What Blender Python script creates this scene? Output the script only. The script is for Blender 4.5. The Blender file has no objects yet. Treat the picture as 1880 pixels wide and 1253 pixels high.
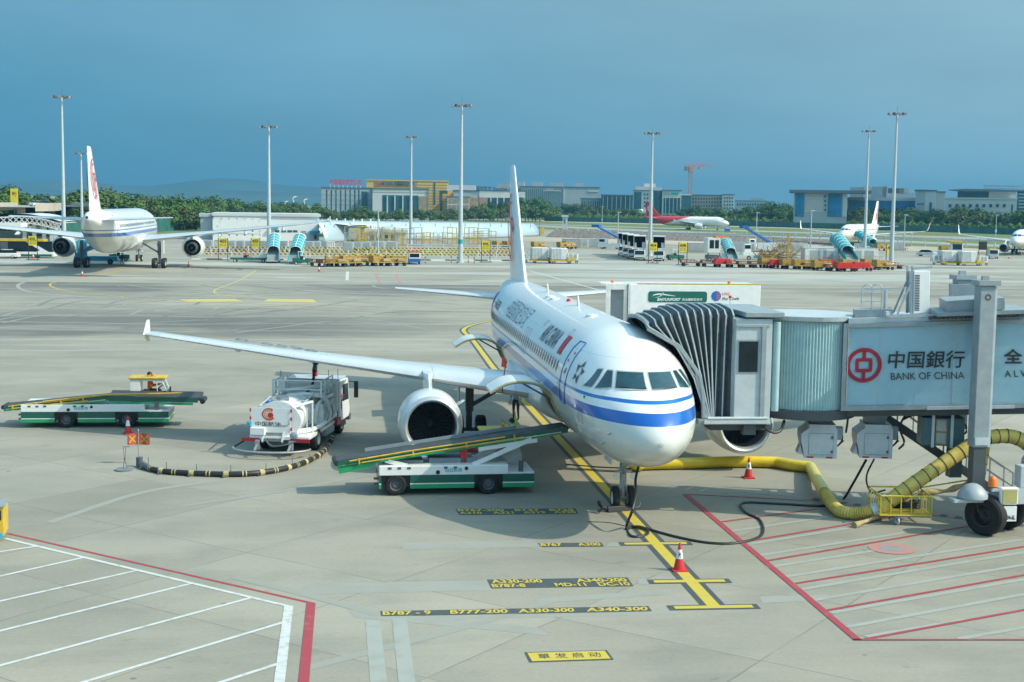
import bpy, bmesh, math, random
from math import sin, cos, pi, sqrt, atan2, radians
from mathutils import Vector, Matrix
R = random.Random(7)
scn = bpy.context.scene
COL = scn.collection
# ------------------------------------------------------------ camera
F, PITCH, ROLL, YAW, CX, CY, H = 2539., .0979, .0141, .1168, 940., 626.5, 9.646
_c, _s = cos(PITCH), sin(PITCH)
FW = Vector((sin(YAW)*_c, cos(YAW)*_c, -_s)); _r = Vector((cos(YAW), -sin(YAW), 0)); _u = _r.cross(FW)
RR = _r*cos(ROLL)+_u*sin(ROLL); UU = _u*cos(ROLL)-_r*sin(ROLL)
cam = bpy.data.objects.new('camera', bpy.data.cameras.new('camera'))
COL.objects.link(cam)
M = Matrix((RR, UU, -FW)).transposed().to_4x4(); M.translation = (0, 0, H)
cam.matrix_world = M
cam.data.sensor_width = 36; cam.data.lens = F/1880*36; cam.data.clip_start = .5; cam.data.clip_end = 30000
scn.camera = cam
scn.view_settings.view_transform = 'Standard'; scn.view_settings.look = 'None'
scn.view_settings.exposure = 1.0; scn.view_settings.gamma = 1
# ------------------------------------------------------------ sky and sun
SUN = Vector((1.08, -.42, 1)).normalized()
EL = math.asin(SUN.z); AZ = atan2(SUN.x, SUN.y)
sd = bpy.data.lights.new('sun', 'SUN'); sd.energy = 2.3; sd.angle = radians(.5); sd.color = (1, .92, .76)
so = bpy.data.objects.new('sun', sd); COL.objects.link(so); so.rotation_euler = SUN.to_track_quat('Z', 'Y').to_euler(); so.location = (50, -20, 60)
w = bpy.data.worlds.new('World'); scn.world = w; w.use_nodes = True
N, L = w.node_tree.nodes, w.node_tree.links
N.clear()
out = N.new('ShaderNodeOutputWorld'); bg = N.new('ShaderNodeBackground'); bg.inputs[1].default_value = .15
sky = N.new('ShaderNodeTexSky'); sky.sky_type = 'NISHITA'; sky.sun_disc = False; sky.sun_elevation = EL; sky.sun_rotation = AZ
tc = N.new('ShaderNodeTexCoord'); sx = N.new('ShaderNodeSeparateXYZ'); L.new(tc.outputs['Generated'], sx.inputs[0])
# storm cloud bank low in the sky: blue ramp by elevation, broken by soft noise, clear Nishita sky above it
rp = N.new('ShaderNodeValToRGB'); L.new(sx.outputs[2], rp.inputs[0])
el = rp.color_ramp.elements
SK = 1/.15
def skc(r, g, b):
    f = lambda c: ((c/255+.055)/1.055)**2.4
    k = SK/2**1.0
    return (f(r)*k, f(g)*k, f(b)*k, 1)
el[0].position = 0; el[0].color = skc(90, 150, 180)
el[1].position = .16; el[1].color = skc(118, 168, 196)
for p_, c_ in ((.03, (84, 152, 182)), (.07, (92, 158, 189)), (.11, (104, 165, 194))):
    e_ = el.new(p_); e_.color = skc(*c_)
mpn = N.new('ShaderNodeMapping'); mpn.inputs['Scale'].default_value = (1.2, 1.2, 4.0); L.new(tc.outputs['Generated'], mpn.inputs[0])
nz = N.new('ShaderNodeTexNoise'); nz.inputs['Scale'].default_value = 3.0; nz.inputs['Detail'].default_value = 5; L.new(mpn.outputs[0], nz.inputs[0])
mr = N.new('ShaderNodeMapRange'); mr.inputs[1].default_value = .3; mr.inputs[2].default_value = .7; mr.inputs[3].default_value = .88; mr.inputs[4].default_value = 1.1; L.new(nz.outputs[0], mr.inputs[0])
# a little paler to the right
mx = N.new('ShaderNodeMapRange'); mx.inputs[1].default_value = -.25; mx.inputs[2].default_value = .5; mx.inputs[3].default_value = 0; mx.inputs[4].default_value = .85; L.new(sx.outputs[0], mx.inputs[0])
gx = N.new('ShaderNodeMixRGB'); gx.inputs[2].default_value = skc(152, 190, 205); L.new(mx.outputs[0], gx.inputs[0]); L.new(rp.outputs[0], gx.inputs[1])
ml = N.new('ShaderNodeMixRGB'); ml.blend_type = 'MULTIPLY'; ml.inputs[0].default_value = 1; L.new(gx.outputs[0], ml.inputs[1]); L.new(mr.outputs[0], ml.inputs[2])
fz = N.new('ShaderNodeMapRange'); fz.inputs[1].default_value = .2; fz.inputs[2].default_value = .5; L.new(sx.outputs[2], fz.inputs[0])
mm = N.new('ShaderNodeMixRGB'); L.new(fz.outputs[0], mm.inputs[0]); L.new(ml.outputs[0], mm.inputs[1]); L.new(sky.outputs[0], mm.inputs[2])
tn = N.new('ShaderNodeMixRGB'); tn.blend_type = 'MULTIPLY'; tn.inputs[0].default_value = 1; tn.inputs[2].default_value = (1.2, 1.42, 1.14, 1); L.new(sky.outputs[0], tn.inputs[1]); L.new(tn.outputs[0], mm.inputs[2]); L.new(mm.outputs[0], bg.inputs[0]); L.new(bg.outputs[0], out.inputs[0])

# ------------------------------------------------------------ helpers
def ray(px, py): return FW+RR*((px-CX)/F)-UU*((py-CY)/F)
def G(px, py, z=0.):                      # point of the ground seen at a pixel of the photo
    d = ray(px, py); t = (z-H)/d.z; return Vector((d.x*t, d.y*t, z))
def at(px, py, Y):
    d = ray(px, py); t = Y/d.y; return Vector((d.x*t, Y, H+d.z*t))
def ppm(p):                               # photo pixels per metre at a point
    return F/((Vector(p)-Vector((0, 0, H))).dot(FW))

def mat(name, col, rough=.5, metal=0., var=.12, scale=3., spec=.5, coat=0., bump=0., stretch=None, emit=None, trans=0., dirt=None):
    m = bpy.data.materials.new(name); m.use_nodes = True
    n, l = m.node_tree.nodes, m.node_tree.links; b = n['Principled BSDF']
    b.inputs['Roughness'].default_value = rough; b.inputs['Metallic'].default_value = metal
    b.inputs['Specular IOR Level'].default_value = spec; b.inputs['Coat Weight'].default_value = coat
    b.inputs['Coat Roughness'].default_value = .08
    c = n.new('ShaderNodeTexCoord'); mp = n.new('ShaderNodeMapping'); l.new(c.outputs['Object'], mp.inputs[0])
    if stretch: mp.inputs['Scale'].default_value = stretch
    t = n.new('ShaderNodeTexNoise'); t.inputs['Scale'].default_value = scale; t.inputs['Detail'].default_value = 6; t.inputs['Roughness'].default_value = .65
    l.new(mp.outputs[0], t.inputs[0])
    r = n.new('ShaderNodeMapRange'); r.inputs[1].default_value = .35; r.inputs[2].default_value = .68; l.new(t.outputs[0], r.inputs[0])
    x = n.new('ShaderNodeMixRGB'); l.new(r.outputs[0], x.inputs[0])
    x.inputs[1].default_value = (*[min(1, v*(1+var*.4)) for v in col], 1)
    x.inputs[2].default_value = (*(dirt or [v*(1-var) for v in col]), 1)
    l.new(x.outputs[0], b.inputs['Base Color'])
    q = n.new('ShaderNodeMapRange'); q.inputs[3].default_value = max(0, rough-.07); q.inputs[4].default_value = min(1, rough+.1); l.new(t.outputs[0], q.inputs[0]); l.new(q.outputs[0], b.inputs['Roughness'])
    if bump:
        bp = n.new('ShaderNodeBump'); bp.inputs['Strength'].default_value = bump; bp.inputs['Distance'].default_value = .02; l.new(t.outputs[0], bp.inputs['Height']); l.new(bp.outputs[0], b.inputs['Normal'])
    if emit: b.inputs['Emission Color'].default_value = (*emit, 1); b.inputs['Emission Strength'].default_value = 1
    if trans: b.inputs['Transmission Weight'].default_value = trans
    return m
MT = dict(
 white=mat('white_paint', (.78, .79, .78), .32, coat=.3, var=.07), offwhite=mat('worn_white_paint', (.66, .67, .65), .5, var=.22),
 grey=mat('grey_paint', (.32, .37, .40), .45, var=.15), lgrey=mat('light_grey_paint', (.46, .52, .55), .4, var=.12),
 dgrey=mat('dark_grey_paint', (.09, .10, .11), .5), black=mat('black_plastic', (.018, .018, .02), .5), rubber=mat('tyre_rubber', (.013, .013, .015), .8, var=.4),
 steel=mat('bare_steel', (.42, .43, .44), .35, .8), alu=mat('polished_aluminium', (.62, .64, .66), .25, .9), galv=mat('galvanised_steel', (.36, .38, .39), .5, .4, var=.2),
 green=mat('dark_green_paint', (.012, .13, .095), .4), lgreen=mat('bright_green_paint', (.03, .36, .14), .4), teal=mat('teal_canvas', (.015, .33, .37), .5), teal2=mat('pale_teal_panel', (.36, .53, .55), .4),
 yellow=mat('yellow_paint', (.62, .41, .04), .45, var=.25), orange=mat('orange_paint', (.8, .18, .02), .5), red=mat('red_paint', (.58, .03, .03), .45, var=.2), darkred=mat('maroon_paint', (.33, .02, .03), .4),
 blue=mat('blue_paint', (.02, .13, .45), .4), lblue=mat('light_blue_paint', (.05, .42, .62), .4), glass=mat('dark_glass', (.008, .02, .026), .12, spec=.35, var=.3),
 cglass=mat('blue_tinted_glass', (.018, .065, .085), .05, spec=.9, var=.3), rust=mat('rusty_brown_paint', (.26, .11, .05), .8, var=.5, scale=6), mustard=mat('mustard_canvas', (.42, .26, .05), .75, var=.4), tan=mat('tan_canvas', (.42, .33, .16), .8, var=.3),
 conc=mat('pale_concrete', (.5, .48, .43), .85, var=.2), letter=mat('black_lettering', (.025, .03, .035), .5), lettergrey=mat('grey_lettering', (.10, .12, .14), .5), letterred=mat('red_lettering', (.55, .02, .04), .5), letterwhite=mat('white_lettering', (.8, .8, .8), .5), lettery=mat('yellow_lettering', (.7, .5, .04), .6, var=.3),
 skin=mat('skin', (.42, .24, .16), .6), trousers=mat('dark_trousers', (.02, .022, .03), .8), hivis=mat('lime_safety_vest', (.45, .75, .04), .6), orangecloth=mat('orange_work_shirt', (.75, .16, .03), .7), hair=mat('black_hair', (.012, .01, .01), .6), shirt=mat('blue_grey_shirt', (.2, .28, .35), .7),
 ribgrey=mat('weathered_grey_fabric', (.07, .088, .098), .6, var=.3, scale=5), amber=mat('amber_lens', (.8, .2, .02), .2), lens=mat('lamp_glass', (.7, .72, .7), .1),
)
class MB:
    def __init__(s): s.v = []; s.f = []
    def add(s, vs, fs):
        k = len(s.v); s.v += [Vector(p) for p in vs]; s.f += [tuple(i+k for i in f) for f in fs]; return s
    def box(s, c, d, rz=0, m=None):
        x, y, z = d[0]/2, d[1]/2, d[2]/2
        vs = [Vector((a, b, e)) for a in (-x, x) for b in (-y, y) for e in (-z, z)]
        Q = (m if m else Matrix.Rotation(rz, 3, 'Z'))
        return s.add([Q @ p+Vector(c) for p in vs], [(0, 1, 3, 2), (4, 6, 7, 5), (0, 4, 5, 1), (2, 3, 7, 6), (0, 2, 6, 4), (1, 5, 7, 3)])
    def bb(s, x0, x1, y0, y1, z0, z1): return s.box(((x0+x1)/2, (y0+y1)/2, (z0+z1)/2), (abs(x1-x0), abs(y1-y0), abs(z1-z0)))
    def bar(s, a, b, wd, ht=None):        # rectangular bar between two points
        a, b = Vector(a), Vector(b); d = b-a; q = d.to_track_quat('X', 'Z').to_matrix()
        return s.box((a+b)/2, (d.length, wd, ht or wd), m=q)
    def loft(s, rings, cap=True, close=True):
        n = len(rings[0]); k = len(s.v); 
        for r in rings: s.v += [Vector(p) for p in r]
        for i in range(len(rings)-1):
            for j in range(n if close else n-1):
                a, b = k+i*n+j, k+i*n+(j+1) % n; s.f.append((a, b, b+n, a+n))
        if cap: s.f.append(tuple(k+j for j in reversed(range(n)))); s.f.append(tuple(k+(len(rings)-1)*n+j for j in range(n)))
        return s
    def cyl(s, a, b, r0, r1=None, n=12, cap=True):
        a, b = Vector(a), Vector(b); r1 = r0 if r1 is None else r1; q = (b-a).to_track_quat('Z', 'Y').to_matrix()
        ring = lambda c, r: [c+q @ Vector((r*cos(2*pi*i/n), r*sin(2*pi*i/n), 0)) for i in range(n)]
        return s.loft([ring(a, r0), ring(b, r1)], cap)
    def lathe(s, a, ax, prof, n=24, cap=False):   # prof: (distance along, radius)
        a = Vector(a); q = Vector(ax).to_track_quat('Z', 'Y').to_matrix()
        return s.loft([[a+q @ Vector((r*cos(2*pi*i/n), r*sin(2*pi*i/n), t)) for i in range(n)] for t, r in prof], cap)
    def tube(s, pts, r, n=8, rf=None):
        P = [Vector(p) for p in pts]; rings = []
        up = Vector((0, 0, 1))
        for i, p in enumerate(P):
            d = (P[min(i+1, len(P)-1)]-P[max(i-1, 0)]).normalized()
            e = d.cross(up); e = e.normalized() if e.length > 1e-4 else Vector((1, 0, 0)); g = e.cross(d)
            rr = rf(i) if rf else r
            rings.append([p+e*rr*cos(2*pi*j/n)+g*rr*sin(2*pi*j/n) for j in range(n)])
        return s.loft(rings)
    def prism(s, poly, fn0, fn1):         # polygon in 2D mapped by two functions to 3D
        n = len(poly); return s.add([fn0(*p) for p in poly]+[fn1(*p) for p in poly], [tuple(range(n))[::-1], tuple(range(n, 2*n))]+[(i, (i+1) % n, n+(i+1) % n, n+i) for i in range(n)])
    def build(s, name, m, parent=None, smooth=False, bevel=0, tag=None, clean=True):
        me = bpy.data.meshes.new(name); me.from_pydata([tuple(v) for v in s.v], [], s.f)
        if clean:
            bm = bmesh.new(); bm.from_mesh(me); bmesh.ops.recalc_face_normals(bm, faces=bm.faces); bm.to_mesh(me); bm.free()
        me.materials.append(MT[m] if isinstance(m, str) else m)
        if smooth:
            for p in me.polygons: p.use_smooth = True
        o = bpy.data.objects.new(name, me); COL.objects.link(o)
        if parent: o.parent = parent
        if smooth and smooth is not True: 
            md = o.modifiers.new('edges', 'EDGE_SPLIT'); md.split_angle = radians(smooth)
        if bevel: md = o.modifiers.new('bevel', 'BEVEL'); md.width = bevel; md.segments = 2; md.limit_method = 'ANGLE'; md.angle_limit = radians(40)
        if tag: settag(o, *tag)
        return o
def settag(o, label=None, cat=None, group=None, kind=None):
    for k, v in (('label', label), ('category', cat), ('group', group), ('kind', kind)):
        if v: o[k] = v
    return o
def thing(name, loc, rz, label, cat, group=None):
    o = bpy.data.objects.new(name, None); COL.objects.link(o); o.empty_display_size = .1
    o.location = loc; o.rotation_euler = (0, 0, rz); return settag(o, label, cat, group)
KIDS = {}
def copy_tree(o, loc=None, rz=None, label=None, scale=None, parent=None):
    c = o.copy(); COL.objects.link(c)
    if parent is not None: c.parent = parent
    if loc is not None: c.location = loc
    if rz is not None: c.rotation_euler = (0, 0, rz)
    if scale is not None: c.scale = scale if hasattr(scale, '__len__') else (scale,)*3
    if label: c['label'] = label
    for ch in o.children: copy_tree(ch, parent=c)
    return c
def struct(name, mb, m, **k): return settag(mb.build(name, m, **k), kind='structure')
def smoothpath(pts, n=8):                 # Catmull-Rom
    P = [Vector(p) for p in pts]; P = [2*P[0]-P[1]]+P+[2*P[-1]-P[-2]]; o = []
    for i in range(1, len(P)-2):
        for k in range(n):
            t = k/n; a, b, c, d = P[i-1:i+3]
            o.append(.5*((2*b)+(c-a)*t+(2*a-5*b+4*c-d)*t*t+(3*b-a-3*c+d)*t**3))
    o.append(P[-2]); return o
# ------------------------------------------------------------ lettering, all meshed while the scene is still small
def txt(body, bold=.0, shear=0., sub=0, space=1.):
    c = bpy.data.curves.new('t', 'FONT'); c.body = body; c.size = 1; c.offset = bold; c.shear = shear; c.space_character = space; c.resolution_u = 3
    o = bpy.data.objects.new('t', c); COL.objects.link(o)
    dg = bpy.context.evaluated_depsgraph_get(); m = bpy.data.meshes.new_from_object(o.evaluated_get(dg))
    bm = bmesh.new(); bm.from_mesh(m); bmesh.ops.remove_doubles(bm, verts=bm.verts, dist=1e-4)
    if sub: bmesh.ops.triangulate(bm, faces=bm.faces); bmesh.ops.subdivide_edges(bm, edges=bm.edges, cuts=sub, use_grid_fill=True)
    v = [p.co.copy() for p in bm.verts]; f = [tuple(q.index for q in p.verts) for p in bm.faces]; bm.free()
    bpy.data.objects.remove(o); bpy.data.curves.remove(c); bpy.data.meshes.remove(m)
    if not v: return [], []
    x0 = min(p.x for p in v); x1 = max(p.x for p in v); y0 = min(p.y for p in v); y1 = max(p.y for p in v)
    return [((p.x-x0)/(x1-x0), (p.y-y0)/(y1-y0)) for p in v], f
TX = {}
for k_, a_ in dict(
    airchina=('AIR CHINA', .012, .25, 1), cn_air=('中国国际航空公司', -.004, .35, 1, 1.3), reg=('B-6596', .01, .0, 1), boc=('BANK OF CHINA', 0), boc_cn=('中国銀行', .012, .15), quan=('全', .03), alw=('A L W', .012), cnaf=('中国航油', .01), cnafs=('China Aviation Oil', .02),
    g1=('B767-200   B737   B738', .03), g2=('A310    A321   A319   A320', .03), g3=('B767      A300', .03), g4=('A330-200          A340-200', .03), g5=('B787-8         MD-11   DC-10', .03), g6=('B787 - 9', .03), g6b=('B777-200', .03), g6c=('A330-300', .03), g6d=('A340-300', .03), g7=('單 发 启 动', .0),
    n405l=('405L', .02), n405=('405', .02), n405r=('405R', .02), n404l=('404L', .02), n404=('404', .02), n404r=('404R', .02), n40x=('40', .02), small=('B737 A320', .01),
    baiyun=('BAIYUNPORT', .03, .3), baiyun_cn=('白云国际航空港', .02), lsg=('LSG', .02), skychefs=('Sky Chefs', .01), cat_cn=('广州白云航空食品有限公司', .0), bridge_no=('404-6L', .03), airch_roof=('AIR CHINA 中国国际航空公司', .02), cn_red=('中国国际航空公司', .02), shenzhen=('深圳航空 Shenzhen Airlines', .02), shen_tail=('SHENZHEN AIRLINES 深圳航空', .0), num=('4018', .02), tower=('T-0051', .02), az=('白云机场', .01), zh=('助', .02)).items():
    TX[k_] = txt(*a_)
def lettering(key, fn, m, parent, name='lettering', thick=None):
    v, f = TX[key]; mb = MB(); mb.v = [Vector(fn(a, b)) for a, b in v]; mb.f = list(f); return mb.build(name, m, parent, clean=False)
def flat(o, ux, uz, w_, h_):              # map unit text to a plane: origin, right vector, up vector
    o, ux, uz = Vector(o), Vector(ux).normalized(), Vector(uz).normalized(); return lambda a, b: o+ux*(a*w_)+uz*(b*h_)
def disc(fn, cx, cy, r0, r1=0, n=28, a0=0, a1=2*pi):
    mb = MB(); k = n+1
    pts = [(cx+r*cos(a0+(a1-a0)*i/n), cy+r*sin(a0+(a1-a0)*i/n)) for r in (r1, r0) for i in range(k)]
    mb.v = [Vector(fn(*p)) for p in pts]; mb.f = [(i, i+1, k+i+1, k+i) for i in range(n)]; return mb
def poly2(fn, pts): mb = MB(); mb.v = [Vector(fn(*p)) for p in pts]; mb.f = [tuple(range(len(pts)))]; return mb
def join(*mbs):
    o = MB()
    for m in mbs: o.add(m.v, m.f)
    return o

# ------------------------------------------------------------ apron
def nodes(m): return m.node_tree.nodes, m.node_tree.links
def concrete():
    m = bpy.data.materials.new('apron_concrete'); m.use_nodes = True; n, l = nodes(m); b = n['Principled BSDF']
    def math(op, a, c=None, clamp=False):
        q = n.new('ShaderNodeMath'); q.operation = op; q.use_clamp = clamp
        for i, v in enumerate((a, c)):
            if v is None: continue
            if isinstance(v, (int, float)): q.inputs[i].default_value = v
            else: l.new(v, q.inputs[i])
        return q.outputs[0]
    def noise(scale, st=(1, 1, 1), det=5, rough=.6, rot=0):
        mp = n.new('ShaderNodeMapping'); mp.inputs['Scale'].default_value = st; mp.inputs['Rotation'].default_value = (0, 0, rot); l.new(c.outputs['Object'], mp.inputs[0])
        t = n.new('ShaderNodeTexNoise'); t.inputs['Scale'].default_value = scale; t.inputs['Detail'].default_value = det; t.inputs['Roughness'].default_value = rough; l.new(mp.outputs[0], t.inputs[0]); return t.outputs[0]
    def rng(v, a, b_, c_=0, d=1):
        r = n.new('ShaderNodeMapRange'); r.interpolation_type = 'SMOOTHSTEP'; l.new(v, r.inputs[0]); r.inputs[1].default_value = a; r.inputs[2].default_value = b_; r.inputs[3].default_value = c_; r.inputs[4].default_value = d; return r.outputs[0]
    def mix(f, a, b_):
        x = n.new('ShaderNodeMixRGB'); 
        if isinstance(f, float): x.inputs[0].default_value = f
        else: l.new(f, x.inputs[0])
        for i, v in ((1, a), (2, b_)):
            if isinstance(v, tuple): x.inputs[i].default_value = (*v, 1)
            else: l.new(v, x.inputs[i])
        return x.outputs[0]
    c = n.new('ShaderNodeTexCoord'); s = n.new('ShaderNodeSeparateXYZ'); l.new(c.outputs['Object'], s.inputs[0]); X, Y = s.outputs[0], s.outputs[1]
    big = noise(.05, (1, 1, 1), 4); mid = noise(.35, (1, 1.5, 1)); fine = noise(9, det=8, rough=.75); strk = noise(.16, (.45, 1.5, 1), 7, .72)
    col = mix(rng(big, .35, .65), (.235, .226, .186), (.300, .285, .232))
    col = mix(rng(mid, .42, .72, 0, .55), col, (.188, .188, .160))
    col = mix(rng(strk, .4, .7, 0, .6), col, (.345, .322, .258))
    # tyre-darkened lanes across the taxiway
    far = math('MULTIPLY', rng(Y, 74, 100), rng(Y, 168, 163))
    xb = math('MAXIMUM', math('MULTIPLY', rng(X, -14, 4), rng(X, 48, 30)), math('MAXIMUM', math('MULTIPLY', rng(X, -52, -36), rng(X, -14, -24)), math('MULTIPLY', rng(X, 45, 60), .8)))
    lane = math('MAXIMUM', math('MULTIPLY', math('MULTIPLY', rng(Y, 98, 101), rng(Y, 134, 112)), rng(X, 12, -8, .12, 1)), math('MULTIPLY', math('MULTIPLY', rng(Y, 140, 154), rng(Y, 166.4, 165.6)), xb))
    st2 = noise(.035, (.8, 1.7, 1), 7, .72)
    lm = math('MULTIPLY', lane, rng(st2, .36, .58), True)
    col = mix(math('MULTIPLY', lm, .85), col, (.105, .108, .098))
    # pale patches on the far stands: glare painted into the concrete colour
    pp = math('MULTIPLY', rng(Y, 168, 178), rng(Y, 330, 230)); col = mix(math('MULTIPLY', pp, rng(noise(.03, (.35, 2.4, 1), 4), .5, .56)), col, (.36, .365, .33))
    # smeared tyre arcs
    wv = n.new('ShaderNodeTexWave'); wv.wave_type = 'RINGS'; wv.inputs['Scale'].default_value = .045; wv.inputs['Distortion'].default_value = 5; wv.inputs['Detail'].default_value = 3
    mpw = n.new('ShaderNodeMapping'); mpw.inputs['Location'].default_value = (30, -150, 0); l.new(c.outputs['Object'], mpw.inputs[0]); l.new(mpw.outputs[0], wv.inputs[0])
    wm = math('MULTIPLY', math('MULTIPLY', rng(wv.outputs[0], .86, 1), rng(Y, 70, 95)), rng(Y, 185, 165)); col = mix(math('MULTIPLY', wm, .35), col, (.33, .335, .31))
    # slab joints
    th = .86
    u = math('ADD', math('MULTIPLY', X, cos(th)), math('MULTIPLY', Y, sin(th))); v = math('SUBTRACT', math('MULTIPLY', Y, cos(th)), math('MULTIPLY', X, sin(th)))
    wob = math('MULTIPLY', math('SUBTRACT', mid, .5), .12)
    js = []
    for q in (u, v):
        fr = math('FRACT', math('DIVIDE', math('ADD', math('ADD', q, wob), 500.9), 5.1)); js.append(math('LESS_THAN', math('ABSOLUTE', math('SUBTRACT', fr, .5)), .0045))
    jm = math('MAXIMUM', *js); jm = math('MULTIPLY', jm, rng(Y, 120, 60, 0, .5)); jm = math('MULTIPLY', jm, rng(noise(.4), .35, .55, .2, .8)); col = mix(jm, col, (.06, .065, .065))
    wn_ = n.new('ShaderNodeTexWhiteNoise'); wn_.noise_dimensions = '2D'; cb = n.new('ShaderNodeCombineXYZ')
    for i_, q in enumerate((u, v)): l.new(math('FLOOR', math('DIVIDE', math('ADD', math('ADD', q, wob), 503.45), 5.1)), cb.inputs[i_])
    l.new(cb.outputs[0], wn_.inputs[0]); sl_ = n.new('ShaderNodeMixRGB'); sl_.blend_type = 'MULTIPLY'; sl_.inputs[0].default_value = 1; l.new(col, sl_.inputs[1]); l.new(rng(wn_.outputs[0], 0, 1, .94, 1.05), sl_.inputs[2]); col = sl_.outputs[0]
    # small stains
    stn = rng(noise(.9, (1, 2, 1), 6, .6), .64, .74, 0, .5); col = mix(stn, col, (.14, .14, .135))
    spot = n.new('ShaderNodeTexVoronoi'); spot.inputs['Scale'].default_value = .45; l.new(c.outputs['Object'], spot.inputs[0])
    col = mix(math('MULTIPLY', math('LESS_THAN', spot.outputs['Distance'], .035), .6), col, (.09, .09, .09))
    g = n.new('ShaderNodeMixRGB'); g.blend_type = 'MULTIPLY'; g.inputs[0].default_value = 1; l.new(col, g.inputs[1]); l.new(rng(fine, .3, .7, .93, 1.07), g.inputs[2])
    l.new(g.outputs[0], b.inputs['Base Color']); b.inputs['Roughness'].default_value = .78; b.inputs['Specular IOR Level'].default_value = .35
    bp = n.new('ShaderNodeBump'); bp.inputs['Strength'].default_value = .25; bp.inputs['Distance'].default_value = .01; l.new(fine, bp.inputs['Height']); l.new(bp.outputs[0], b.inputs['Normal'])
    return m
struct('ground', MB().add([(-9000, -200, 0), (9000, -200, 0), (9000, 16000, 0), (-9000, 16000, 0)], [(0, 1, 2, 3)]), concrete())
def paint(name, col, wear=.5, under=(.245, .238, .20), sc=2.5):
    m = mat(name, col, .7, var=0, scale=sc, dirt=under); n, l = nodes(m)
    r = [q for q in n if q.type == 'MAP_RANGE'][0]; r.inputs[1].default_value = .45+.18*(1-wear); r.inputs[2].default_value = .80; r.inputs[4].default_value = min(1, wear*1.3)
    return m
PT = dict(w=paint('white_road_paint', (.52, .54, .53), .75, sc=4), faint=paint('faded_white_road_paint', (.31, .325, .295), .85, sc=1.2), y=paint('yellow_road_paint', (.50, .39, .05), .5), k=paint('black_road_paint', (.055, .07, .075), .4, sc=6), r=paint('red_road_paint', (.32, .045, .06), .45), yf=paint('faded_yellow_road_paint', (.50, .42, .14), .7), pale=paint('pale_red_paint', (.40, .20, .18), .6))
def ribbon(pts, wd, z=.008, close=False):   # ribbon along ground points, constant width (m)
    P = [Vector((p[0], p[1], 0)) for p in pts]; mb = MB(); n = len(P); L_, R_ = [], []
    for i in range(n):
        a = P[max(i-1, 0)] if not close else P[i-1]; b = P[min(i+1, n-1)] if not close else P[(i+1) % n]
        d0 = (P[i]-a).normalized() if (P[i]-a).length > 1e-6 else (b-P[i]).normalized(); d1 = (b-P[i]).normalized() if (b-P[i]).length > 1e-6 else d0
        t = (d0+d1).normalized(); nn = Vector((-t.y, t.x, 0)); k = 1/max(.4, nn.dot(Vector((-d1.y, d1.x, 0))))
        L_.append(P[i]+nn*wd/2*k); R_.append(P[i]-nn*wd/2*k)
    mb.v = [Vector((p.x, p.y, z)) for p in L_+R_]; m_ = n if close else n-1
    mb.f = [(i, (i+1) % n, n+(i+1) % n, n+i) for i in range(m_)]; return mb
def gp(*px): return [G(*p) for p in px]
def line(name, px, wd, m, z=.008, sm=0, close=False):
    P = gp(*px); P = smoothpath(P, sm) if sm else P
    return struct(name, ribbon(P, wd, z, close), PT[m])
# lead-in line and stop bars
lead = gp((1310, 1113), (1262, 1060), (1205, 997), (905, 675), (870, 628)); A_, B_ = lead[0], lead[-2]
ldir = (B_-A_).normalized()
tail_ = smoothpath([B_, G(868, 625), G(851, 607), G(868, 597), G(905, 589), G(1000, 572)], 8)
lp = [A_]+tail_
struct('lead_in_line_edge', ribbon(lp, .62, .008), PT['k']); struct('lead_in_line', ribbon([A_]+tail_, .32, .012), PT['y'])
for a, b in (((1227, 1117), (1393, 1114)), ((1190, 1069), (1341, 1067)), ((1137, 999.5), (1270, 998))):
    p, q = G(*a), G(*b); dd = (q-p).normalized()
    struct('stop_bar_edge', ribbon([p, q], .40, .010), PT['k']); struct('stop_bar', ribbon([p+dd*.15, q-dd*.15], .23, .014), PT['y'])
def gtext(key, bl, br, tl, z=.016, m='y'):
    o, r_, t_ = G(*bl), G(*br), G(*tl); ux, uy = r_-o, t_-o
    mb = MB(); v, f = TX[key]; mb.v = [o+ux*a+uy*b+Vector((0, 0, z)) for a, b in v]; mb.f = list(f); return settag(mb.build('stand_number_marking', PT[m], clean=False), kind='structure')
def gquad(name, px, m, z=.009):
    P = gp(*px); return struct(name, MB().add([p+Vector((0, 0, z)) for p in P], [(0, 1, 2, 3)]), PT[m])
gquad('marking_panel', [(843, 946), (1062, 944), (1056, 934), (836, 935)], 'k'); gtext('g1', (841, 940), (1055, 939.5), (839, 935.6)); gtext('g2', (844, 945.3), (1059, 943.5), (842, 941))
gquad('marking_panel', [(996, 1005), (1109, 1004), (1104, 997), (988, 998)], 'k'); gtext('g3', (994, 1004), (1104, 1003), (991, 998.7))
gquad('marking_panel', [(902, 1081), (1163, 1077), (1152, 1061), (894, 1065)], 'k'); gtext('g4', (904, 1072), (1153, 1069), (900, 1065.6)); gtext('g5', (905, 1080), (1159, 1076.3), (901, 1073.5))
gquad('marking_panel', [(700, 1132), (1197, 1123), (1190, 1113.5), (698, 1123)], 'k')
for k_, a, b in (('g6', 703, 792), ('g6b', 827, 933), ('g6c', 952, 1055), ('g6d', 1077, 1190)):
    yb = 1131-(a-700)*.0175; gtext(k_, (a, yb), (b, yb-(b-a)*.0185), (a-1, yb-7.2))
gquad('marking_panel', [(972, 1217), (1127, 1212), (1114, 1194.5), (963, 1198.5)], 'k'); gquad('marking_panel_fill', [(977, 1215.5), (1121, 1210.5), (1110, 1196), (968, 1200)], 'y', .013); gtext('g7', (990, 1211), (1105, 1207.5), (986, 1202), .018, 'k')
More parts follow.
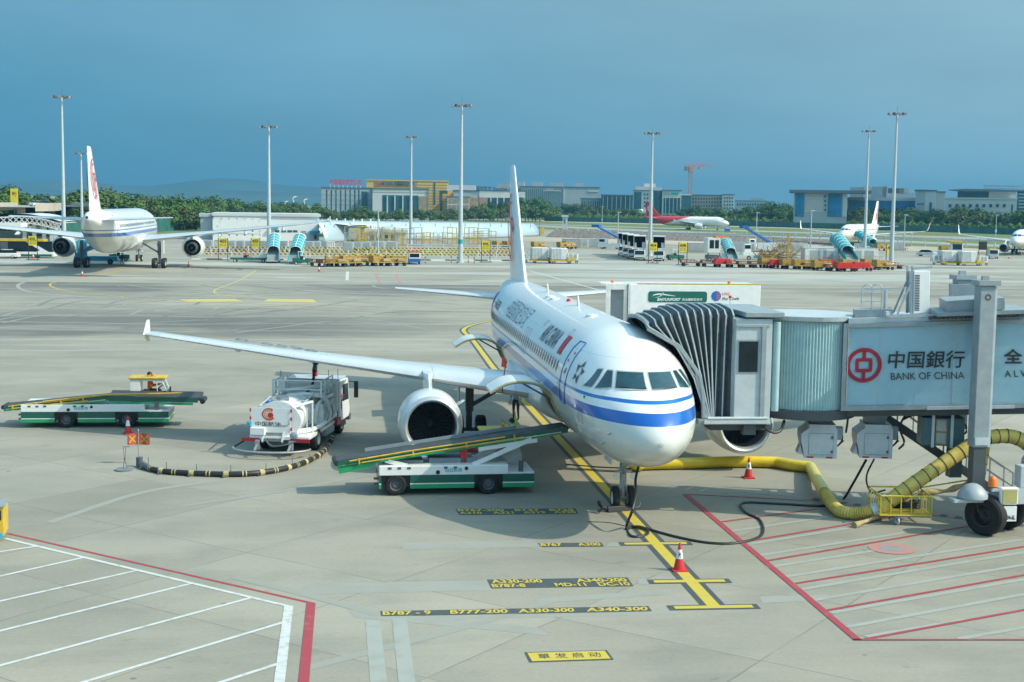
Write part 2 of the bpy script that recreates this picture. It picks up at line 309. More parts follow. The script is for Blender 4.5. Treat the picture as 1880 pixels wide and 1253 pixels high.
# hatched equipment areas
line('red_boundary_line', [(1258, 908), (1575, 1176)], .19, 'r', .014); line('red_boundary_line', [(1566, 1175.5), (1895, 1175.5)], .10, 'r', .014); line('red_boundary_line', [(1258, 908), (1400, 915), (1480, 920)], .08, 'r', .012)
for a, b in (((1318, 930), (1500, 915)), ((1322, 960), (1560, 933)), ((1357, 997), (1560, 965), (1700, 943)), ((1405, 1031), (1560, 1005), (1800, 960)) , ((1455, 1073), (1700, 1034), (1895, 1001)), ((1515, 1122), (1700, 1087), (1895, 1053)), ((1590, 1173), (1750, 1143), (1895, 1115))) if 0 else [((1318, 960), (1500, 935)), ((1357, 997), (1640, 950)), ((1405, 1031), (1800, 963)), ((1455, 1073), (1895, 1002)), ((1515, 1122), (1895, 1054)), ((1590, 1174), (1895, 1118))]:
    line('red_hatch_line', [a, b], .11, 'r', .013)
for a, b in (((1335, 977), (1560, 944)), ((1362, 1002), (1640, 957)), ((1385, 1022), (1660, 979)), ((1407, 1043), (1660, 1003)), ((1440, 1060), (1880, 991)), ((1470, 1083), (1890, 1013)), ((1492, 1103), (1890, 1036)), ((1525, 1126), (1890, 1063)), ((1555, 1152), (1890, 1090)), ((1590, 1170), (1770, 1139)), ((1760, 1174), (1895, 1150))):
    line('faded_hatch_line', [a, b], .18, 'faint', .008)
rl = gp((1480, 915.5), (1880, 966)); rd = rl[1]-rl[0]; ck = [[], []]
for i in range(30):
    a, b = rl[0]+rd*(i/30), rl[0]+rd*((i+1)/30); ck[i % 2].append(ribbon([a, b], .34, .010))
struct('red_white_checker_line', join(*ck[0]), PT['pale']); struct('dark_checker_line', join(*ck[1]), PT['k'])
struct('faded_stand_line', join(*[ribbon(gp(*q), .1, .008) for q in ([(1230, 898), (1245, 893)], [(1258, 900), (1272, 895)], [(1285, 903), (1300, 897)], [(1238, 891), (1480, 914)])]), PT['faint'])
pc = G(1637, 1008)
struct('hydrant_pit_ring', disc(lambda a, b: (pc.x+a, pc.y+b, .014), 0, 0, .66, .34), PT['pale']); struct('hydrant_pit_cover', disc(lambda a, b: (pc.x+a, pc.y+b, .016), 0, 0, .34), 'galv')
line('red_boundary_line', [(14, 980), (577, 1109)], .105, 'r'); 
line('red_boundary_line', [(571, 1108), (557, 1258)], .22, 'r', .010)
line('white_boundary_line', [(8, 989), (530, 1114)], .13, 'w'); line('white_boundary_line', [(530, 1113), (512, 1260)], .22, 'w', .010)
for a, b in (((-15, 1016), (66, 1004)), ((-15, 1062), (155, 1024)), ((-15, 1108), (252, 1048)), ((-15, 1163), (352, 1072)), ((-15, 1227), (462, 1098)), ((115, 1265), (525, 1142)), ((370, 1265), (512, 1219))):
    line('white_hatch_line', [a, b], .12, 'w', .009)
line('faded_wide_line', [(684, 1139), (696, 1260)], .34, 'faint', .006); line('faded_wide_line', [(733, 1136), (748, 1260)], .34, 'faint', .006)
# taxi lane lines
for a, b in (((-40, 624.5), (1960, 624.5)), ((-40, 634), (1960, 634)), ((-40, 643.8), (1960, 644))): line('white_taxi_lane_line', [a, b], .13, 'w')
line('white_taxi_lane_line', [(-40, 517), (940, 524), (1960, 532)], .25, 'w')
line('white_curved_line', [(125, 505), (60, 515), (33, 524), (50, 535), (120, 543), (230, 550), (320, 552)], .4, 'faint', .008, 8)
line('yellow_curved_line', [(225, 497), (150, 512), (96, 520), (100, 529), (140, 537), (220, 545), (260, 549), (640, 566)], .22, 'y', .012, 8)
line('dashed_yellow_line', [(470, 497), (440, 515), (393, 535), (430, 545), (520, 551)], .2, 'yf', .012, 8)
line('white_taxi_lane_line', [(330, 560), (500, 566), (700, 590), (770, 603), (850, 618)], .15, 'faint', .008, 6)
line('white_taxi_lane_line', [(970, 497), (1110, 536), (1180, 553)], .3, 'w', .009); line('white_taxi_lane_line', [(638, 499), (637, 515)], .4, 'w', .009); line('white_taxi_lane_line', [(1080, 455), (1180, 466)], .3, 'faint', .009)
gquad('yellow_hazard_panel', [(345, 555), (447, 554), (430, 549), (328, 550)], 'yf'); gquad('yellow_hazard_panel', [(484, 554), (582, 556), (575, 550), (492, 549)], 'yf')
PT['patch'] = paint('pale_repair_patch', (.285, .29, .255), 1.0, sc=.6); PT['tyre'] = paint('pale_tyre_smear', (.275, .28, .245), 1.0, sc=.35); PT['skid'] = paint('dark_tyre_smear', (.13, .132, .12), 1.0, sc=.5)
for _k, q in enumerate(([(742, 996), (980, 992), (990, 1004), (738, 1010)], [(560, 1072), (900, 1066), (905, 1084), (552, 1092)], [(700, 1133), (1240, 1122), (1246, 1128), (702, 1141)], [(640, 1120), (985, 1152), (1010, 1168), (650, 1134)], [(980, 1100), (1230, 1082), (1236, 1092), (986, 1108)], [(1395, 1096), (1520, 1092), (1528, 1102), (1400, 1108)], [(1120, 996), (1140, 996), (1140, 1004), (1112, 1004)], [(1170, 1064), (1196, 1064), (1192, 1074), (1172, 1074)])): gquad('pale_patch', q, 'patch', .0021+.0003*_k)
for i, q in enumerate(([(560, 1228), (700, 1192), (860, 1150), (1010, 1105)], [(430, 1060), (560, 1092), (700, 1130)], [(330, 930), (500, 905), (640, 880), (760, 860)], [(90, 960), (260, 905), (420, 880)])): line('pale_tyre_smear', q, .3, 'tyre', .005, 6)
for i in range(26):
    x = R.uniform(-60, 700); y = R.uniform(556, 612); line('pale_tyre_arc', [(x, y), (x+R.uniform(40, 90), y-R.uniform(8, 16)), (x+R.uniform(140, 260), y-R.uniform(12, 26)), (x+R.uniform(320, 520), y-R.uniform(4, 22))], .28, 'tyre' if i % 2 else 'skid', .003+.0001*i, 5)
for i in range(12):
    x = R.uniform(60, 1250); line('tyre_arc', [(x, 524), (x+R.uniform(20, 60), 530), (x+R.uniform(100, 160), 538), (x+R.uniform(200, 340), 543)], .3, 'tyre' if i % 2 else 'skid', .0045+.0001*i, 5)
for a in (690, 727): line('thin_red_line', [(a, 504), (a+8, 521)], .3, 'pale')
# ------------------------------------------------------------ airliners
NX=[0,.05,.15,.3,.6,1,1.4,1.75,2.2,2.65,3.2,4,5,6,7]
NT=[2.95,3.17,3.32,3.50,3.78,4.06,4.27,4.42,4.78,5.1,5.38,5.62,5.79,5.86,5.87]
NB=[2.95,2.74,2.62,2.50,2.33,2.18,2.07,2.0,1.93,1.88,1.83,1.78,1.745,1.73,1.73]
NW=[0.02,.24,.42,.60,.86,1.10,1.29,1.43,1.57,1.68,1.78,1.88,1.945,1.97,1.975]
NM=[2.95,2.96,2.97,3.0,3.05,3.13,3.2,3.27,3.36,3.44,3.52,3.63,3.73,3.79,3.8]
# tail, distance from the tail end
TXX=[0,.3,1,2,3.5,5,7,9,11,13]
TT=[5.42,5.55,5.65,5.72,5.80,5.85,5.87,5.87,5.87,5.87]
TB=[5.02,4.9,4.75,4.5,4.05,3.55,2.85,2.2,1.82,1.73]
TW=[.16,.26,.42,.64,.96,1.25,1.57,1.80,1.93,1.975]
TM=[5.22,5.2,5.15,5.0,4.8,4.6,4.3,4.05,3.87,3.8]
def interp(xs,ys,x):
    if x<=xs[0]:return ys[0]
    if x>=xs[-1]:return ys[-1]
    n=len(xs)
    i=max(j for j in range(n) if xs[j]<=x)
    def sl(i): return (ys[i+1]-ys[i])/(xs[i+1]-xs[i])
    def m(i):
        if i==0:return sl(0)
        if i==n-1:return sl(n-2)
        a,b=sl(i-1),sl(i)
        return 0 if a*b<=0 else 2*a*b/(a+b)
    h=xs[i+1]-xs[i];t=(x-xs[i])/h
    return ys[i]*(2*t**3-3*t*t+1)+ys[i+1]*(3*t*t-2*t**3)+m(i)*h*(t**3-2*t*t+t)+m(i+1)*h*(t**3-t*t)
def fus(X,L=37.57):
    if X<7: return [interp(NX,a,X) for a in (NT,NB,NW,NM)]
    d=L-X
    if d<13: return [interp(TXX,a,d) for a in (TT,TB,TW,TM)]
    return [5.87,1.73,1.975,3.8]
def val(X,Y,Z):
    t,b,w,m=fus(X); h=(t-m) if Z>m else (m-b)
    return (Y/w)**2+((Z-m)/h)**2-1
def grad(X, Y, Z, L):
    e = .02; return Vector(((val(X+e, Y, Z)-val(X-e, Y, Z)), (val(X, Y+e, Z)-val(X, Y-e, Z)), (val(X, Y, Z+e)-val(X, Y, Z-e)))).normalized()
def skin_z(X, Z, off=.012, L=37.57, s=1):          # point on the starboard skin at station X, height Z
    t, b, w_, m = fus(X, L); h = (t-m) if Z > m else (m-b); q = max(.0, 1-((Z-m)/h)**2)
    Y = w_*sqrt(q); nY, nZ = Y/w_**2, (Z-m)/h**2; k = sqrt(nY*nY+nZ*nZ) or 1
    return Vector((-(Y+off*nY/k)*s, X, Z+off*nZ/k))
def skin_yz(Y, Z, off=.012):                       # nose skin from span and height
    lo, hi = .01, 4.5
    for _ in range(30):
        m_ = (lo+hi)/2
        if val(m_, abs(Y), Z) > 0: lo = m_
        else: hi = m_
    g = grad(hi, Y, Z, 37.57); return Vector((-(Y+off*g.y), hi+off*g.x, Z+off*g.z))
def fus_arc(X, a, off=.02, L=37.57, s=1):           # a: arc length above z=4.5
    t, b, w_, m = fus(X, L); th = math.acos(max(-1, min(1, (4.5-m)/(t-m))))-a/((w_+t-m)/2)
    return Vector((-s*(w_+off)*sin(th), X, m+(t-m+off)*cos(th)))
def foil(c, t, n=10):                               # aerofoil outline, chord c, thickness ratio t: (x, z)
    up = []
    for i in range(n+1):
        x = (1-cos(pi*i/n))/2; y = 5*t*(.2969*sqrt(x)-.126*x-.3516*x*x+.2843*x**3-.1036*x**4); up.append((x*c, y*c))
    return [(x, y) for x, y in up]+[(x, -y*.8) for x, y in reversed(up[1:-1])]
def wing_mb(secs, s):                               # secs: (y, leX, chord, z, t, twist)
    return MB().loft([[Vector((-s*y, le+x, z+q)) for x, q in foil(c, t)] for y, le, c, z, t in secs])
def livery(kind):
    m = bpy.data.materials.new('airliner_skin_'+kind); m.use_nodes = True; n, l = nodes(m); b = n['Principled BSDF']
    c = n.new('ShaderNodeTexCoord'); s = n.new('ShaderNodeSeparateXYZ'); l.new(c.outputs['Object'], s.inputs[0]); X, Z = s.outputs[1], s.outputs[2]
    def mt(op, a, b_=None, c_=None):
        q = n.new('ShaderNodeMath'); q.operation = op
        for i, v in enumerate((a, b_, c_)):
            if v is None: continue
            if isinstance(v, (int, float)): q.inputs[i].default_value = v
            else: l.new(v, q.inputs[i])
        return q.outputs[0]
    def mix(f, a, b_):
        x = n.new('ShaderNodeMixRGB'); l.new(f, x.inputs[0])
        for i, v in ((1, a), (2, b_)):
            if isinstance(v, tuple): x.inputs[i].default_value = (*v, 1)
            else: l.new(v, x.inputs[i])
        return x.outputs[0]
    t = n.new('ShaderNodeTexNoise'); t.inputs['Scale'].default_value = 1.2; t.inputs['Detail'].default_value = 6; l.new(c.outputs['Object'], t.inputs[0])
    band = lambda a, b_: mt('MULTIPLY', mt('GREATER_THAN', Z, a), mt('LESS_THAN', Z, b_))
    W = (.86, .865, .85)
    col = mix(t.outputs[0], W, (.80, .815, .81))
    if kind == 'blue':
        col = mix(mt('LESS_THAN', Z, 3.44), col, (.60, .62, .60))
        col = mix(band(3.985, 4.08), col, (.004, .15, .52)); col = mix(band(3.44, 3.77), col, (.003, .105, .44))
    if kind == 'red':
        d = mt('SUBTRACT', X, mt('MULTIPLY', mt('SUBTRACT', 5.9, Z), 3.4)); d2 = mt('ADD', d, 0)
        col = mix(mt('GREATER_THAN', d2, 15.4), col, (.7, .42, .05)); col = mix(mt('GREATER_THAN', d2, 15.9), col, W); col = mix(mt('GREATER_THAN', d2, 16.6), col, (.55, .02, .04))
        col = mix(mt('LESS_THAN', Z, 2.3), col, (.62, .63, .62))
    if kind == 'fan':                               # pale livery with a warm blush
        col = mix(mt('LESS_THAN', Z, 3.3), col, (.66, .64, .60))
    # panel seams round the body, dirt along the belly
    fr = mt('LESS_THAN', mt('FRACT', mt('DIVIDE', X, 2.13)), .007); fz = mt('LESS_THAN', mt('ABSOLUTE', mt('SUBTRACT', Z, 5.12)), .006); fy_ = mt('LESS_THAN', mt('ABSOLUTE', mt('SUBTRACT', Z, 2.45)), .007); col = mix(mt('MULTIPLY', mt('MAXIMUM', mt('MAXIMUM', fr, fz), fy_), .42), col, (.25, .27, .28))
    dt = n.new('ShaderNodeMapRange'); l.new(t.outputs[0], dt.inputs[0]); dt.inputs[1].default_value = .5; dt.inputs[2].default_value = .75; dt.inputs[4].default_value = .35
    col = mix(mt('MULTIPLY', dt.outputs[0], mt('LESS_THAN', Z, 3.0)), col, (.3, .31, .29))
    l.new(col, b.inputs['Base Color']); b.inputs['Roughness'].default_value = .28; b.inputs['Coat Weight'].default_value = .6; b.inputs['Coat Roughness'].default_value = .05
    return m
LIV = {k: livery(k) for k in ('blue', 'red', 'fan')}
MT['wingtop'] = mat('wing_grey_paint', (.55, .60, .63), .3, var=.12, coat=.3, scale=1.5); MT['nacelle'] = mat('nacelle_white_paint', (.70, .72, .71), .28, coat=.5, var=.12, scale=2)
MT['slat'] = mat('slat_silver_paint', (.68, .71, .73), .28, .25, var=.06, coat=.3); MT['lip'] = mat('dull_inlet_lip', (.62, .64, .65), .38, .6, var=.1); MT['darkmetal'] = mat('dark_gear_metal', (.10, .11, .12), .45, .4); MT['fan'] = mat('titanium_fan_blade', (.09, .10, .11), .35, .6); MT['seal'] = mat('olive_primer_seal', (.33, .30, .15), .6)
MT['innerdark'] = mat('dark_interior', (.05, .055, .055), .8); MT['window'] = mat('cabin_window', (.03, .05, .07), .1); MT['winframe'] = mat('cabin_window_frame', (.5, .53, .55), .4)
PHX = [[(.03, .98), (.30, .93), (.62, .80), (.78, .55), (.80, .35), (.66, .24), (.55, .34), (.53, .55), (.45, .78), (.20, .86), (.05, .84)],
       [(.40, .52), (.33, .62), (.15, .62), (.06, .52), (.12, .46), (.24, .52), (.28, .40), (.30, .22), (.42, .06), (.62, .02)],
       [(.98, .68), (.97, .40), (.90, .16), (.70, .07), (.52, .13), (.44, .28), (.40, .45)]]
def phoenix(fn, parent, m='letterred'):
    mb = MB()
    for st in PHX:
        P = smoothpath([(x, y, 0) for x, y in st], 5); n = len(P); k = len(mb.v)
        for i, p in enumerate(P):
            d = (P[min(i+1, n-1)]-P[max(i-1, 0)]).normalized(); wd = .055*(.35+.65*sin(pi*min(1, (i+.6)/n)**.8)); q = Vector((-d.y, d.x*.55, 0))*wd
            mb.v += [Vector(fn((p+q).x, (p+q).y)), Vector(fn((p-q).x, (p-q).y))]
        mb.f += [(k+2*i, k+2*i+1, k+2*i+3, k+2*i+2) for i in range(n-1)]
    return mb.build('tail_emblem', m, parent, clean=False)
def wheel_mb(c, r, wd, ax=(1, 0, 0), n=24):
    c = Vector(c); ax = Vector(ax).normalized(); return MB().lathe(c-ax*wd/2, ax, [(0, r*.55), (0, r*.86), (wd*.12, r*.97), (wd*.3, r), (wd*.7, r), (wd*.88, r*.97), (wd, r*.86), (wd, r*.55), (0, r*.55)], n)
def rim_mb(c, r, wd, ax=(1, 0, 0), n=20):
    c = Vector(c); ax = Vector(ax).normalized(); return MB().lathe(c-ax*wd/2, ax, [(wd*.30, .001), (wd*.25, r*.15), (wd*.22, r*.2), (wd*.32, r*.42), (wd*.04, r*.5), (wd*.02, r*.56), (wd*.98, r*.56), (wd*.96, r*.5), (wd*.68, r*.42), (wd*.78, r*.2), (wd*.75, r*.15), (wd*.70, .001)], n)
def add_wheel(t, c, r, wd, ax=(1, 0, 0), rimm='offwhite', name='wheel'):
    o = wheel_mb(c, r, wd, ax).build(name, 'rubber', t, smooth=35); rim_mb(c, r, wd, ax).build('rim', rimm, o, smooth=35); return o
def airliner(nm, loc, rz, label, liv='blue', k=1, L=37.57, span=17.0, tipz=4.15, fintop=11.76, wx=12.3, ey=5.75, ex=10.9, er=1.0, eng_long=0, tip='fence', bogie=1, mgx=17.7, mgy=3.8, hero=0, finh=None, finm=None, emblem=True, stab=6.22, ez=1.75, fans=0):
    T = thing(nm, loc, rz, label, 'airliner'); T.scale = (k, k, k)
    skin = LIV[liv]; lod = 1 if hero else 0
    # fuselage
    xs = [0, .02, .05, .1, .18, .3, .45, .6, .8, 1, 1.2, 1.4, 1.58, 1.75, 1.95, 2.2, 2.45, 2.65, 2.9, 3.2, 3.6, 4, 4.5, 5, 5.5, 6, 7]+[7+i*(L-20)/10 for i in range(1, 10)]+[L-13+i*.6 for i in range(21)]+[L-.7, L-.4, L-.15, L]
    n = 56 if hero else 28; rings = []
    for x in xs:
        t, b, w_, m = fus(x, L); rings.append([Vector((-w_*sin(a), x, m+((t-m) if cos(a) > 0 else (m-b))*cos(a))) for a in (2*pi*j/n for j in range(n))])
    fu = MB().loft(rings).build('fuselage', skin, T, smooth=50)
    # belly fairing
    bx0, bx1 = wx-1.5, wx+8.6; rings = []
    for i in range(19):
        q = i/18; x = bx0+(bx1-bx0)*q; e = sin(pi*q)**.42; rings.append([Vector((-(1.90+.30*e)*sin(a)*.999, x, 2.75+(.9 if cos(a) > 0 else 1.06*(.86+.30*e))*cos(a))) for a in (2*pi*j/24 for j in range(24))])
    MB().loft(rings).build('belly_fairing', MT['lgrey'] if 0 else 'offwhite' if liv != 'blue' else MT['nacelle'], T, smooth=50)
    dz = (tipz-2.75)/(span-2); zz = lambda y: 2.75+(y-2)*dz
    le = lambda y: wx+(y-2)*.515
    kk = 6.4*span/17
    for s in (1, -1):
        secs = [(1.2, wx-.7, 7.6, 2.72, .13), (2.2, wx+.05, 6.5, 2.78, .13), (kk, le(kk), wx+6.6-le(kk)+.3, zz(kk), .115), (span*.7, le(span*.7), 2.65, zz(span*.7), .11), (span*.985, le(span*.985), 1.65, zz(span), .10), (span, le(span)+.12, 1.35, zz(span)+.01, .09)]
        W = wing_mb(secs, s).build('wing', 'wingtop', T, smooth=40)
        # leading-edge slat band (bare metal) and flap-track fairings
        sl = MB()
        for (ya, yb) in ((2.6, kk-.9), (kk+.4, span*.96)):
            rr = []
            for j in range(7):
                y = ya+(yb-ya)*j/6; 
                a, bq = [q for q in zip(secs, secs[1:]) if q[0][0] <= y <= q[1][0]][0]; f_ = (y-a[0])/(bq[0]-a[0]); l0, c0, z0, t0 = [a[i]+(bq[i]-a[i])*f_ for i in (1, 2, 3, 4)]
                fo = foil(c0, t0, 10); up = [(x, q) for x, q in fo[:5]]; dn = [(x, q) for x, q in fo[-3:]]
                rr.append([Vector((-s*y, l0+x-.012, z0+q*1.04+.004)) for x, q in dn+up])
            sl.loft(rr, cap=False, close=False)
        sl.build('slat', 'slat', W, smooth=40)
        for y in (kk*1.25, span*.60, span*.78):
            c0 = le(y)+2.6*(1-y/span*.35)+.3; z0 = zz(y)-.22; MB().lathe((-s*y, c0-.2, z0), (0, 1, -.06), [(0, .02), (.3, .14), (.9, .2), (1.7, .17), (2.5, .06), (2.9, .01)], 10).build('flap_fairing', 'wingtop', W, smooth=40)
        if tip == 'fence':
            x0 = le(span)-.05; z0 = zz(span)
            prof = [(x0+.1, z0), (x0+1.2, z0+.5), (x0+1.6, z0+.5), (x0+1.75, z0), (x0+1.58, z0-.42), (x0+1.2, z0-.38)]
            MB().prism(prof, lambda a, b: (-s*(span-.02), a, b), lambda a, b: (-s*(span+.05), a, b)).build('wingtip_fence', 'white', W)
        elif tip == 'blended':
            MB().loft([[Vector((-s*(span+y+q*.9), le(span)+.1+sx_+x, zz(span)+z+q*.3)) for x, q in foil(c, .1, 6)] for y, z, sx_, c in ((-.05, 0, 0, 1.35), (.35, .15, .2, 1.2), (.6, .6, .6, 1.05), (.95, 2.3, 1.6, .5))]).build('winglet', 'white' if liv != 'fan2' else 'red', W, smooth=40)
        # tailplane
        st = [(.3, L-6.9, 4.1, 4.95, .1), (1.0, L-6.5, 3.75, 4.98, .1), (stab, L-3.3, 1.25, 5.25, .09)]
        wing_mb(st, s).build('tailplane', 'wingtop', T, smooth=40)
        # engine
        ex_, ez_ = ex, ez; E = [(.0, er*.93), (-.0, er)]
        ln = 4.4 if eng_long else 3.2; a0 = Vector((-s*ey, ex_, ez_)); ax = Vector((0, 1, 0))
        nac = MB().lathe(a0, ax, [(.16, er*1.075), (.45, er*1.135), (1.0, er*1.17), (1.8, er*1.16), (ln-.5, er*1.02), (ln, er*.90), (ln-.02, er*.86), (ln-.6, er*.80)], 40 if hero else 20).build('engine_nacelle', 'nacelle', T, smooth=50)
        MB().lathe(a0, ax, [(.17, er*1.078), (.06, er*1.03), (0, er*.965), (.02, er*.915), (.12, er*.875), (.28, er*.855)], 40 if hero else 20).build('inlet_lip', 'lip', nac, smooth=60)
        MB().lathe(a0, ax, [(.27, er*.856), (.7, er*.85), (1.1, er*.85)], 32).build('inlet_duct', 'dgrey', nac, smooth=60)
        MB().lathe(a0, ax, [(ln-.7, er*.62), (ln, er*.60), (ln+.9, er*.44), (ln+.92, er*.38), (ln+.4, er*.3)], 24).build('exhaust_nozzle', 'darkmetal', nac, smooth=50)
        MB().lathe(a0, ax, [(ln+.3, er*.3), (ln+1.5, .02)], 16).build('exhaust_cone', 'darkmetal', nac, smooth=50)
        MB().lathe(a0, ax, [(1.05, er*.85), (1.06, .01)], 32).build('fan_disc', 'black', nac)
        MB().lathe(a0, ax, [(ln-.55, er*.8), (ln-.54, .01)], 20).build('rear_fan_disc', 'black', nac)
        MB().lathe(a0, ax, [(.62, .01), (.68, .07), (.82, .15), (1.02, .21)], 20).build('spinner', 'fan', nac, smooth=60)
        if hero:
            fb = MB()
            for i in range(30):
                A = 2*pi*i/30; d = Vector((cos(A), 0, sin(A))); e = Vector((-sin(A), 0, cos(A)))
                fb.add([a0+ax*.98+d*.2+e*.02, a0+ax*1.02+d*.2-e*.02, a0+ax*1.03+d*er*.84-e*.045, a0+ax*.90+d*er*.84+e*.055], [(0, 1, 2, 3)])
            fb.build('fan_blades', 'fan', nac, clean=False)
            MB().prism([(0, 0), (.45, 0), (.38, .32), (.1, .34)], lambda a, b: a0+Vector((-.035+.86*1.0*er*.0, .8+a, 0))+Vector((cos(.6), 0, sin(.6)))*(er*1.12+b), lambda a, b: a0+Vector((.035, .8+a, 0))+Vector((cos(.6), 0, sin(.6)))*(er*1.12+b)).build('nacelle_strake', 'nacelle', nac)
        zw = zz(ey)
        py = MB().loft([[Vector((-s*ey+q*.9, ex_+x, z)) for x, q in [(f0, 0), (f0+.5, .16), (f1-.6, .16), (f1, 0), (f1-.6, -.16), (f0+.5, -.16)]] for z, f0, f1 in ((ez_+er*.98, 1.0, ln+.9), (zw-.25, 1.9, ln+2.2), (zw+.22, 2.5, ln+2.4))]).build('engine_pylon', 'nacelle', T, smooth=30)
        # main gear
        g = MB().cyl((-s*mgy, mgx, 2.7), (-s*mgy, mgx, 1.3), .17).cyl((-s*mgy, mgx, 1.4), (-s*mgy, mgx, .5), .11).bar((-s*mgy, mgx, 1.5), (-s*2.1, mgx, 2.5), .16).bar((-s*mgy, mgx+.15, 1.3), (-s*(mgy-.1), mgx+.6, 2.5), .09).bar((-s*(mgy+.12), mgx-.15, .6), (-s*(mgy+.12), mgx-.15, 2.4), .07).build('main_landing_gear', 'darkmetal', T)
        MB().box((-s*(mgy+.45), mgx, 2.1), (.05, .8, 1.3)).build('gear_door', 'white', g)
        for dx in ((-.46, .46)):
            for dy in ((0,) if bogie == 1 else (-.62, .62)): add_wheel(g, (-s*mgy+dx, mgx+dy, .57 if bogie == 1 else .5), .57 if bogie == 1 else .5, .40)
        if bogie == 2: MB().box((-s*mgy, mgx, .5), (.15, 1.4, .18)).build('bogie_beam', 'darkmetal', g)
        MB().cyl((-s*mgy-.5, mgx, .55), (-s*mgy+.5, mgx, .55), .08).build('axle', 'darkmetal', g)
    # fin
    ft = fintop; base = 5.7
    fin = MB().loft([[Vector((q*1.0, le_+x, z)) for x, q in foil(c, th, 10)] for z, le_, c, th in ((base-.25, L-9.6, 8.2, .045), (base+.25, L-7.6, 6.1, .085), (base+.9, L-6.9, 5.5, .09), (ft-.12, L-2.75, 2.05, .085), (ft, L-2.5, 1.7, .05))]).build('vertical_fin', finm or skin if liv != 'blue' else MT['white'], T, smooth=40)
    if hero: MB().tube([(.17, L-2.9, base+.8), (.09, L-1.35, ft-.4)], .03, 4).build('rudder_hinge_line', 'dgrey', fin)
    if emblem:
        for s in (1, -1):
            fx = lambda a, b, s=s: Vector((-s*(.27-.10*b), (L-5.6+b*2.6)+(1-a)*2.5*1.0, base+1.1+b*3.4)) if 0 else Vector((-s*(.285-.14*b), L-5.45+b*2.7+(a)*2.2, base+1.0+b*3.6))
            phoenix(fx, fin, 'letterred' if liv != 'red' else 'letterwhite')
    MB().cyl((0, L-.25, 5.22), (0, L+.02, 5.22), .13).build('apu_exhaust', 'darkmetal', T)
    # nose gear
    ng = MB().cyl((0, 5.2, 2.0), (0, 5.07, .8), .11).cyl((0, 5.08, .9), (0, 5.06, .38), .07).bar((0, 5.1, 1.1), (0, 4.2, 1.95), .07).bar((-.14, 5.02, .5), (-.02, 4.98, .95), .05).bar((.14, 5.02, .5), (.02, 4.98, .95), .05).cyl((-.3, 5.06, .38), (.3, 5.06, .38), .05).box((0, 5.0, 1.25), (.5, .12, .08)).build('nose_landing_gear', 'galv', T)
    for s in (-1, 1):
        add_wheel(ng, (s*.25, 5.06, .38), .38, .22)
        MB().lathe((s*.28, 4.98, 1.12), (0, -1, 0), [(0, .06), (.05, .09), (.1, .1)], 14, True).build('taxi_light', 'lens', ng, smooth=40)
        MB().box((s*.42, 5.5, 1.72), (.04, 1.1, .5)).build('gear_door', 'white', ng)
    # cockpit glazing
    def grid(q, n_=5):
        mb = MB()
        for i in range(n_+1):
            for j in range(n_+1):
                a, b = i/n_, j/n_; y = (q[0][0]*(1-a)+q[1][0]*a)*(1-b)+(q[3][0]*(1-a)+q[2][0]*a)*b; z = (q[0][1]*(1-a)+q[1][1]*a)*(1-b)+(q[3][1]*(1-a)+q[2][1]*a)*b
                mb.v.append(skin_yz(y, z, q[4] if len(q) > 4 else .012))
        mb.f = [(i*(n_+1)+j, (i+1)*(n_+1)+j, (i+1)*(n_+1)+j+1, i*(n_+1)+j+1) for i in range(n_) for j in range(n_)]; return mb
    for s in (1, -1):
        for q in ([(.80, 4.76), (.075, 4.76), (.085, 4.335), (.93, 4.325)], [(1.05, 4.765), (.91, 4.765), (1.03, 4.335), (1.43, 4.26)], [(1.27, 4.76), (1.15, 4.77), (1.50, 4.26), (1.655, 4.245)]):
            cx, cz = sum(a for a, _ in q)/4, sum(b for _, b in q)/4
            if hero: grid([(s*(cx+(a-cx)*1.0+(.035 if a > cx else -.035)), b+(.035 if b > cz else -.035)) for a, b in q]+[.008]).build('windscreen_frame', 'dgrey' if 0 else 'lgrey', fu, smooth=60, clean=False)
            grid([(s*a, b) for a, b in q]+[.016]).build('cockpit_window', 'cglass', fu, smooth=60, clean=False)
        if hero: MB().tube([skin_yz(s*.1, 4.32, .05), skin_yz(s*.45, 4.31, .06), skin_yz(s*.82, 4.335, .06)], .016, 6).build('windscreen_wiper', 'black', fu)
        # cabin windows, grouped as one row per side
        nw = int((L-14.2)/.533)
        for i in range(nw):
            x = 7.1+i*.533
            for nm_, m_, r_, of in (('window_frame', 'winframe', 1.35, .008), ('cabin_window', 'window', 1, .014))[0 if hero else 1:]:
                mb = MB()
                kx = len(mb.v); pts = [(x+.10*r_*cos(a)*(1 if abs(cos(a)) < .8 else 1), 4.40+.155*r_*sin(a)) for a in (2*pi*j/10 for j in range(10))]
                mb.v += [skin_z(px_, pz, of, L, s) for px_, pz in pts]; mb.f.append(tuple(range(kx, kx+10))); mb.build(nm_, m_, fu, clean=False)
        # doors
        for (dx0, dx1) in ((5.1, 5.98), (L-7.2, L-6.4)):
            P = [(dx0+.06, 3.40), (dx1-.06, 3.40), (dx1, 3.52), (dx1, 4.6), (dx1, 5.1), (dx1-.1, 5.33), (dx0+.1, 5.33), (dx0, 5.1), (dx0, 4.6), (dx0, 3.52)]
            full = []
            for a, b in zip(P, P[1:]+P[:1]):
                for q in range(4): full.append((a[0]+(b[0]-a[0])*q/4, a[1]+(b[1]-a[1])*q/4))
            full.append(full[0]); MB().tube([skin_z(a, b, .008, L, s) for a, b in full], .018 if hero else .03, 4).build('cabin_door_outline', 'blue' if hero else 'grey', fu)
            if hero: disc(lambda a, b: skin_z(a, b, .014, L, s), (dx0+dx1)/2, 4.42, .10).build('door_window', 'window', fu, clean=False)
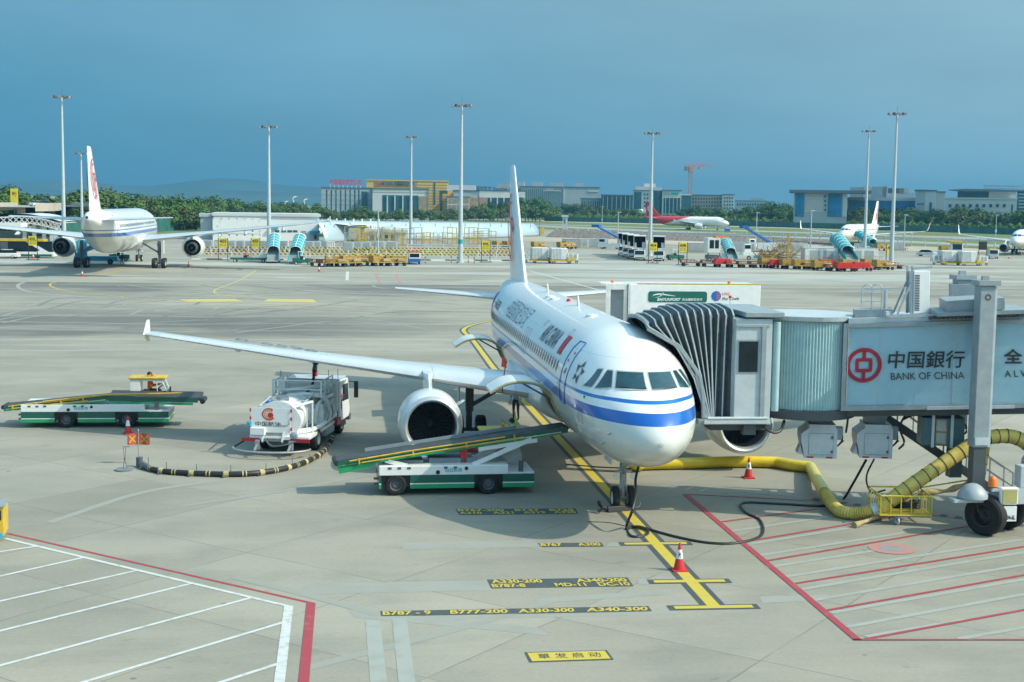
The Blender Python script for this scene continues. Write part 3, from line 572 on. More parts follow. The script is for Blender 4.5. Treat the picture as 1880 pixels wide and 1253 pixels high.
        for xe in (wx+2.4, wx+3.3):
            P = [(xe, 3.95), (xe+.5, 3.95), (xe+.5, 4.9), (xe, 4.9), (xe, 3.95)]; full = [(a[0]+(b[0]-a[0])*q/4, a[1]+(b[1]-a[1])*q/4) for a, b in zip(P, P[1:]) for q in range(5)]
            MB().tube([skin_z(a, b, .006, L, s) for a, b in full], .010 if hero else .015, 4).build('emergency_exit_outline', 'lgrey', fu)
    return T, fu
# ---- the airliner at the gate
HX, HY = 8.70, 37.81
A1, fu = airliner('gate_airliner', (HX, HY, 0), .005, 'white twin-engine airliner with blue nose stripes, docked at the jet bridge', hero=1)
for s in (1, -1):
    if s == 1:
        lettering('airchina', lambda a, b: fus_arc(12.35-a*3.45, -.02+b*.72+.28, .02), 'lettergrey', fu)
        MT['palegrey'] = mat('soft_grey_lettering', (.22, .26, .30), .5); lettering('cn_air', lambda a, b: fus_arc(23.7-a*6.6, .22+b*1.0, .02), 'palegrey', fu)
        lettering('reg', lambda a, b: fus_arc(28.6-a*2.3, .25+b*.45, .02), 'lettergrey', fu)
    else:
        lettering('airchina', lambda a, b: fus_arc(8.9+a*3.45, .26+b*.72, .02, s=-1), 'lettergrey', fu)
    mb = MB(); g_ = [(7.25+.68*i/4, .24+.72*j/5) for i in range(5) for j in range(6)]; mb.v = [fus_arc(a+(.12 if s > 0 else 0)*((b-.24)/.72)*0, b, .02, s=s) for a, b in g_]; mb.f = [(i*6+j, i*6+6+j, i*6+7+j, i*6+j+1) for i in range(4) for j in range(5)]; mb.build('flag', 'letterred', fu, clean=False)
    # five-dart alliance emblem behind the cockpit
    st = MB()
    for i in range(5):
        a = 2*pi*i/5+.3; c1 = (4.05+.26*cos(a), .06+.26*sin(a)); q = [(c1[0]+.17*cos(a+d), c1[1]+.17*sin(a+d)) for d in (.5, 2.0, 3.9)]; kx = len(st.v); st.v += [fus_arc(x_, y_, .02, s=s) for x_, y_ in q]; st.f.append((kx, kx+1, kx+2))
    st.build('alliance_emblem', 'lettergrey', fu, clean=False)
    # small white placard below the stripe (its printed code is left out)
    mb = MB(); mb.v = [skin_z(3.5+a, 2.75+b, .015, s=s) for a, b in ((0, 0), (.34, 0), (.34, .5), (0, .5))]; mb.f = [(0, 1, 2, 3)]; mb.build('placard', 'white', fu, clean=False)
lettering('reg', lambda a, b: Vector((-(13.3-a*3.4), 18.9-.2*0+(12.0-13.3+a*3.4)*-.50+.25+(1-b)*-.9+.6, 0))+Vector((0, 0, 2.75+(13.3-a*3.4-2)*.0933+.19)), 'lettergrey', A1, 'wing_registration')
# antennas, beacon and a hoist mast on top
MB().prism([(0, 0), (.4, 0), (.42, .38), (.25, .38)], lambda a, b: (-.02, 14+a, 5.86+b), lambda a, b: (.02, 14+a, 5.86+b)).build('antenna', 'white', fu)
MB().prism([(0, 0), (.4, 0), (.42, .38), (.25, .38)], lambda a, b: (-.02, 22+a, 5.86+b), lambda a, b: (.02, 22+a, 5.86+b)).build('antenna', 'white', fu)
MB().lathe((0, 16.5, 5.86), (0, 0, 1), [(0, .09), (.08, .09), (.12, .03), (.13, .001)], 12).build('beacon', 'red', fu, smooth=40)
for x_ in (18.2, 19.4, 9.6): MB().lathe((-.3, x_, 5.80), (0, 0, 1), [(0, .22), (.09, .2), (.12, .001)], 16).build('antenna_dome', 'white', fu, smooth=40)
# pitot probes and small marks round the nose
MB().cyl(skin_z(1.2, 3.1, .0), skin_z(1.2, 3.1, .12)+Vector((0, -.12, 0)), .02).build('pitot_probe', 'steel', fu); MB().cyl(skin_z(1.7, 2.75, .0), skin_z(1.7, 2.75, .12)+Vector((0, -.12, 0)), .02).build('pitot_probe', 'steel', fu)
for xa, za, wd_, ht_ in ((2.2, 2.35, .5, .35), (3.0, 3.1, .35, .28), (6.6, 2.5, .7, .4), (4.6, 2.2, .45, .3), (10.8, 3.0, .4, .4), (13.0, 5.2, .3, .2), (7.9, 5.3, .35, .2)):
    for s in (1, -1):
        P = [(xa, za), (xa+wd_, za), (xa+wd_, za+ht_), (xa, za+ht_), (xa, za)]; MB().tube([skin_z(a[0]+(b[0]-a[0])*q/4, a[1]+(b[1]-a[1])*q/4, .004, s=s) for a, b in zip(P, P[1:]) for q in range(5)], .007, 4).build('access_panel_outline', 'grey', fu)
for xa, za in ((5.35, 4.95), (5.6, 4.7), (2.9, 3.9), (6.3, 3.9), (3.9, 2.9), (9.2, 4.0)):
    mb = MB(); mb.v = [skin_z(xa+a, za+b, .015) for a, b in ((0, 0), (.1, 0), (.1, .07), (0, .07))]; mb.f = [(0, 1, 2, 3)]; mb.build('stencil', 'letterred' if xa > 5 else 'lettergrey', fu, clean=False)
# cargo doors standing open on the starboard side
def cargo_door(x0, x1, nm='cargo_door'):
    op = MB(); zs = [1.98+1.22*i/8 for i in range(9)]; op.v = [skin_z(x, z, .01) for x in (x0, x1) for z in zs]; op.f = [(i, i+1, 10+i, 9+i) for i in range(8)]; op.build('cargo_opening_shade', 'innerdark', fu, clean=False)  # near-black sheet on the uncut skin, the hold's darkness painted on
    ed = []
    for z in zs: ed.append((x0, z))
    for z in reversed(zs): ed.append((x1, z))
    ed.append(ed[0]); MB().tube([skin_z(a, b, .02) for a, b in ed], .045, 6).build('cargo_opening_seal', 'seal', fu)
    P = smoothpath([(1.88, 0, 3.30), (2.35, 0, 3.64), (2.9, 0, 3.74), (3.45, 0, 3.66), (3.95, 0, 3.38)], 4); d = MB()
    sec = lambda x, o: [Vector((-p.x, x, p.z+o)) for p in P]
    d.loft([sec(x0, 0)+sec(x0, -.09)[::-1], sec(x1, 0)+sec(x1, -.09)[::-1]]); D = d.build(nm, 'white', A1, smooth=35)
    MB().tube([p+Vector((0, -.015, -.04)) for p in sec(x0, 0)], .05, 6).build('door_edge_seal', 'seal', D); MB().tube([p+Vector((0, .015, -.04)) for p in sec(x1, 0)], .05, 6).build('door_edge_seal', 'seal', D)
    MB().bar((-1.9, x0+.2, 3.1), (-2.9, x0+.2, 3.66), .06).build('door_strut', 'darkmetal', D)
cargo_door(8.2, 10.0); cargo_door(23.3, 25.1)
# lowered inboard landing light / gear-bay strut seen behind the aft door
# fuelling hose and red flag on the wing root
MB().tube(smoothpath([(-3.3, 10.6, 3.0), (-3.2, 10.9, 3.6), (-3.15, 11.0, 3.9)], 4), .02, 5).build('warning_flag_pole', 'black', A1)
MB().prism([(0, 0), (.28, .02), (.24, .4), (.05, .35)], lambda a, b: (-3.1-a*.5, 11.0+a, 3.85+b*.9), lambda a, b: (-3.12-a*.5, 11.02+a, 3.85+b*.9)).build('warning_flag', 'red', A1)
# ------------------------------------------------------------ jet bridge
JB = thing('jet_bridge', (19, 41, 0), 0, 'grey passenger jet bridge carrying bank advertising, reaching to the airliner nose', 'jet bridge')
def J(mb, name, m, parent=None, **k):
    o = mb.build(name, m, parent or JB, **k)
    if parent is None: o.matrix_parent_inverse = Matrix.Translation((-19, -41, 0))
    return o
U = Vector((.961, -.276, 0)).normalized(); NN = Vector((.276, .961, 0)).normalized(); T0 = Vector((15.3, 41.55, 0)); RZ = atan2(U.y, U.x)
zb = lambda s: 3.36+.056*s
def TP(s, d, z, rel=True): return T0+U*s+NN*d+Vector((0, 0, z+(.056*s if rel else 0)))
def face(px, py, off=.0):                  # photo pixel on the tunnel's camera-side wall
    d = ray(px, py); q = T0-NN*off; C_ = Vector((0, 0, H)); t = (q-C_).dot(NN)/d.dot(NN); return C_+d*t
def tbox(s0, s1, d0, d1, z0, z1):
    return MB().add([TP(s, d, z) for s in (s0, s1) for d in (d0, d1) for z in (z0, z1)], [(0, 1, 3, 2), (4, 6, 7, 5), (0, 4, 5, 1), (2, 3, 7, 6), (0, 2, 6, 4), (1, 5, 7, 3)])
MT['jb'] = mat('jet_bridge_panel', (.27, .46, .56), .25, var=.08, coat=.5, scale=1); MT['jbg'] = mat('jet_bridge_frame_grey', (.27, .32, .345), .45, var=.15); MT['jbd'] = mat('jet_bridge_dark_steel', (.07, .085, .095), .5)
J(tbox(.05, 16, .03, 2.2, 3.52, 5.98), 'tunnel_wall', 'jb')
J(tbox(0, 16, -.04, 2.26, 3.36, 3.515), 'floor_beam', 'jbg'); J(tbox(0, 16, -.05, 2.26, 5.985, 6.10), 'roof_edge_beam', 'jbg'); J(tbox(0.15, 16, .04, 2.2, 6.105, 6.26), 'tunnel_roof', 'lgrey'); J(tbox(.1, 16, .3, 1.9, 3.12, 3.355), 'under_beam', 'jbd')
J(tbox(-.0, .12, -.06, .03, 3.52, 5.98), 'end_post', 'jbg'); J(tbox(.14, .17, -.055, .03, 3.52, 5.98), 'end_post', 'alu')
for i in range(1, 13): J(tbox(i*1.12, i*1.12+.012, .022, .03, 3.53, 5.97), 'panel_seam', 'lgrey')
J(tbox(1.3, 16, -.02, .02, 6.27, 6.34).box(TP(1.3, .1, 6.34), (.12, .2, .22)), 'cable_tray', 'lgrey')
J(tbox(2.6, 5.2, -.12, -.05, 3.36, 3.46), 'cable_duct', 'lgrey')
# advertising
MT['bankred'] = mat('shaded_red_lettering', (.34, .012, .035), .5)  # letter red darkened, shade of the tunnel wall put into the colour
fc = face(1586, 671, .01)
fx = lambda a, b: fc+U*a+Vector((0, 0, b+.056*a))-NN*0
J(disc(fx, 0, 0, .545, .425, 40), 'bank_emblem', 'bankred', clean=False)
rr_ = lambda w_, h_, r: [(sx_*(w_-r)+r*cos(a), sy_*(h_-r)+r*sin(a)) for sx_, sy_, a0 in ((1, 1, 0), (-1, 1, pi/2), (-1, -1, pi), (1, -1, 1.5*pi)) for a in (a0+pi/2*i/4 for i in range(5))]
o_ = rr_(.26, .22, .07); i_ = rr_(.155, .115, .01); mb = MB(); mb.v = [fx(*p) for p in o_+i_]; n_ = len(o_); mb.f = [(i, (i+1) % n_, n_+(i+1) % n_, n_+i) for i in range(n_)]; J(mb, 'bank_emblem', 'bankred', clean=False)
J(join(poly2(fx, [(-.055, .215), (.055, .215), (.055, .45), (-.055, .45)]), poly2(fx, [(-.055, -.45), (.055, -.45), (.055, -.215), (-.055, -.215)])), 'bank_emblem', 'bankred', clean=False)
def adtext(key, bl, br, tl, m='letter'):
    o, r_, t_ = face(*bl, .012), face(*br, .012), face(*tl, .012); v, f = TX[key]; mb = MB(); mb.v = [o+(r_-o)*a+(t_-o)*b for a, b in v]; mb.f = list(f); return J(mb, 'lettering', m, clean=False)
adtext('boc_cn', (1631, 677), (1773, 676), (1629, 645)); adtext('boc', (1636, 698), (1771, 696), (1635, 685)); adtext('quan', (1843, 668), (1878, 668), (1842, 641)); adtext('alw', (1845, 693), (1892, 692), (1844, 681))
# rooftop gear
ac = MB().box((0, 0, .68), (.52, .5, 1.34)); acp = TP(2.35, .9, 6.3); AC = thing('air_conditioner', acp, RZ+.3, 'white upright louvred air conditioner bolted on the jet bridge roof', 'air conditioner')
AC.rotation_euler = (0, -.03, RZ+.25); ac.build('casing', 'white', AC, bevel=.02); lv = MB()
for i in range(22): lv.box((-.15, -.253, .12+i*.052), (.16, .012, .024))
lv.build('louvres', 'black', AC); MB().box((.263, 0, .35), (.012, .38, .48)).box((.263, 0, .98), (.012, .38, .5)).build('grille', 'lgrey', AC)
MB().bar((-.3, -.2, 0), (-.3, -.2, 1.5), .06).bar((-.3, .2, 0), (-.3, .2, 1.5), .06).bar((-.3, -.2, 1.42), (.34, -.2, 1.46), .07).bar((-.75, -.2, 0), (-.32, -.2, 1.0), .05).bar((-.75, .2, 0), (-.32, .2, 1.0), .05).build('bracket', 'grey', AC)
J(tbox(.35, 1.5, .3, 1.1, 6.27, 6.5), 'roof_hatch_box', 'jbg')
hp = MB()
for s_, a in ((.55, 0), (.85, 0)): hp.tube([TP(s_-.0, .35, 6.5), TP(s_, .35, 7.15)]+[TP(s_+.15-.15*cos(q), .35, 7.15+.15*sin(q)) for q in (pi*i/6 for i in range(1, 6))]+[TP(s_+.3, .35, 7.15), TP(s_+.3, .35, 6.5)], .022, 6)
for q in (6.75, 7.0): hp.bar(TP(.5, .35, q), TP(1.2, .35, q), .03)
hp.bar(TP(1.3, .35, 6.5), TP(1.3, .35, 7.15), .04).bar(TP(1.3, 1.0, 6.5), TP(1.3, 1.0, 7.15), .04).bar(TP(.6, .35, 7.15), TP(1.9, .35, 7.15), .04); J(hp, 'ladder_rail', 'lgrey')
# lift columns
for nm_, cx, cy, ft in (('lift_column', 18.95, 39.62, 1), ('lift_column', 19.75, 42.95, 0)):
    J(MB().bb(cx-.24, cx+.24, cy-.22, cy+.22, 2.55, 7.45), nm_, 'jbg', bevel=.02); J(MB().bb(cx-.2, cx+.2, cy-.18, cy+.18, .95, 2.548), 'inner_column', 'jbd')
    J(MB().bb(cx+.242, cx+.30, cy-.2, cy+.22, 2.55, 7.4), 'sunlit_side_strip', 'lgrey')  # paler strip stands in for the column's sunlit right side
    J(MB().bb(cx-.32, cx+.36, cy-.29, cy+.29, 7.455, 7.60).bb(cx-.12, cx+.1, cy-.05, cy+.05, 7.6, 7.73), 'column_cap', 'jbg'); J(disc(lambda a, b: (cx+a, cy-.225, 7.1+b), 0, 0, .10, .05, 16), 'cap_ring', 'jbd', clean=False)
    J(MB().bb(cx-.2, cx+.22, cy-.24, cy-.221, 2.62, 2.85), 'bolt_plate', 'lgrey')
J(MB().bar((18.0, 41.2, 6.52), (20.6, 40.5, 6.68), 2.3, .12).bar((18.3, 41.1, 6.75), (19.9, 40.6, 6.9), 2.0, .35).bar((19.3, 42.8, 6.9), (20.6, 42.5, 6.95), .5, .8), 'cross_head', 'jbg')
tr = MB()
for i in range(22): q = 2.6+i*.13; tr.box(TP(q, -.03, 6.22), (.09, .1, .10), RZ)
J(tr, 'roller_track', 'jbd')
# drive bogie
wx_ = Vector((.80, .60, 0)).normalized(); bc = Vector((19.45, 39.2, 0))
BG = thing('drive_bogie', bc, 0, 'two-wheeled drive bogie with big black tyres under the jet bridge column', 'bogie'); BG.parent = None
for s_ in (-1, 1):
    c_ = wx_*(.66*s_)+Vector((.0, 0, .62)); o = wheel_mb(c_, .62, .46, wx_, 36).build('tyre', 'rubber', BG, smooth=35); rim_mb(c_, .62, .47, wx_, 28).build('rim', 'black', o, smooth=35)
MB().box((0, 0, .85), (.5, .55, .6), atan2(wx_.y, wx_.x)).cyl(wx_*-.6+Vector((0, 0, .62)), wx_*.6+Vector((0, 0, .62)), .1).build('axle_housing', 'jbd', BG)
MB().bb(-.45, .35, -.55, -.42, 1.35, 1.42).bb(-.2, .95, -.5, -.3, .95, 1.45).build('bogie_frame', 'lgrey', BG)
MB().bb(-.28, .28, -.78, -.62, .98, 1.52).build('flood_lamp', 'white', BG, bevel=.05); MB().bb(-.22, .22, -.81, -.785, 1.04, 1.46).build('lamp_glass', mat('yellow_lamp_glass', (.45, .42, .16), .3), BG)
MB().bb(-.17, .23, -.80, -.74, .50, .95).build('number_plate', 'white', BG)
lettering('bridge_no', flat((-.13, -.806, .55), (1, 0, 0), (0, 0, 1), .32, .14), 'letter', BG)
MB().bb(.75, 1.35, -.55, -.2, .98, 1.5).build('control_box', 'white', BG, bevel=.03); lettering('small', flat((1.352, -.5, 1.05), (0, 1, 0), (0, 0, 1), .28, .3), 'letter', BG)
MB().bb(.45, .85, -.5, -.1, 1.45, 2.1).build('junction_box', 'lgrey', BG, bevel=.02); MB().bb(.9, 1.25, -.2, .15, 1.5, 2.15).build('junction_box', 'jb', BG, bevel=.02)
dm = MB().lathe((-.95, -.35, 1.12), (0, 0, 1), [(0, .42), (.02, .45), (.12, .44), (.26, .36), (.38, .24), (.44, .1), (.45, .001)], 20); dm.build('warning_bell_cover', 'grey', BG, smooth=50); MB().bb(-1.6, -.42, -.55, -.15, 1.02, 1.11).build('sensor_bracket', 'lgrey', BG)
MB().lathe((-.42, -.5, 1.5), (0, 0, 1), [(0, .13), (.22, .12), (.3, .07), (.32, .001)], 16).build('warning_beacon', 'orange', BG, smooth=50)
MB().tube(smoothpath([(-.9, -.5, 1.0), (-.8, -.55, .7), (-.45, -.55, .6), (-.15, -.5, .9)], 6), .02, 6).build('cable', 'black', BG)
MB().lathe((1.6, .6, 1.25), (0, 0, 1), [(0, .55), (.8, .55), (1.15, .35), (1.2, .001)], 8, True).build('motor_cover', 'grey', BG)
# rotunda with corrugated shutter
rc = Vector((14.6, 43.12)); NR = 200; rp_ = []
for z in (3.36, 6.16): rp_.append([Vector((rc.x+(1.56+(.022 if j % 2 else -.022))*cos(2*pi*j/NR), rc.y+(1.56+(.022 if j % 2 else -.022))*sin(2*pi*j/NR), z)) for j in range(NR)])
J(MB().loft(rp_), 'corrugated_shutter', 'teal2'); J(MB().lathe((rc.x, rc.y, 6.17), (0, 0, 1), [(0, 1.66), (.14, 1.70), (.145, .01)], 40), 'rotunda_roof', 'lgrey'); J(MB().lathe((rc.x, rc.y, 3.05), (0, 0, 1), [(0, .01), (0, 1.66), (.30, 1.68), (.305, .01)], 40), 'rotunda_base', 'jbd')
J(MB().cyl((13.18, 41.62, 3.36), (13.18, 41.62, 6.14), .12, n=16), 'shutter_roller', 'teal2', smooth=40)
J(MB().bb(12.1, 13.35, 41.4, 45.0, 6.30, 6.46), 'cab_roof_box', 'jbg', bevel=.02)
# cab
J(MB().bb(11.84, 13.0, 41.5, 45.1, 3.10, 6.25), 'cab_wall', 'lgrey', bevel=.02); J(MB().bb(11.95, 12.55, 41.475, 41.505, 4.6, 5.55), 'cab_window', 'glass'); J(MB().bb(11.90, 12.60, 41.485, 41.498, 4.55, 5.6), 'window_frame', 'jbg')
J(MB().bb(12.66, 12.80, 41.44, 41.5, 3.1, 6.0).bb(11.84, 12.9, 41.45, 41.5, 6.0, 6.06), 'cab_post', 'jbg'); J(MB().bb(10.75, 13.05, 41.55, 45.0, 2.93, 3.095), 'cab_floor', 'jbg'); J(MB().bb(10.72, 11.0, 41.9, 44.6, 2.95, 3.3), 'door_bumper', 'black')
J(MB().bb(10.9, 13.0, 41.42, 41.52, 2.98, 3.10).cyl((11.0, 41.45, 3.15), (12.9, 41.45, 3.15), .05), 'floor_rail', 'lgrey'); J(MB().bb(11.2, 13.2, 41.8, 44.6, 2.72, 2.925).bb(12.2, 12.6, 41.6, 41.9, 2.6, 2.92), 'under_frame', 'jbd')
J(MB().tube(smoothpath([(12.8, 41.6, 2.9), (13.1, 41.5, 2.7), (13.4, 41.6, 2.75), (13.6, 41.9, 3.0)], 5), .05, 6), 'cable', 'black')
# folding canopy
NRB = 12; Yf, Yr = 41.75, 44.95
def rib(i, f=0):
    t = i/(NRB-1); tx = 9.12+2.70*t; tz = 6.02+.42*sin(pi/2*min(1, t*1.6))
    a = Vector((tx, 0, tz)); e = Vector((10.96+.42*t+(.45 if i == NRB-1 else .2 if i == NRB-2 else 0), 0, 3.12)); b = Vector((10.12, 0, 5.36)).lerp(a.lerp(e, .3), min(1, t*3.5)); c = Vector((10.80, 0, 4.45)).lerp(a.lerp(e, .62), min(1, t*3.2)); d = Vector((10.92, 0, 3.8)).lerp(a.lerp(e, .82), min(1, t*3.2))
    return [e, d, c, b, a]
def loopof(P, inn=0, z=0):
    L_ = [p+Vector((0, Yf+inn, 0)) for p in P[:-1]]; a = P[-1]
    L_ += [a+Vector((0, Yf+inn, -inn*.6-.10)), a+Vector((0, Yf+.22+inn, .06-inn*.6)), a+Vector((0, Yf+.8, .12-inn*.8)), a+Vector((0, (Yf+Yr)/2, .15-inn*.8)), a+Vector((0, Yr-.3, .06-inn*.6)), a+Vector((0, Yr-inn, -.1-inn*.6))]
    return L_+[p+Vector((0, Yr-inn, 0)) for p in reversed(P[:-1])]
rings = []
for i in range(NRB):
    rings.append(loopof(rib(i)))
    if i < NRB-1: rings.append(loopof([(a+b)/2 for a, b in zip(rib(i), rib(i+1))], .13))
J(MB().loft(rings, cap=False, close=False), 'canopy_bellows', 'ribgrey', clean=False)
for i in range(NRB): J(MB().tube(loopof(rib(i)), .08 if i == 0 else .016+.006*(i % 3), 5), 'canopy_rib', 'jbg' if i == 0 else 'lgrey')
J(MB().bb(11.3, 11.82, 41.95, 44.7, 3.1, 6.1), 'cab_dark_fill', 'innerdark')  # near-black block added for the shade inside the canopy
# boxes hung under the bridge
def hungbox(pxl, py, d, nm, lab, w_=1.0, dd=1.15, h=1.08):
    p = T0; pz = at(pxl, py, 42.0); base = Vector((pz.x, 42.0, pz.z)); T = thing(nm, base, RZ*.75, lab, 'hanging box', 'cabinets hanging under the jet bridge')
    pf = [(0, 0), (w_, 0), (w_, h-.14), (w_-.02, h), (.1, h), (-.12, h-.22), (-.12, .25)]
    MB().prism([(0, 0), (w_, 0), (w_, h-.12), (w_-.05, h-.12), (w_-.05, h), (.12, h), (.12, h-.12), (-.12, h-.30), (-.12, .55)], lambda a, b: (a, 0, b), lambda a, b: (a, dd, b)).build('casing', 'lgrey', T)
    MB().tube([(.12, -.01, .12), (.88*w_, -.01, .12), (.88*w_, -.01, .8), (.12, -.01, .8), (.12, -.01, .12)], .008, 4).build('door_outline', 'grey', T)
    for q in (.22, .68): MB().box((.84*w_, -.02, q), (.05, .03, .08)).build('hinge', 'dgrey', T)
    for q in (.12, .72): MB().box((q*w_+.05, -.015, .03), (.2, .02, .05)).build('reflector', 'darkred', T)
    MB().prism([(.2, h), (.8, h), (.95, h+.55), (.05, h+.55)], lambda a, b: (a, .3, b), lambda a, b: (a, .9, b)).build('hanger', 'jbg', T); MB().box((w_+.12, .5, .75), (.22, .3, .4)).build('junction_box', 'grey', T)
    MB().tube(smoothpath([(w_+.1, .4, .9), (w_+.22, .35, .6), (w_+.05, .3, .35), (w_+.25, .3, .55)], 5), .022, 6).build('cable', 'black', T)
    MB().prism([(-.05, .1), (-.22, .12), (-.12, .4)], lambda a, b: (a, .1, b), lambda a, b: (a, .7, b)).build('vent_flap', 'lgrey', T)
    return T
hungbox(1477, 841, 0, 'power_cabinet', 'pale blue-grey cabinet hanging under the bridge rotunda, nearer the aircraft')
hungbox(1579, 841, 0, 'power_cabinet', 'pale blue-grey cabinet hanging under the bridge between its twin and the dark box')
pz = at(1692, 818, 41.2); T = thing('ventilation_box', (pz.x, 41.2, pz.z), RZ*.8, 'dark teal box slung on two flat straps beneath the advertising tunnel', 'hanging box')
MT['dteal'] = mat('dark_teal_casing', (.05, .12, .14), .45); MB().bb(0, 1.3, 0, .9, 0, .88).build('casing', 'dteal', T, bevel=.02)
for q in (.28, .86): MB().bb(q, q+.09, -.04, -.005, -.05, 1.35).build('strap', 'lgrey', T)
for q in (.05, .46): MB().bb(.42, .74, -.02, -.004, q, q+.38).build('vent_frame', 'tan', T); MB().bb(.46, .70, -.03, -.022, q+.04, q+.34).build('vent_grille', 'grey', T)
MB().tube(smoothpath([(1.31, .3, .7), (1.4, .3, .6), (1.4, .3, .4), (1.31, .3, .35)], 5), .03, 6).build('handle', 'black', T)
MB().tube(smoothpath([at(1665, 757, 41.6), at(1652, 785, 41.6), at(1660, 812, 41.6), at(1650, 825, 41.6)], 5), .035, 6).build('hanging_cable', 'black', tag=('thick black cable dropping between the pale cabinet and dark box', 'cable', 'black cables under the bridge'))
MB().tube(smoothpath([at(1658, 770, 41.6), at(1680, 762, 41.5), at(1720, 768, 41.4), at(1750, 772, 41.4)], 5), .045, 6).build('hanging_cable', 'black', tag=('thick black cable sagging over the dark hanging box', 'cable', 'black cables under the bridge'))
MB().tube(smoothpath([at(1557, 757, 42), at(1556, 775, 42), at(1553, 795, 42)], 5), .035, 6).build('hanging_cable', 'black', tag=('short black cable beside the cabinet under the rotunda', 'cable', 'black cables under the bridge'))
# service stair
ST = thing('service_stair', (20.3, 43.4, 0), 0, 'steel service stair sloping to the ground behind the bridge column', 'stair')
sa, sb = Vector((-3.1, .2, 3.1)), Vector((1.5, -.5, .05)); q = (sb-sa); side = Vector((.13, .98, 0))*.9
for o_ in (0, 1): MB().bar(sa+side*o_, sb+side*o_, .06, .26).build('stringer', 'dgrey', ST)
for i in range(15): MB().box(sa+q*((i+.5)/15)+side*.5, (.26, .9, .04), -.13).build('step', 'steel', ST)
for o_ in (0, 1):
    for hh in (.55, 1.0): MB().bar(sa+side*o_+Vector((0, 0, hh)), sb+side*o_+Vector((0, 0, hh)), .045).build('handrail', 'galv', ST)
    for i in range(7): p = sa+q*(i/6)+side*o_; MB().bar(p, p+Vector((0, 0, 1.0)), .04).build('baluster', 'galv', ST)
# cooling ducts
def ribduct(pts, r, n=10, rings=True, step=.33):
    return MB().tube(pts, r, n)
D1 = [(8.9, 49.3, 1.5), (9.6, 49.1, .75), (10.4, 48.95, .28)]+[tuple(G(x, y, .22)) for x, y in ((1180, 853), (1260, 851), (1360, 848), (1425, 849))]
D2 = D1[-1:]+[tuple(G(x, y, .22)) for x, y in ((1460, 855), (1488, 858))]
MT['duct'] = mat('glossy_yellow_duct_fabric', (.66, .50, .02), .32, var=.15, scale=2, coat=.3); MT['ductr'] = mat('ribbed_ochre_duct_fabric', (.62, .47, .11), .55, var=.25, scale=3)
DU = thing('air_duct', D1[3], 0, 'long yellow cooling duct from the aircraft belly over the ground into the wheeled basket', 'air duct')
def DB(mb, nm, m, **k):
    o = mb.build(nm, m, DU, **k); o.matrix_parent_inverse = Matrix.Translation([-v for v in D1[3]]); return o
DB(MB().tube(smoothpath(D1, 5)+smoothpath(D2, 5)[1:], .21, 14), 'smooth_hose', 'duct', smooth=50)
E3 = smoothpath([G(1488, 858, .24), at(1500, 880, 45.5), at(1514, 905, 43.4)], 5); DB(MB().tube(E3, .20, 14), 'smooth_hose', 'duct', smooth=50)
P4 = smoothpath([E3[-1], at(1527, 925, 42.3), at(1545, 940, 41.3), at(1575, 943, 40.9), at(1602, 938, 40.7)], 14); DB(MB().tube(P4, .19, 14, rf=lambda i: .205 if i % 2 else .17), 'corrugated_hose', 'ductr', smooth=False)
DB(MB().tube([at(1600, 938, 40.7), at(1622, 930, 40.65)], .205, 14), 'hose_collar', 'lgrey', smooth=50)
def ringed(pts, r, step, nm='ribbed_hose'):
    P = smoothpath(pts, 12); o = DB(MB().tube(P, r, 16), nm, 'ductr', smooth=50); acc = 0; rb = MB(); last = P[0]
    for a, b in zip(P, P[1:]):
        acc += (b-a).length
        if acc > step: acc = 0; d = (b-a).normalized(); rb.cyl(b-d*.012, b+d*.012, r+.012, n=16)
    x = rb.build('wire_rib', 'black', o); return o
ringed([at(1618, 932, 40.6), at(1650, 908, 40.5), at(1700, 873, 40.5), at(1760, 833, 40.55), at(1800, 808, 40.6), at(1840, 801, 40.6), at(1870, 806, 40.5), at(1900, 825, 40.4)], .225, .30)
ringed([at(1803, 815, 41.0), at(1797, 850, 41.0), at(1792, 885, 40.9)], .26, .3)
DB(MB().tube(smoothpath([at(1792, 882, 40.9), at(1765, 892, 41), at(1735, 902, 41), at(1690, 906, 41), at(1650, 925, 41), at(1620, 945, 40.8), at(1568, 965, 39.9)], 6), .07, 8, rf=lambda i: .085+.03*sin(i*.9)), 'flat_hose', 'tan', smooth=50)
# basket
bp_ = G(1590, 958); BK = thing('hose_basket', (17.1, 40.6, 0), -.12, 'yellow wire basket on castors holding the coiled ducts', 'basket cart')
bw, bd, b0, b1 = 1.55, 1.9, .32, .92; x0, x1, y0, y1 = -.85, .72, -.5, .95; fr = MB()
for z in (b0, b1): fr.tube([(x0, y0, z), (x1, y0, z), (x1, y1, z), (x0, y1, z), (x0, y0, z)], .028, 6)
fr.build('frame', 'duct', BK)
for i in range(6): MB().bar((x0+(x1-x0)*i/5, y0, b0), (x0+(x1-x0)*i/5, y0, b1), .03).build('bar', 'duct', BK)
for i in range(1, 6): MB().bar((x1, y0+(y1-y0)*i/5, b0), (x1, y0+(y1-y0)*i/5, b1), .03).build('bar', 'duct', BK); MB().bar((x0, y0+(y1-y0)*i/5, b0), (x0, y0+(y1-y0)*i/5, b1), .03).build('bar', 'duct', BK)
mb = MB()
for i in range(12): mb.bar((x0, y0+(y1-y0)*(i+.5)/12, b0), (x1, y0+(y1-y0)*(i+.5)/12, b0), .015)
for i in range(4): mb.bar((x0, y0, b0+.05+i*.05), (x1, y0, b0+.05+i*.05), .012)
mb.build('wire_floor', 'duct', BK); MB().bar((x1, y1-.1, b1), (x1+1.6, y1+.1, 1.15), .04).build('tow_bar', 'duct', BK)
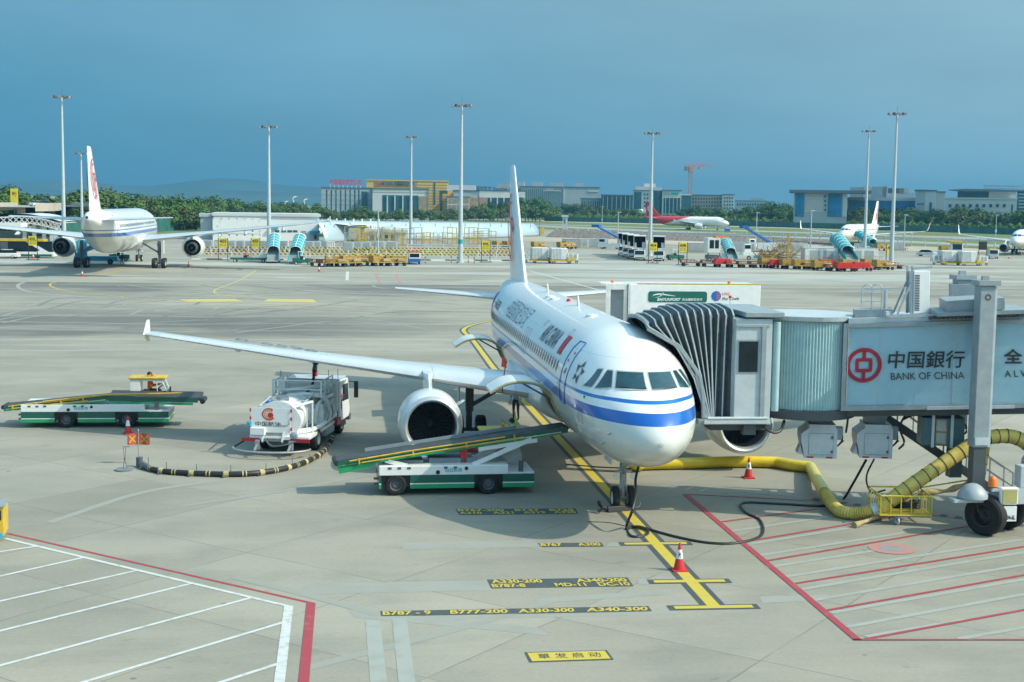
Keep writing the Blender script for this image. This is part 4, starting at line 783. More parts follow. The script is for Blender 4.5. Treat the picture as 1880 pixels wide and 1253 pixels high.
for sx_, sy_ in ((-.3, y0+.1), (.55, y1-.1), (x0+.1, y1-.1)): wheel_mb((sx_, sy_, .13), .13, .06, (1, .3, 0), 16).build('castor', 'lgrey', BK, smooth=40); MB().bar((sx_, sy_, .15), (sx_, sy_, b0), .05).build('castor_fork', 'dgrey', BK)
MB().tube([Vector((.1+.42*cos(a), .2+.35*sin(a), .42+.012*a)) for a in (i*.35 for i in range(54))], .055, 6).build('coiled_hose', 'black', BK, smooth=40)
# ------------------------------------------------------------ ground cables
MB().tube(smoothpath([(8.95, 41.6, 1.9), at(1167, 880, 41.0), at(1168, 905, 40.2), at(1160, 940, 39.6), G(1150, 968, .03), G(1160, 985, .03), G(1185, 983, .03), G(1188, 973, .06), G(1160, 967, .06), G(1150, 972, .03)]+[G(x, y, .03) for x, y in ((1170, 967), (1200, 975), (1250, 988), (1300, 997), (1345, 998), (1385, 990), (1401, 977), (1395, 955), (1370, 942), (1360, 928), (1375, 923), (1440, 926), (1515, 929))]+[at(1545, 920, 44), at(1565, 890, 43.5), at(1590, 845, 42.6)], 7), .042, 7).build('power_cable', 'black', smooth=50, tag=('black power cable looping over the lead-in line from nose gear to hanging cabinet', 'cable'))
MB().tube(smoothpath([at(1605, 843, 42.6), at(1592, 870, 42.6), at(1592, 890, 42.4), at(1602, 905, 42), at(1625, 900, 41.5)], 6), .03, 6).build('power_cable', 'black', tag=('thin black cable curving from a hanging cabinet into the yellow basket', 'cable'))
MB().tube(smoothpath([G(x, y, .02) for x, y in ((1040, 853), (1100, 858), (1180, 861))], 6), .03, 6).build('ground_cable', 'black', tag=('short black cable lying straight on the ground behind the nose gear', 'cable'))
MB().tube(smoothpath([G(x, y, .012) for x, y in ((1080, 958), (1120, 960), (1148, 966))], 6), .012, 5).build('ground_cable', 'black', tag=('hair-thin dark cord on the concrete left of the lead-in line', 'cable'))
# chock at the nose wheels
ck_ = G(1125, 940); T = thing('wheel_chock', (ck_.x, ck_.y, 0), .25, 'black wheel chock with a rope wedged against the nose wheels', 'chock')
MB().prism([(-.1, 0), (.12, 0), (.05, .18), (-.05, .18)], lambda a, b: (-.2, a, b), lambda a, b: (.75, a, b)).build('rubber_block', 'black', T, bevel=.02); MB().tube(smoothpath([(-.2, 0, .1), (-.4, .05, .2), (-.5, 0, .35), (-.4, -.1, .2), (-.55, -.1, .05)], 5), .05, 7).build('rope', 'black', T); MB().tube(smoothpath([(.7, 0, .1), (.9, -.05, .12), (.98, 0, .25)], 5), .012, 5).build('handle', 'lgrey', T)
# ------------------------------------------------------------ cones
def make_cone(p, h, lab, mark=False):
    T = thing('traffic_cone', (p.x, p.y, 0), R.uniform(-.4, .4), lab, 'traffic cone', 'red and white traffic cones'); k = h/.75
    MB().lathe((0, 0, .045*k), (0, 0, 1), [(0, .155*k), (.29*k, .098*k)], 20).build('cone_body', 'red', T, smooth=50); MB().lathe((0, 0, .334*k), (0, 0, 1), [(0, .098*k), (.24*k, .055*k)], 20).build('white_sleeve', 'white', T, smooth=50)
    MB().lathe((0, 0, .573*k), (0, 0, 1), [(0, .056*k), (.17*k, .022*k), (.175*k, .001)], 20).build('cone_tip', 'red', T, smooth=50)
    MB().box((0, 0, .022*k), (.40*k, .40*k, .044*k)).build('base', 'red', T, bevel=.01)
    if mark: T.rotation_euler = (0, 0, 0); lettering('zh', flat((-.055, -.098, .36), (1, 0, 0), (0, .15, 1), .08, .16), 'letter', T)
    return T
c0 = make_cone(G(1247, 1048), .76, 'red and white cone standing on the yellow lead-in line, closest to the camera', True)
make_cone(G(1374, 878), .76, 'red and white cone in front of the yellow ground duct', True)
make_cone(G(1788, 795), .70, 'red and white cone beyond the stair, right of the dark hanging box'); make_cone(G(235, 796), .72, 'red and white cone beside the empty belt loader on the left')
for x, y, lab in ((151, 508, 'tiny cone alone in front of the tail of the distant widebody'), (140, 487, 'tiny cone under the left engine of the distant widebody'), (346, 490, 'tiny cone below the right engine of the distant widebody'), (61, 475, 'tiny cone beside the airport bus and the yellow stand sign'), (586, 499, 'tiny cone on open concrete in front of the baggage dollies'), (1198, 484, 'small cone at the foot of the stand 404 sign'), (1852, 475, 'tiny cone near the nose wheel of the airliner at the right edge'), (865, 829, 'red cone half hidden behind the near belt loader')):
    make_cone(G(x, y), .8, lab)
# ------------------------------------------------------------ people
def person(p, rz, lab, pose='stand', top='hivis', legs='trousers', h=1.72, parent=None, seat=False):
    T = thing('person', p, rz, lab, 'person'); k = h/1.72
    J_ = {'pel': (0, 0, .95), 'ch': (0, 0, 1.32), 'nk': (0, 0, 1.47), 'hd': (0, .01, 1.60), 'lk': (-.11, .02, .5), 'rk': (.11, .02, .5), 'la': (-.12, -.02, .09), 'ra': (.12, -.02, .09), 'lt': (-.13, .13, .05), 'rt': (.13, .13, .05), 'ls': (-.19, 0, 1.40), 'rs': (.19, 0, 1.40), 'le': (-.25, -.03, 1.12), 're': (.25, -.03, 1.12), 'lw': (-.24, .08, .88), 'rw': (.24, .08, .88)}
    if pose == 'walk': J_.update(lk=(-.1, .16, .52), la=(-.1, .22, .09), lt=(-.1, .36, .06), rk=(.1, -.02, .5), ra=(.1, -.28, .14), rt=(.1, -.16, .05), lw=(-.24, -.1, .9), rw=(.24, .25, .92))
    if pose == 'reach': J_.update(ch=(0, .16, 1.28), nk=(0, .22, 1.42), hd=(0, .28, 1.53), ls=(-.19, .2, 1.36), rs=(.19, .2, 1.36), le=(-.24, .42, 1.42), re=(.26, .38, 1.5), lw=(-.2, .62, 1.5), rw=(.26, .5, 1.78))
    if pose == 'sit': J_.update({a: (J_[a][0], J_[a][1], J_[a][2]) for a in J_}); J_.update(pel=(0, 0, .95), lk=(-.13, .45, .95), rk=(.13, .45, .95), la=(-.13, .5, .52), ra=(.13, .5, .52), lt=(-.13, .64, .48), rt=(.13, .64, .48), le=(-.27, .1, 1.14), re=(.27, .1, 1.14), lw=(-.16, .38, 1.2), rw=(.16, .38, 1.2))
    if pose == 'sit' : 
        for a in J_: J_[a] = (J_[a][0], J_[a][1], J_[a][2]-.47)
    V = {a: Vector(b)*k for a, b in J_.items()}
    def limb(pts, rad):
        return MB().tube(pts, 0, 10, rf=lambda i: rad[i]*k)
    def path(a, b, ra_, rb, n=4): return [a.lerp(b, i/n) for i in range(n)], [ra_+(rb-ra_)*i/n+.012*sin(pi*i/n) for i in range(n)]
    # one continuous body grown from a skeleton
    bmv = ['pel', 'ch', 'nk', 'hd', 'lk', 'la', 'lt', 'rk', 'ra', 'rt', 'ls', 'le', 'lw', 'rs', 're', 'rw']; vs = [V[a] for a in bmv]
    hl, hr = V['pel']+Vector((-.1, 0, -.04))*k, V['pel']+Vector((.1, 0, -.04))*k; vs += [hl, hr]
    hands = []
    for e_, w_ in (('le', 'lw'), ('re', 'rw')): d = (V[w_]-V[e_]).normalized(); hands.append(V[w_]+d*.09*k); vs.append(hands[-1])
    I = {a: i for i, a in enumerate(bmv)}; ed = [(0, 1), (1, 2), (2, 3), (0, 16), (16, I['lk']), (I['lk'], I['la']), (I['la'], I['lt']), (0, 17), (17, I['rk']), (I['rk'], I['ra']), (I['ra'], I['rt']), (1, I['ls']), (I['ls'], I['le']), (I['le'], I['lw']), (1, I['rs']), (I['rs'], I['re']), (I['re'], I['rw']), (I['lw'], 18), (I['rw'], 19)]
    rad = dict(pel=.13, ch=.15, nk=.06, hd=.095, lk=.065, la=.045, lt=.04, rk=.065, ra=.045, rt=.04, ls=.065, le=.045, lw=.03, rs=.065, re=.045, rw=.03)
    me = bpy.data.meshes.new('body'); me.from_pydata([tuple(v) for v in vs], ed, []); o = bpy.data.objects.new('body', me); COL.objects.link(o)
    md = o.modifiers.new('skin', 'SKIN'); md.use_smooth_shade = True; sv = me.skin_vertices[0].data
    for i, a in enumerate(bmv): sv[i].radius = (rad[a]*k, rad[a]*k*(.75 if a in ('pel', 'ch') else 1))
    for i in (16, 17): sv[i].radius = (.1*k, .1*k)
    for i in (18, 19): sv[i].radius = (.035*k, .02*k)
    sv[0].use_root = True; s2 = o.modifiers.new('sub', 'SUBSURF'); s2.levels = 1; s2.render_levels = 1
    dg = bpy.context.evaluated_depsgraph_get(); m2 = bpy.data.meshes.new_from_object(o.evaluated_get(dg)); bpy.data.objects.remove(o)
    m2.materials.clear(); [m2.materials.append(MT[x]) for x in ('skin', legs, top, 'black')]
    for pl in m2.polygons:
        c = pl.center; pl.use_smooth = True
        dh = min((c-V['hd']).length, 9); dw = min((c-V['lw']).length, (c-V['rw']).length, (c-hands[0]).length, (c-hands[1]).length); da = min((c-V[a]).length for a in ('la', 'ra', 'lt', 'rt')); dl = min((c-V[a].lerp(V[b], t)).length for a, b in (('lk', 'la'), ('rk', 'ra'), ('pel', 'lk'), ('pel', 'rk')) for t in (.15, .4, .7, 1)); dt_ = min((c-V[a].lerp(V[b], t)).length for a, b in (('pel', 'ch'), ('ch', 'nk'), ('ls', 'le'), ('rs', 're'), ('le', 'lw'), ('re', 'rw')) for t in (.15, .4, .7, .9))
        pl.material_index = 0 if dh < .125*k or dw < .07*k else 3 if da < .09*k else 1 if dl < dt_ else 2
    b = bpy.data.objects.new('body', m2); COL.objects.link(b); b.parent = T
    hd = V['hd']+Vector((0, -.012, .045))*k
    mb = MB(); mb.lathe(hd, (0, -.25, 1), [(-.02, .108*k), (.04*k, .106*k), (.09*k, .07*k), (.115*k, .01)], 12); mb.build('hair', 'hair', T, smooth=50)
    # fingers
    for i, w_ in enumerate(('lw', 'rw')):
        d = (hands[i]-V[w_]).normalized(); sd_ = d.cross(Vector((0, 0, 1))); sd_ = sd_.normalized() if sd_.length > .1 else Vector((0, 1, 0)); cu = d.cross(sd_)
        hm = MB()
        for j, ln in enumerate((.065, .075, .07, .055)): a = hands[i]+sd_*(j-1.5)*.018*k-d*.01; hm.tube([a, a+d*ln*.55*k, a+(d*ln*.85+cu*.02)*k], .008*k, 6)
        a = V[w_]+d*.03*k+sd_*.02*k; hm.tube([a, a+(d*.03+sd_*.03)*k, a+(d*.055+sd_*.035)*k], .009*k, 6); hm.build('fingers', 'skin', T, smooth=50)
    return T
# ------------------------------------------------------------ ramp vehicles near the aircraft
MT['vdg'] = mat('deep_green_body_paint', (.008, .10, .075), .35, coat=.3); MT['vbg'] = mat('signal_green_body_paint', (.01, .30, .11), .35, coat=.3); MT['belt'] = mat('black_rubber_belt', (.05, .055, .06), .6, var=.3); MT['beltgrey'] = mat('grey_belt_fence', (.22, .27, .30), .5)
def belt_loader(nm, loc, rz, lab, L=5.2, wb=(.55, 3.65), belt=((-1.9, 1.05), (6.0, 2.6)), brz=0, cabx=(3.6, 5.3), cabz=(.6, 2.0), cabh=None, raised=True):
    T = thing(nm, loc, rz, lab, 'belt loader'); W_ = 1.9     # local x along the body, camera side at y=0
    wr = .36
    def body(z0, z1, m, nm_, y0=0, top=None):
        seg = []; xs = [0]
        for w_ in wb: xs += [w_-wr-.12, w_+wr+.12]
        xs.append(L)
        for i in range(0, len(xs), 2): MB().bb(xs[i], xs[i+1], y0, W_-y0, z0, z1).build(nm_, m, T)
    body(.24, .38, 'vbg', 'skirt', .004); body(.384, .42, 'white', 'white_stripe', .002); body(.424, .68, 'vdg', 'side_panel', 0)
    MB().bb(0, L*.83, 0, W_, .684, 1.0).build('upper_body', 'white', T, bevel=.02)
    MB().bb(L*.832, L, 0.05, W_-.05, .684, .74).build('front_deck', 'white', T); MB().bb(L*.9, L*.93, .1, .2, .74, 1.1).build('guard_post', 'dgrey', T)
    for w_ in wb:
        a = MB(); pts = [(w_+(wr+.12)*cos(q), .36+(wr+.12)*sin(q)) for q in (pi*i/10 for i in range(11))]
        a.prism(pts, lambda x, z: (x, .14, max(z, .36)), lambda x, z: (x, .155, max(z, .36))).build('wheel_arch', 'black', T)
        for y in (.13, W_-.13): add_wheel(T, (w_, y, wr), wr, .26, (0, 1, 0), 'dgrey'); y_ = y-.11 if y < 1 else y+.11; MB().lathe((w_, y_+.02, wr), (0, -1, 0), [(0, wr*.5), (.03, wr*.52), (.035, wr*.6), (0, wr*.62)], 22).build('rim_ring', 'white', T, smooth=50)
    MB().bb(.02, L-.05, .1, W_-.1, .35, .66).build('chassis', 'black', T); MB().bb(-.16, 0, .3, .42, .5, .56).bb(-.16, 0, .3, .42, .32, .38).build('tow_hook', 'dgrey', T)
    for i in range(5): MB().box((.35+i*.32+(i > 2)*.9, -.006, .93), (.12, .01, .07)).build('side_marker', 'dgrey', T)
    lettering('az', flat((2.2, -.012, .78), (1, 0, 0), (0, 0, 1), .55, .14), 'teal', T); MB().cyl((1.95, -.02, .78), (1.95, .01, .78), .07, n=16).cyl((2.0+.9, -.02, .9), (2.9, .01, .9), .06, n=16).build('fuel_cap', 'black', T)
    MB().bb(-.015, .0, .1, .3, .5, .62).bb(-.015, 0, W_-.3, W_-.1, .5, .62).build('tail_light', 'red', T)
    # belt
    B = Matrix.Rotation(brz, 3, 'Z'); a, b = belt; A = Vector((a[0], .12, a[1])); d = Vector((b[0]-a[0], 0, b[1]-a[1])); n = d.normalized(); up = Vector((-n.z, 0, n.x))
    q = lambda t, y, h: A+B @ (d*t+Vector((0, y, 0))+up*h)
    def beam(t0, t1, y0, y1, h0, h1): return MB().add([q(t, y, h) for t in (t0, t1) for y in (y0, y1) for h in (h0, h1)], [(0, 1, 3, 2), (4, 6, 7, 5), (0, 4, 5, 1), (2, 3, 7, 6), (0, 2, 6, 4), (1, 5, 7, 3)])
    BL = MB().loft([[q(t, y, h) for y in (.08, .95)] for t, h in ((0, .0), (-.012, .07), (0, .14), (1, .14), (1.012, .07), (1, 0))], cap=False, close=False).build('conveyor_belt', 'belt', T)
    mb = MB(); mb.add(beam(.0, 1, .02, .075, -.07, .13).v, beam(0, 1, 0, 0, 0, 0).f); mb.add(beam(0, 1, .955, 1.01, -.07, .13).v, beam(0, 1, 0, 0, 0, 0).f); mb.build('belt_frame', 'vdg', T)
    beam(.0, .97, 0.0, .018, -.10, -.03).build('green_edge', 'vbg', T); beam(.02, .97, 0.0, .018, -.027, -.008).build('white_edge', 'white', T)
    beam(.13, .80 if raised else .1302, .97, 1.0, .145, .26).build('side_fence', 'beltgrey', T)
    MB().tube([q(.05, -.05, .10), q(.3, -.07, .14), q(.72, -.07, .12)], .028, 6).tube([q(.10, -.09, .0), q(.45, -.10, .02), q(.8, -.06, .02)], .024, 6).build('yellow_rail', 'yellow', T)
    for t in (.09, .32, .55, .76): MB().bar(q(t, -.08, -.04), q(t, -.08, .15), .05).build('rail_bracket', 'yellow', T)
    MB().cyl(q(-.004, .03, .07), q(-.004, 1.0, .07), .09, n=14).build('tail_roller', 'black', T)
    if raised:
        MB().loft([[q(.0, y, 0), q(.0, y, -.28), q(.12, y, -.24), q(.2, y, 0)] for y in (.0, .03)]).build('end_plate', 'vbg', T)
        for y in (.06, .95):
            MB().bar(Vector((L*.60, y+.1, .98)), q(.86, y, -.06), .07, .15).build('lift_arm', 'white', T); MB().bar(Vector((L*.18, y+.1, .98)), q(.20, y, -.08), .07, .13).build('lift_arm', 'white', T)
        beam(.60, .86, .0, .03, -.24, -.11).build('white_strut', 'white', T); MB().bb(L*.53, L*.57, .5, .7, 1.0, 1.62).build('lift_ram', 'red', T)
        MB().bb(.2, 1.5, .5, 1.5, 1.0, 1.1).bb(1.7, 3.2, .5, 1.5, 1.0, 1.16).build('engine_deck', 'beltgrey', T)
    # cab
    x0, x1 = cabx; z0, z1 = cabz; y0, y1 = (1.62, 2.4) if raised else (1.0, 1.85)
    pr = [(x0, z0), (x1, z0), (x1+.03, z0+(z1-z0)*.35), (x1-.25, z1), (x0, z1)]
    if raised: MB().prism(pr, lambda x, z: (x, y0, z), lambda x, z: (x, y1, z)).build('cab', 'offwhite', T, bevel=.04); MB().bb(x0+.4, x1-.5, y0-.012, y0-.002, z0+.55, z0+1.05).build('cab_window', 'glass', T)
    else:
        cb = MB().bb(x0, x0+.42, y0, y1, z0, z1).bb(x0+.42, x1, y0, y1, z0, z0+.42).bb(x0+.421, x1-.2, y0, y0+.03, z1-.08, z1).bb(x0+.421, x1-.2, y1-.03, y1, z1-.08, z1).bar((x1-.03, y0+.02, z0+.42), (x1-.28, y0+.02, z1), .05).bar((x1-.03, y1-.02, z0+.42), (x1-.28, y1-.02, z1), .05).bar((x1-.45, y0+.02, z0+.42), (x1-.5, y0+.02, z1), .035); cb.build('cab', 'white', T, bevel=.01)
        MB().add([(x1-.02, y0+.05, z0+.44), (x1-.02, y1-.05, z0+.44), (x1-.27, y1-.05, z1-.02), (x1-.27, y0+.05, z1-.02)], [(0, 1, 2, 3)]).build('windscreen', mat('clear_windscreen', (.5, .6, .6), .05, trans=.9, var=0), T)
        MB().bb(x0+.5, x0+1.0, y0+.2, y1-.2, z0+.2, z0+.5).build('driver_seat', 'black', T); MB().lathe((x1-.35, (y0+y1)/2, z0+.62), (-.6, 0, .8), [(0, .17), (.02, .19), (.04, .17)], 16).build('steering_wheel', 'black', T)
        MB().bar((x1, y0-.0, z1-.5), (x1+.12, y0-.12, z1-.42), .03).bb(x1+.08, x1+.14, y0-.2, y0-.05, z1-.6, z1-.3).build('mirror', 'black', T)
    MB().bb(x0-.06, x1-.1, y0-.06, y1+.06, z1+.003, z1+.09).build('cab_roof', 'yellow', T, bevel=.03); MB().lathe(((x0+x1)/2+.1, (y0+y1)/2, z1+.09), (0, 0, 1), [(0, .07), (.1, .065), (.14, .001)], 12).build('beacon', 'amber', T)
    return T
bp0 = G(728, 911); belt_loader('belt_loader', (bp0.x-.58, bp0.y-.02, 0), .03, 'green and white belt loader with its raised conveyor feeding the open cargo door', belt=((-1.35, 1.02), (6.45, 2.04)), brz=.06, cabx=(3.6, 5.0), cabz=(.6, 1.84))
b2 = G(122, 786); belt_loader('belt_loader', (b2.x-1.85, b2.y-.05, 0), .0, 'green and white belt loader with lowered conveyor and driver in its yellow-roofed cab', L=6.1, wb=(1.85, 4.35), belt=((-.72, .80), (3.6, 1.22)), cabx=(4.35, 5.95), cabz=(.95, 1.95), raised=False)
T = bpy.data.objects['belt_loader.001']
A_ = Vector((3.6, .12, 1.22)); MB().add([(x, y, z) for x, z in ((3.6, 1.20), (7.45, 1.12)) for y in (.2, 1.07) for z in (z, z+.14)], [(0, 1, 3, 2), (4, 6, 7, 5), (0, 4, 5, 1), (2, 3, 7, 6), (0, 2, 6, 4), (1, 5, 7, 3)]).build('front_conveyor', 'belt', T)
MB().add([(x, y, z) for x, z0 in ((3.6, 1.13), (7.3, 1.05)) for y in (.12, .19) for z in (z0, z0+.20)], [(0, 1, 3, 2), (4, 6, 7, 5), (0, 4, 5, 1), (2, 3, 7, 6), (0, 2, 6, 4), (1, 5, 7, 3)]).build('front_belt_frame', 'vdg', T)
MB().add([(x, y, z) for x, z0 in ((3.6, 1.02), (7.1, .94)) for y in (.12, .16) for z in (z0, z0+.10)], [(0, 1, 3, 2), (4, 6, 7, 5), (0, 4, 5, 1), (2, 3, 7, 6), (0, 2, 6, 4), (1, 5, 7, 3)]).build('front_green_edge', 'vbg', T)
MB().cyl((7.5, .1, 1.1), (7.5, 1.1, 1.1), .11, n=14).build('nose_roller', 'black', T); MB().tube([(3.5, .02, 1.42), (6.6, .02, 1.48), (6.62, .02, 1.52)], .04, 6).tube([(.9, .05, 1.12), (3.5, .02, 1.42)], .04, 6).build('yellow_handrail', 'yellow', T)
# ---- hydrant fuelling truck
rzf = -.22; FT = thing('fuelling_truck', (-2.72, 52.6, 0), rzf, 'white hydrant fuelling truck with round tank, parked under the left wing', 'truck'); FT.scale = (1, 1, .88)
# local: x right, y forward, rear bumper at y=0
W2 = 1.15
MB().bb(-W2, W2, .1, 5.2, .72, .86).build('deck', 'white', FT); MB().bb(-.45, .45, .2, 6.3, .5, .72).build('chassis', 'dgrey', FT)
for y in (1.75, 5.75):
    for x in (-1.0, 1.0): add_wheel(FT, (x, y, .48), .48, .3, (1, 0, 0), 'offwhite')
cab = [(5.1, .62), (7.0, .62), (7.12, 1.2), (7.0, 1.6), (6.75, 2.55), (5.15, 2.6)]
MB().prism(cab, lambda a, b: (-1.18, a, b), lambda a, b: (1.18, a, b)).build('cab', 'white', FT, bevel=.06)
MB().bb(-1.12, 1.12, 5.25, 6.6, 2.61, 2.66).build('cab_roof_panel', 'lgrey', FT)
for s in (-1, 1):
    MB().add([(s*1.186, a, b) for a, b in ((5.65, 1.55), (6.85, 1.5), (6.68, 2.3), (5.7, 2.35))], [(0, 1, 2, 3)]).build('side_window', 'glass', FT)
    MB().bar((s*1.2, 6.8, 2.35), (s*1.5, 7.0, 2.3), .04).bb(s*1.45-.05, s*1.45+.12, 6.9, 7.0, 1.55, 2.35).build('mirror', 'black', FT)
    MB().bb(s*1.19-.01, s*1.19+.01, 5.5, 5.56, 1.2, 1.7).build('door_handle', 'black', FT)
MB().bb(-1.0, 1.0, 5.085, 5.10, 1.75, 2.35).build('rear_window', 'glass', FT); MB().bb(-1.2, 1.2, 6.9, 7.2, .45, .75).build('front_bumper', 'dgrey', FT); MB().bb(-1.19, 1.19, 5.2, 6.3, .35, .62).build('wheel_guard', 'black', FT)
MB().bb(-1.1, 1.12, 4.9, 5.07, .86, 2.5).build('bulkhead', 'white', FT); lettering('cnaf', flat((1.194, 5.25, 1.75), (0, 1, 0), (0, 0, 1), .7, .16), 'letterred', FT)
MB().cyl((-.1, .45, 1.5), (-.1, 2.6, 1.5), .80, n=36).build('tank', 'white', FT, smooth=40); MB().cyl((-.1, .38, 1.5), (-.1, .5, 1.5), .86, n=36).build('tank_rim', 'white', FT, smooth=40); MB().cyl((-.1, 2.55, 1.5), (-.1, 2.68, 1.5), .86, n=36).build('tank_rim', 'white', FT, smooth=40)
MB().bb(-1.12, .42, .22, .26, 1.0, 2.08).build('rear_sign_board', 'white', FT)
fxr = lambda a, b: (a, .212, b)
for k, (r0_, r1_, m_) in enumerate(((.27, .22, 'letterred'), (.21, .17, 'orange'), (.16, .13, 'yellow'))): disc(fxr, -.42+k*.025, 1.80-k*.01, r0_, r1_, 24, .9, 5.6).build('company_emblem', m_, FT, clean=False)
disc(fxr, -.36, 1.76, .115).build('company_emblem', 'letterred', FT, clean=False)
lettering('cnaf', flat((-.95, .212, 1.26), (1, 0, 0), (0, 0, 1), .98, .22), 'letter', FT); lettering('cnafs', flat((.06, .212, 1.28), (1, 0, 0), (0, 0, 1), .24, .07), 'letter', FT); poly2(fxr, [(.30, 1.36), (.40, 1.36), (.35, 1.46)]).build('warning_triangle', 'yellow', FT)
for x in (-1.14, .45):
    for z in (1.1, 1.55, 1.9): MB().bb(x-.03, x+.03, .2, .24, z, z+.14).build('reflector', 'red', FT)
MB().bb(-1.45, -.75, .05, .12, .62, .78).build('light_bar', 'darkred', FT); MB().bb(.45, 1.2, .05, .12, .62, .78).build('light_bar', 'darkred', FT)
MB().bb(-1.12, -.55, .05, .3, .9, 1.22).build('hose_locker', 'white', FT, bevel=.02)
for i in range(6): MB().box((-.25, .05+i*.05, .68+i*.075), (.75, .05, .05)).build('step', 'steel', FT)
MB().bar((-.62, -.02, .62), (-.62, .32, 1.12), .05, .12).bar((.15, -.02, .62), (.15, .32, 1.12), .05, .12).build('step_frame', 'lgrey', FT)
# lift platform, rails and pipework
MB().bb(-.9, .9, 3.0, 4.85, 2.12, 2.18).build('lift_platform', 'lgrey', FT)
rl_ = MB()
for x in (-.95, .95):
    for z in (2.5, 2.9): rl_.bar((x, 2.9, z), (x, 4.85, z), .045)
    for y in (2.9, 3.55, 4.2, 4.85): rl_.bar((x, y, 2.15), (x, y, 2.9), .05)
for z in (2.5, 2.9): rl_.bar((-.95, 2.9, z), (.95, 2.9, z), .045)
rl_.build('platform_rail', 'white', FT)
for i, (p, r_) in enumerate(([[(-.8, 3.4, 2.35), (-.2, 3.2, 2.45), (.5, 3.5, 2.55), (.95, 4.4, 2.45)], .10], [[(-.3, 2.9, 2.2), (.4, 2.9, 2.3), (1.0, 3.2, 2.1), (1.1, 3.6, 1.4), (1.05, 3.2, 1.0)], .10], [[(.75, 2.75, 1.0), (.8, 2.8, 1.7), (.9, 3.4, 2.0), (1.05, 4.4, 2.05)], .08], [[(.5, .6, .98), (1.05, 1.6, .98), (1.1, 3.0, 1.02), (1.1, 4.6, 1.1)], .11], [[(-.9, 2.8, 1.0), (-.95, 3.2, 1.9), (-.7, 3.6, 2.2)], .09])):
    MB().tube(smoothpath(p, 5), r_, 9).build('pipe', 'white', FT, smooth=40)
MB().bb(.35, 1.05, 2.85, 4.8, .87, 1.85).build('pump_cabinet', 'offwhite', FT, bevel=.03); MB().bb(-1.05, .2, 2.85, 4.6, .87, 1.7).build('filter_cabinet', 'offwhite', FT, bevel=.03)
MB().bb(1.0, 1.03, .35, .42, .86, 2.1).bb(1.0, 1.04, 1.2, 1.27, .86, 2.25).bar((.42, .38, 2.1), (1.02, 1.25, 2.25), .08).build('side_frame', 'white', FT)
for q in ((.95, 3.0, 1.45), (.98, 4.0, 1.55)): MB().cyl(q, Vector(q)+Vector((.12, 0, 0)), .12, n=18).build('gauge', 'lens', FT)
disc(lambda a, b: (1.078, 3.6+a, 1.2+b), 0, 0, .13).build('blue_placard', 'lblue', FT, clean=False)
MB().lathe((-1.0, 2.2, 1.85), (0, 0, 1), [(0, .15), (.15, .2), (.3, .12), (.33, .001)], 14).build('blue_valve_cap', 'blue', FT, smooth=50); MB().lathe((-1.18, .3, 1.25), (0, 0, 1), [(0, .12), (.18, .14), (.22, .001)], 12).build('blue_coupling', 'lblue', FT, smooth=50)
MB().bb(-1.2, -1.05, 3.4, 3.6, 2.2, 2.85).bb(-.9, -.6, 3.2, 3.5, 2.4, 2.8).cyl((-.75, 3.3, 2.75), (-.75, 3.3, 3.0), .09).build('control_pod', 'white', FT)
for q_ in range(5): MB().cyl((.62+.02*q_, 3.0+q_*.38, 1.85), (.62+.02*q_, 3.0+q_*.38, 2.12), .07, n=8).box((.62, 3.0+q_*.38, 2.16), (.22, .12, .06)).build('valve', 'offwhite' if q_ % 2 else 'steel', FT)
for q_ in range(4): MB().tube(smoothpath([(1.12, 2.9+q_*.4, .95), (1.22, 3.0+q_*.4, 1.3), (1.12, 3.1+q_*.4, 1.7)], 4), .035, 6).build('fuel_line', 'white' if q_ % 2 else 'galv', FT)
MB().bar((-.88, .5, 2.1), (-.88, 2.8, 2.35), .05).bar((.7, .5, 2.1), (.7, 2.8, 2.35), .05).bar((-.88, 1.6, 2.2), (.7, 1.6, 2.2), .05).bar((-.88, .9, 2.13), (.7, .9, 2.13), .05).bar((-.88, 2.3, 2.28), (.7, 2.3, 2.28), .05).build('tank_walkway', 'lgrey', FT)
MB().cyl((-.1, 1.1, 2.25), (-.1, 1.1, 2.42), .22, n=14).build('manhole_cover', 'steel', FT); MB().lathe((.62, -.02, .95), (0, -1, 0), [(0, .14), (.04, .16), (.06, .1), (.07, .001)], 14).build('round_cover', 'grey', FT)
MB().tube(smoothpath([(-.5, -.05, .75), (-.2, -.2, .5), (.3, -.18, .55), (.7, 0, .7)], 5), .035, 6).build('coiled_line', 'dgrey', FT)
MB().box((-.1, 6.1, 2.8), (.2, .2, .26)).build('beacon', 'red', FT)
MB().tube([(-.8, 3.3, 2.9), (-.8, 3.3, 3.3)], .012, 5).tube([(.6, 5.6, 2.6), (.6, 5.6, 3.05)], .012, 5).tube([(1.0, 5.6, 2.6), (1.0, 5.6, 3.1)], .012, 5).build('aerial', 'black', FT)
MB().bb(.6, 1.14, 5.0, 5.08, .85, 1.2).box((1.1, 4.8, .75), (.3, .7, .3)).build('red_box', 'darkred', FT)
MB().bb(.9, 1.15, 3.0, 4.4, .35, .68).build('side_tank', 'grey', FT, bevel=.05); MB().cyl((-.9, 4.0, .5), (-.9, 2.7, .5), .2).build('air_tank', 'black', FT)
MB().tube([Vector((-.3+1.5*cos(a), .15+.95*sin(a), .32)) for a in (pi+pi*i/14 for i in range(15))], .05, 8).build('hose_guard_hoop', 'galv', FT, smooth=50)
for x in (-.8, .5): MB().bar((x, -.45, .32), (x, .1, .6), .07).bb(x-.08, x+.08, -.1, .05, .3, .7).build('outrigger', 'galv', FT)
MB().tube([(-1.8, .15, .32), (-1.2, .6, .75)], .04, 6).build('hoop_arm', 'black', FT)
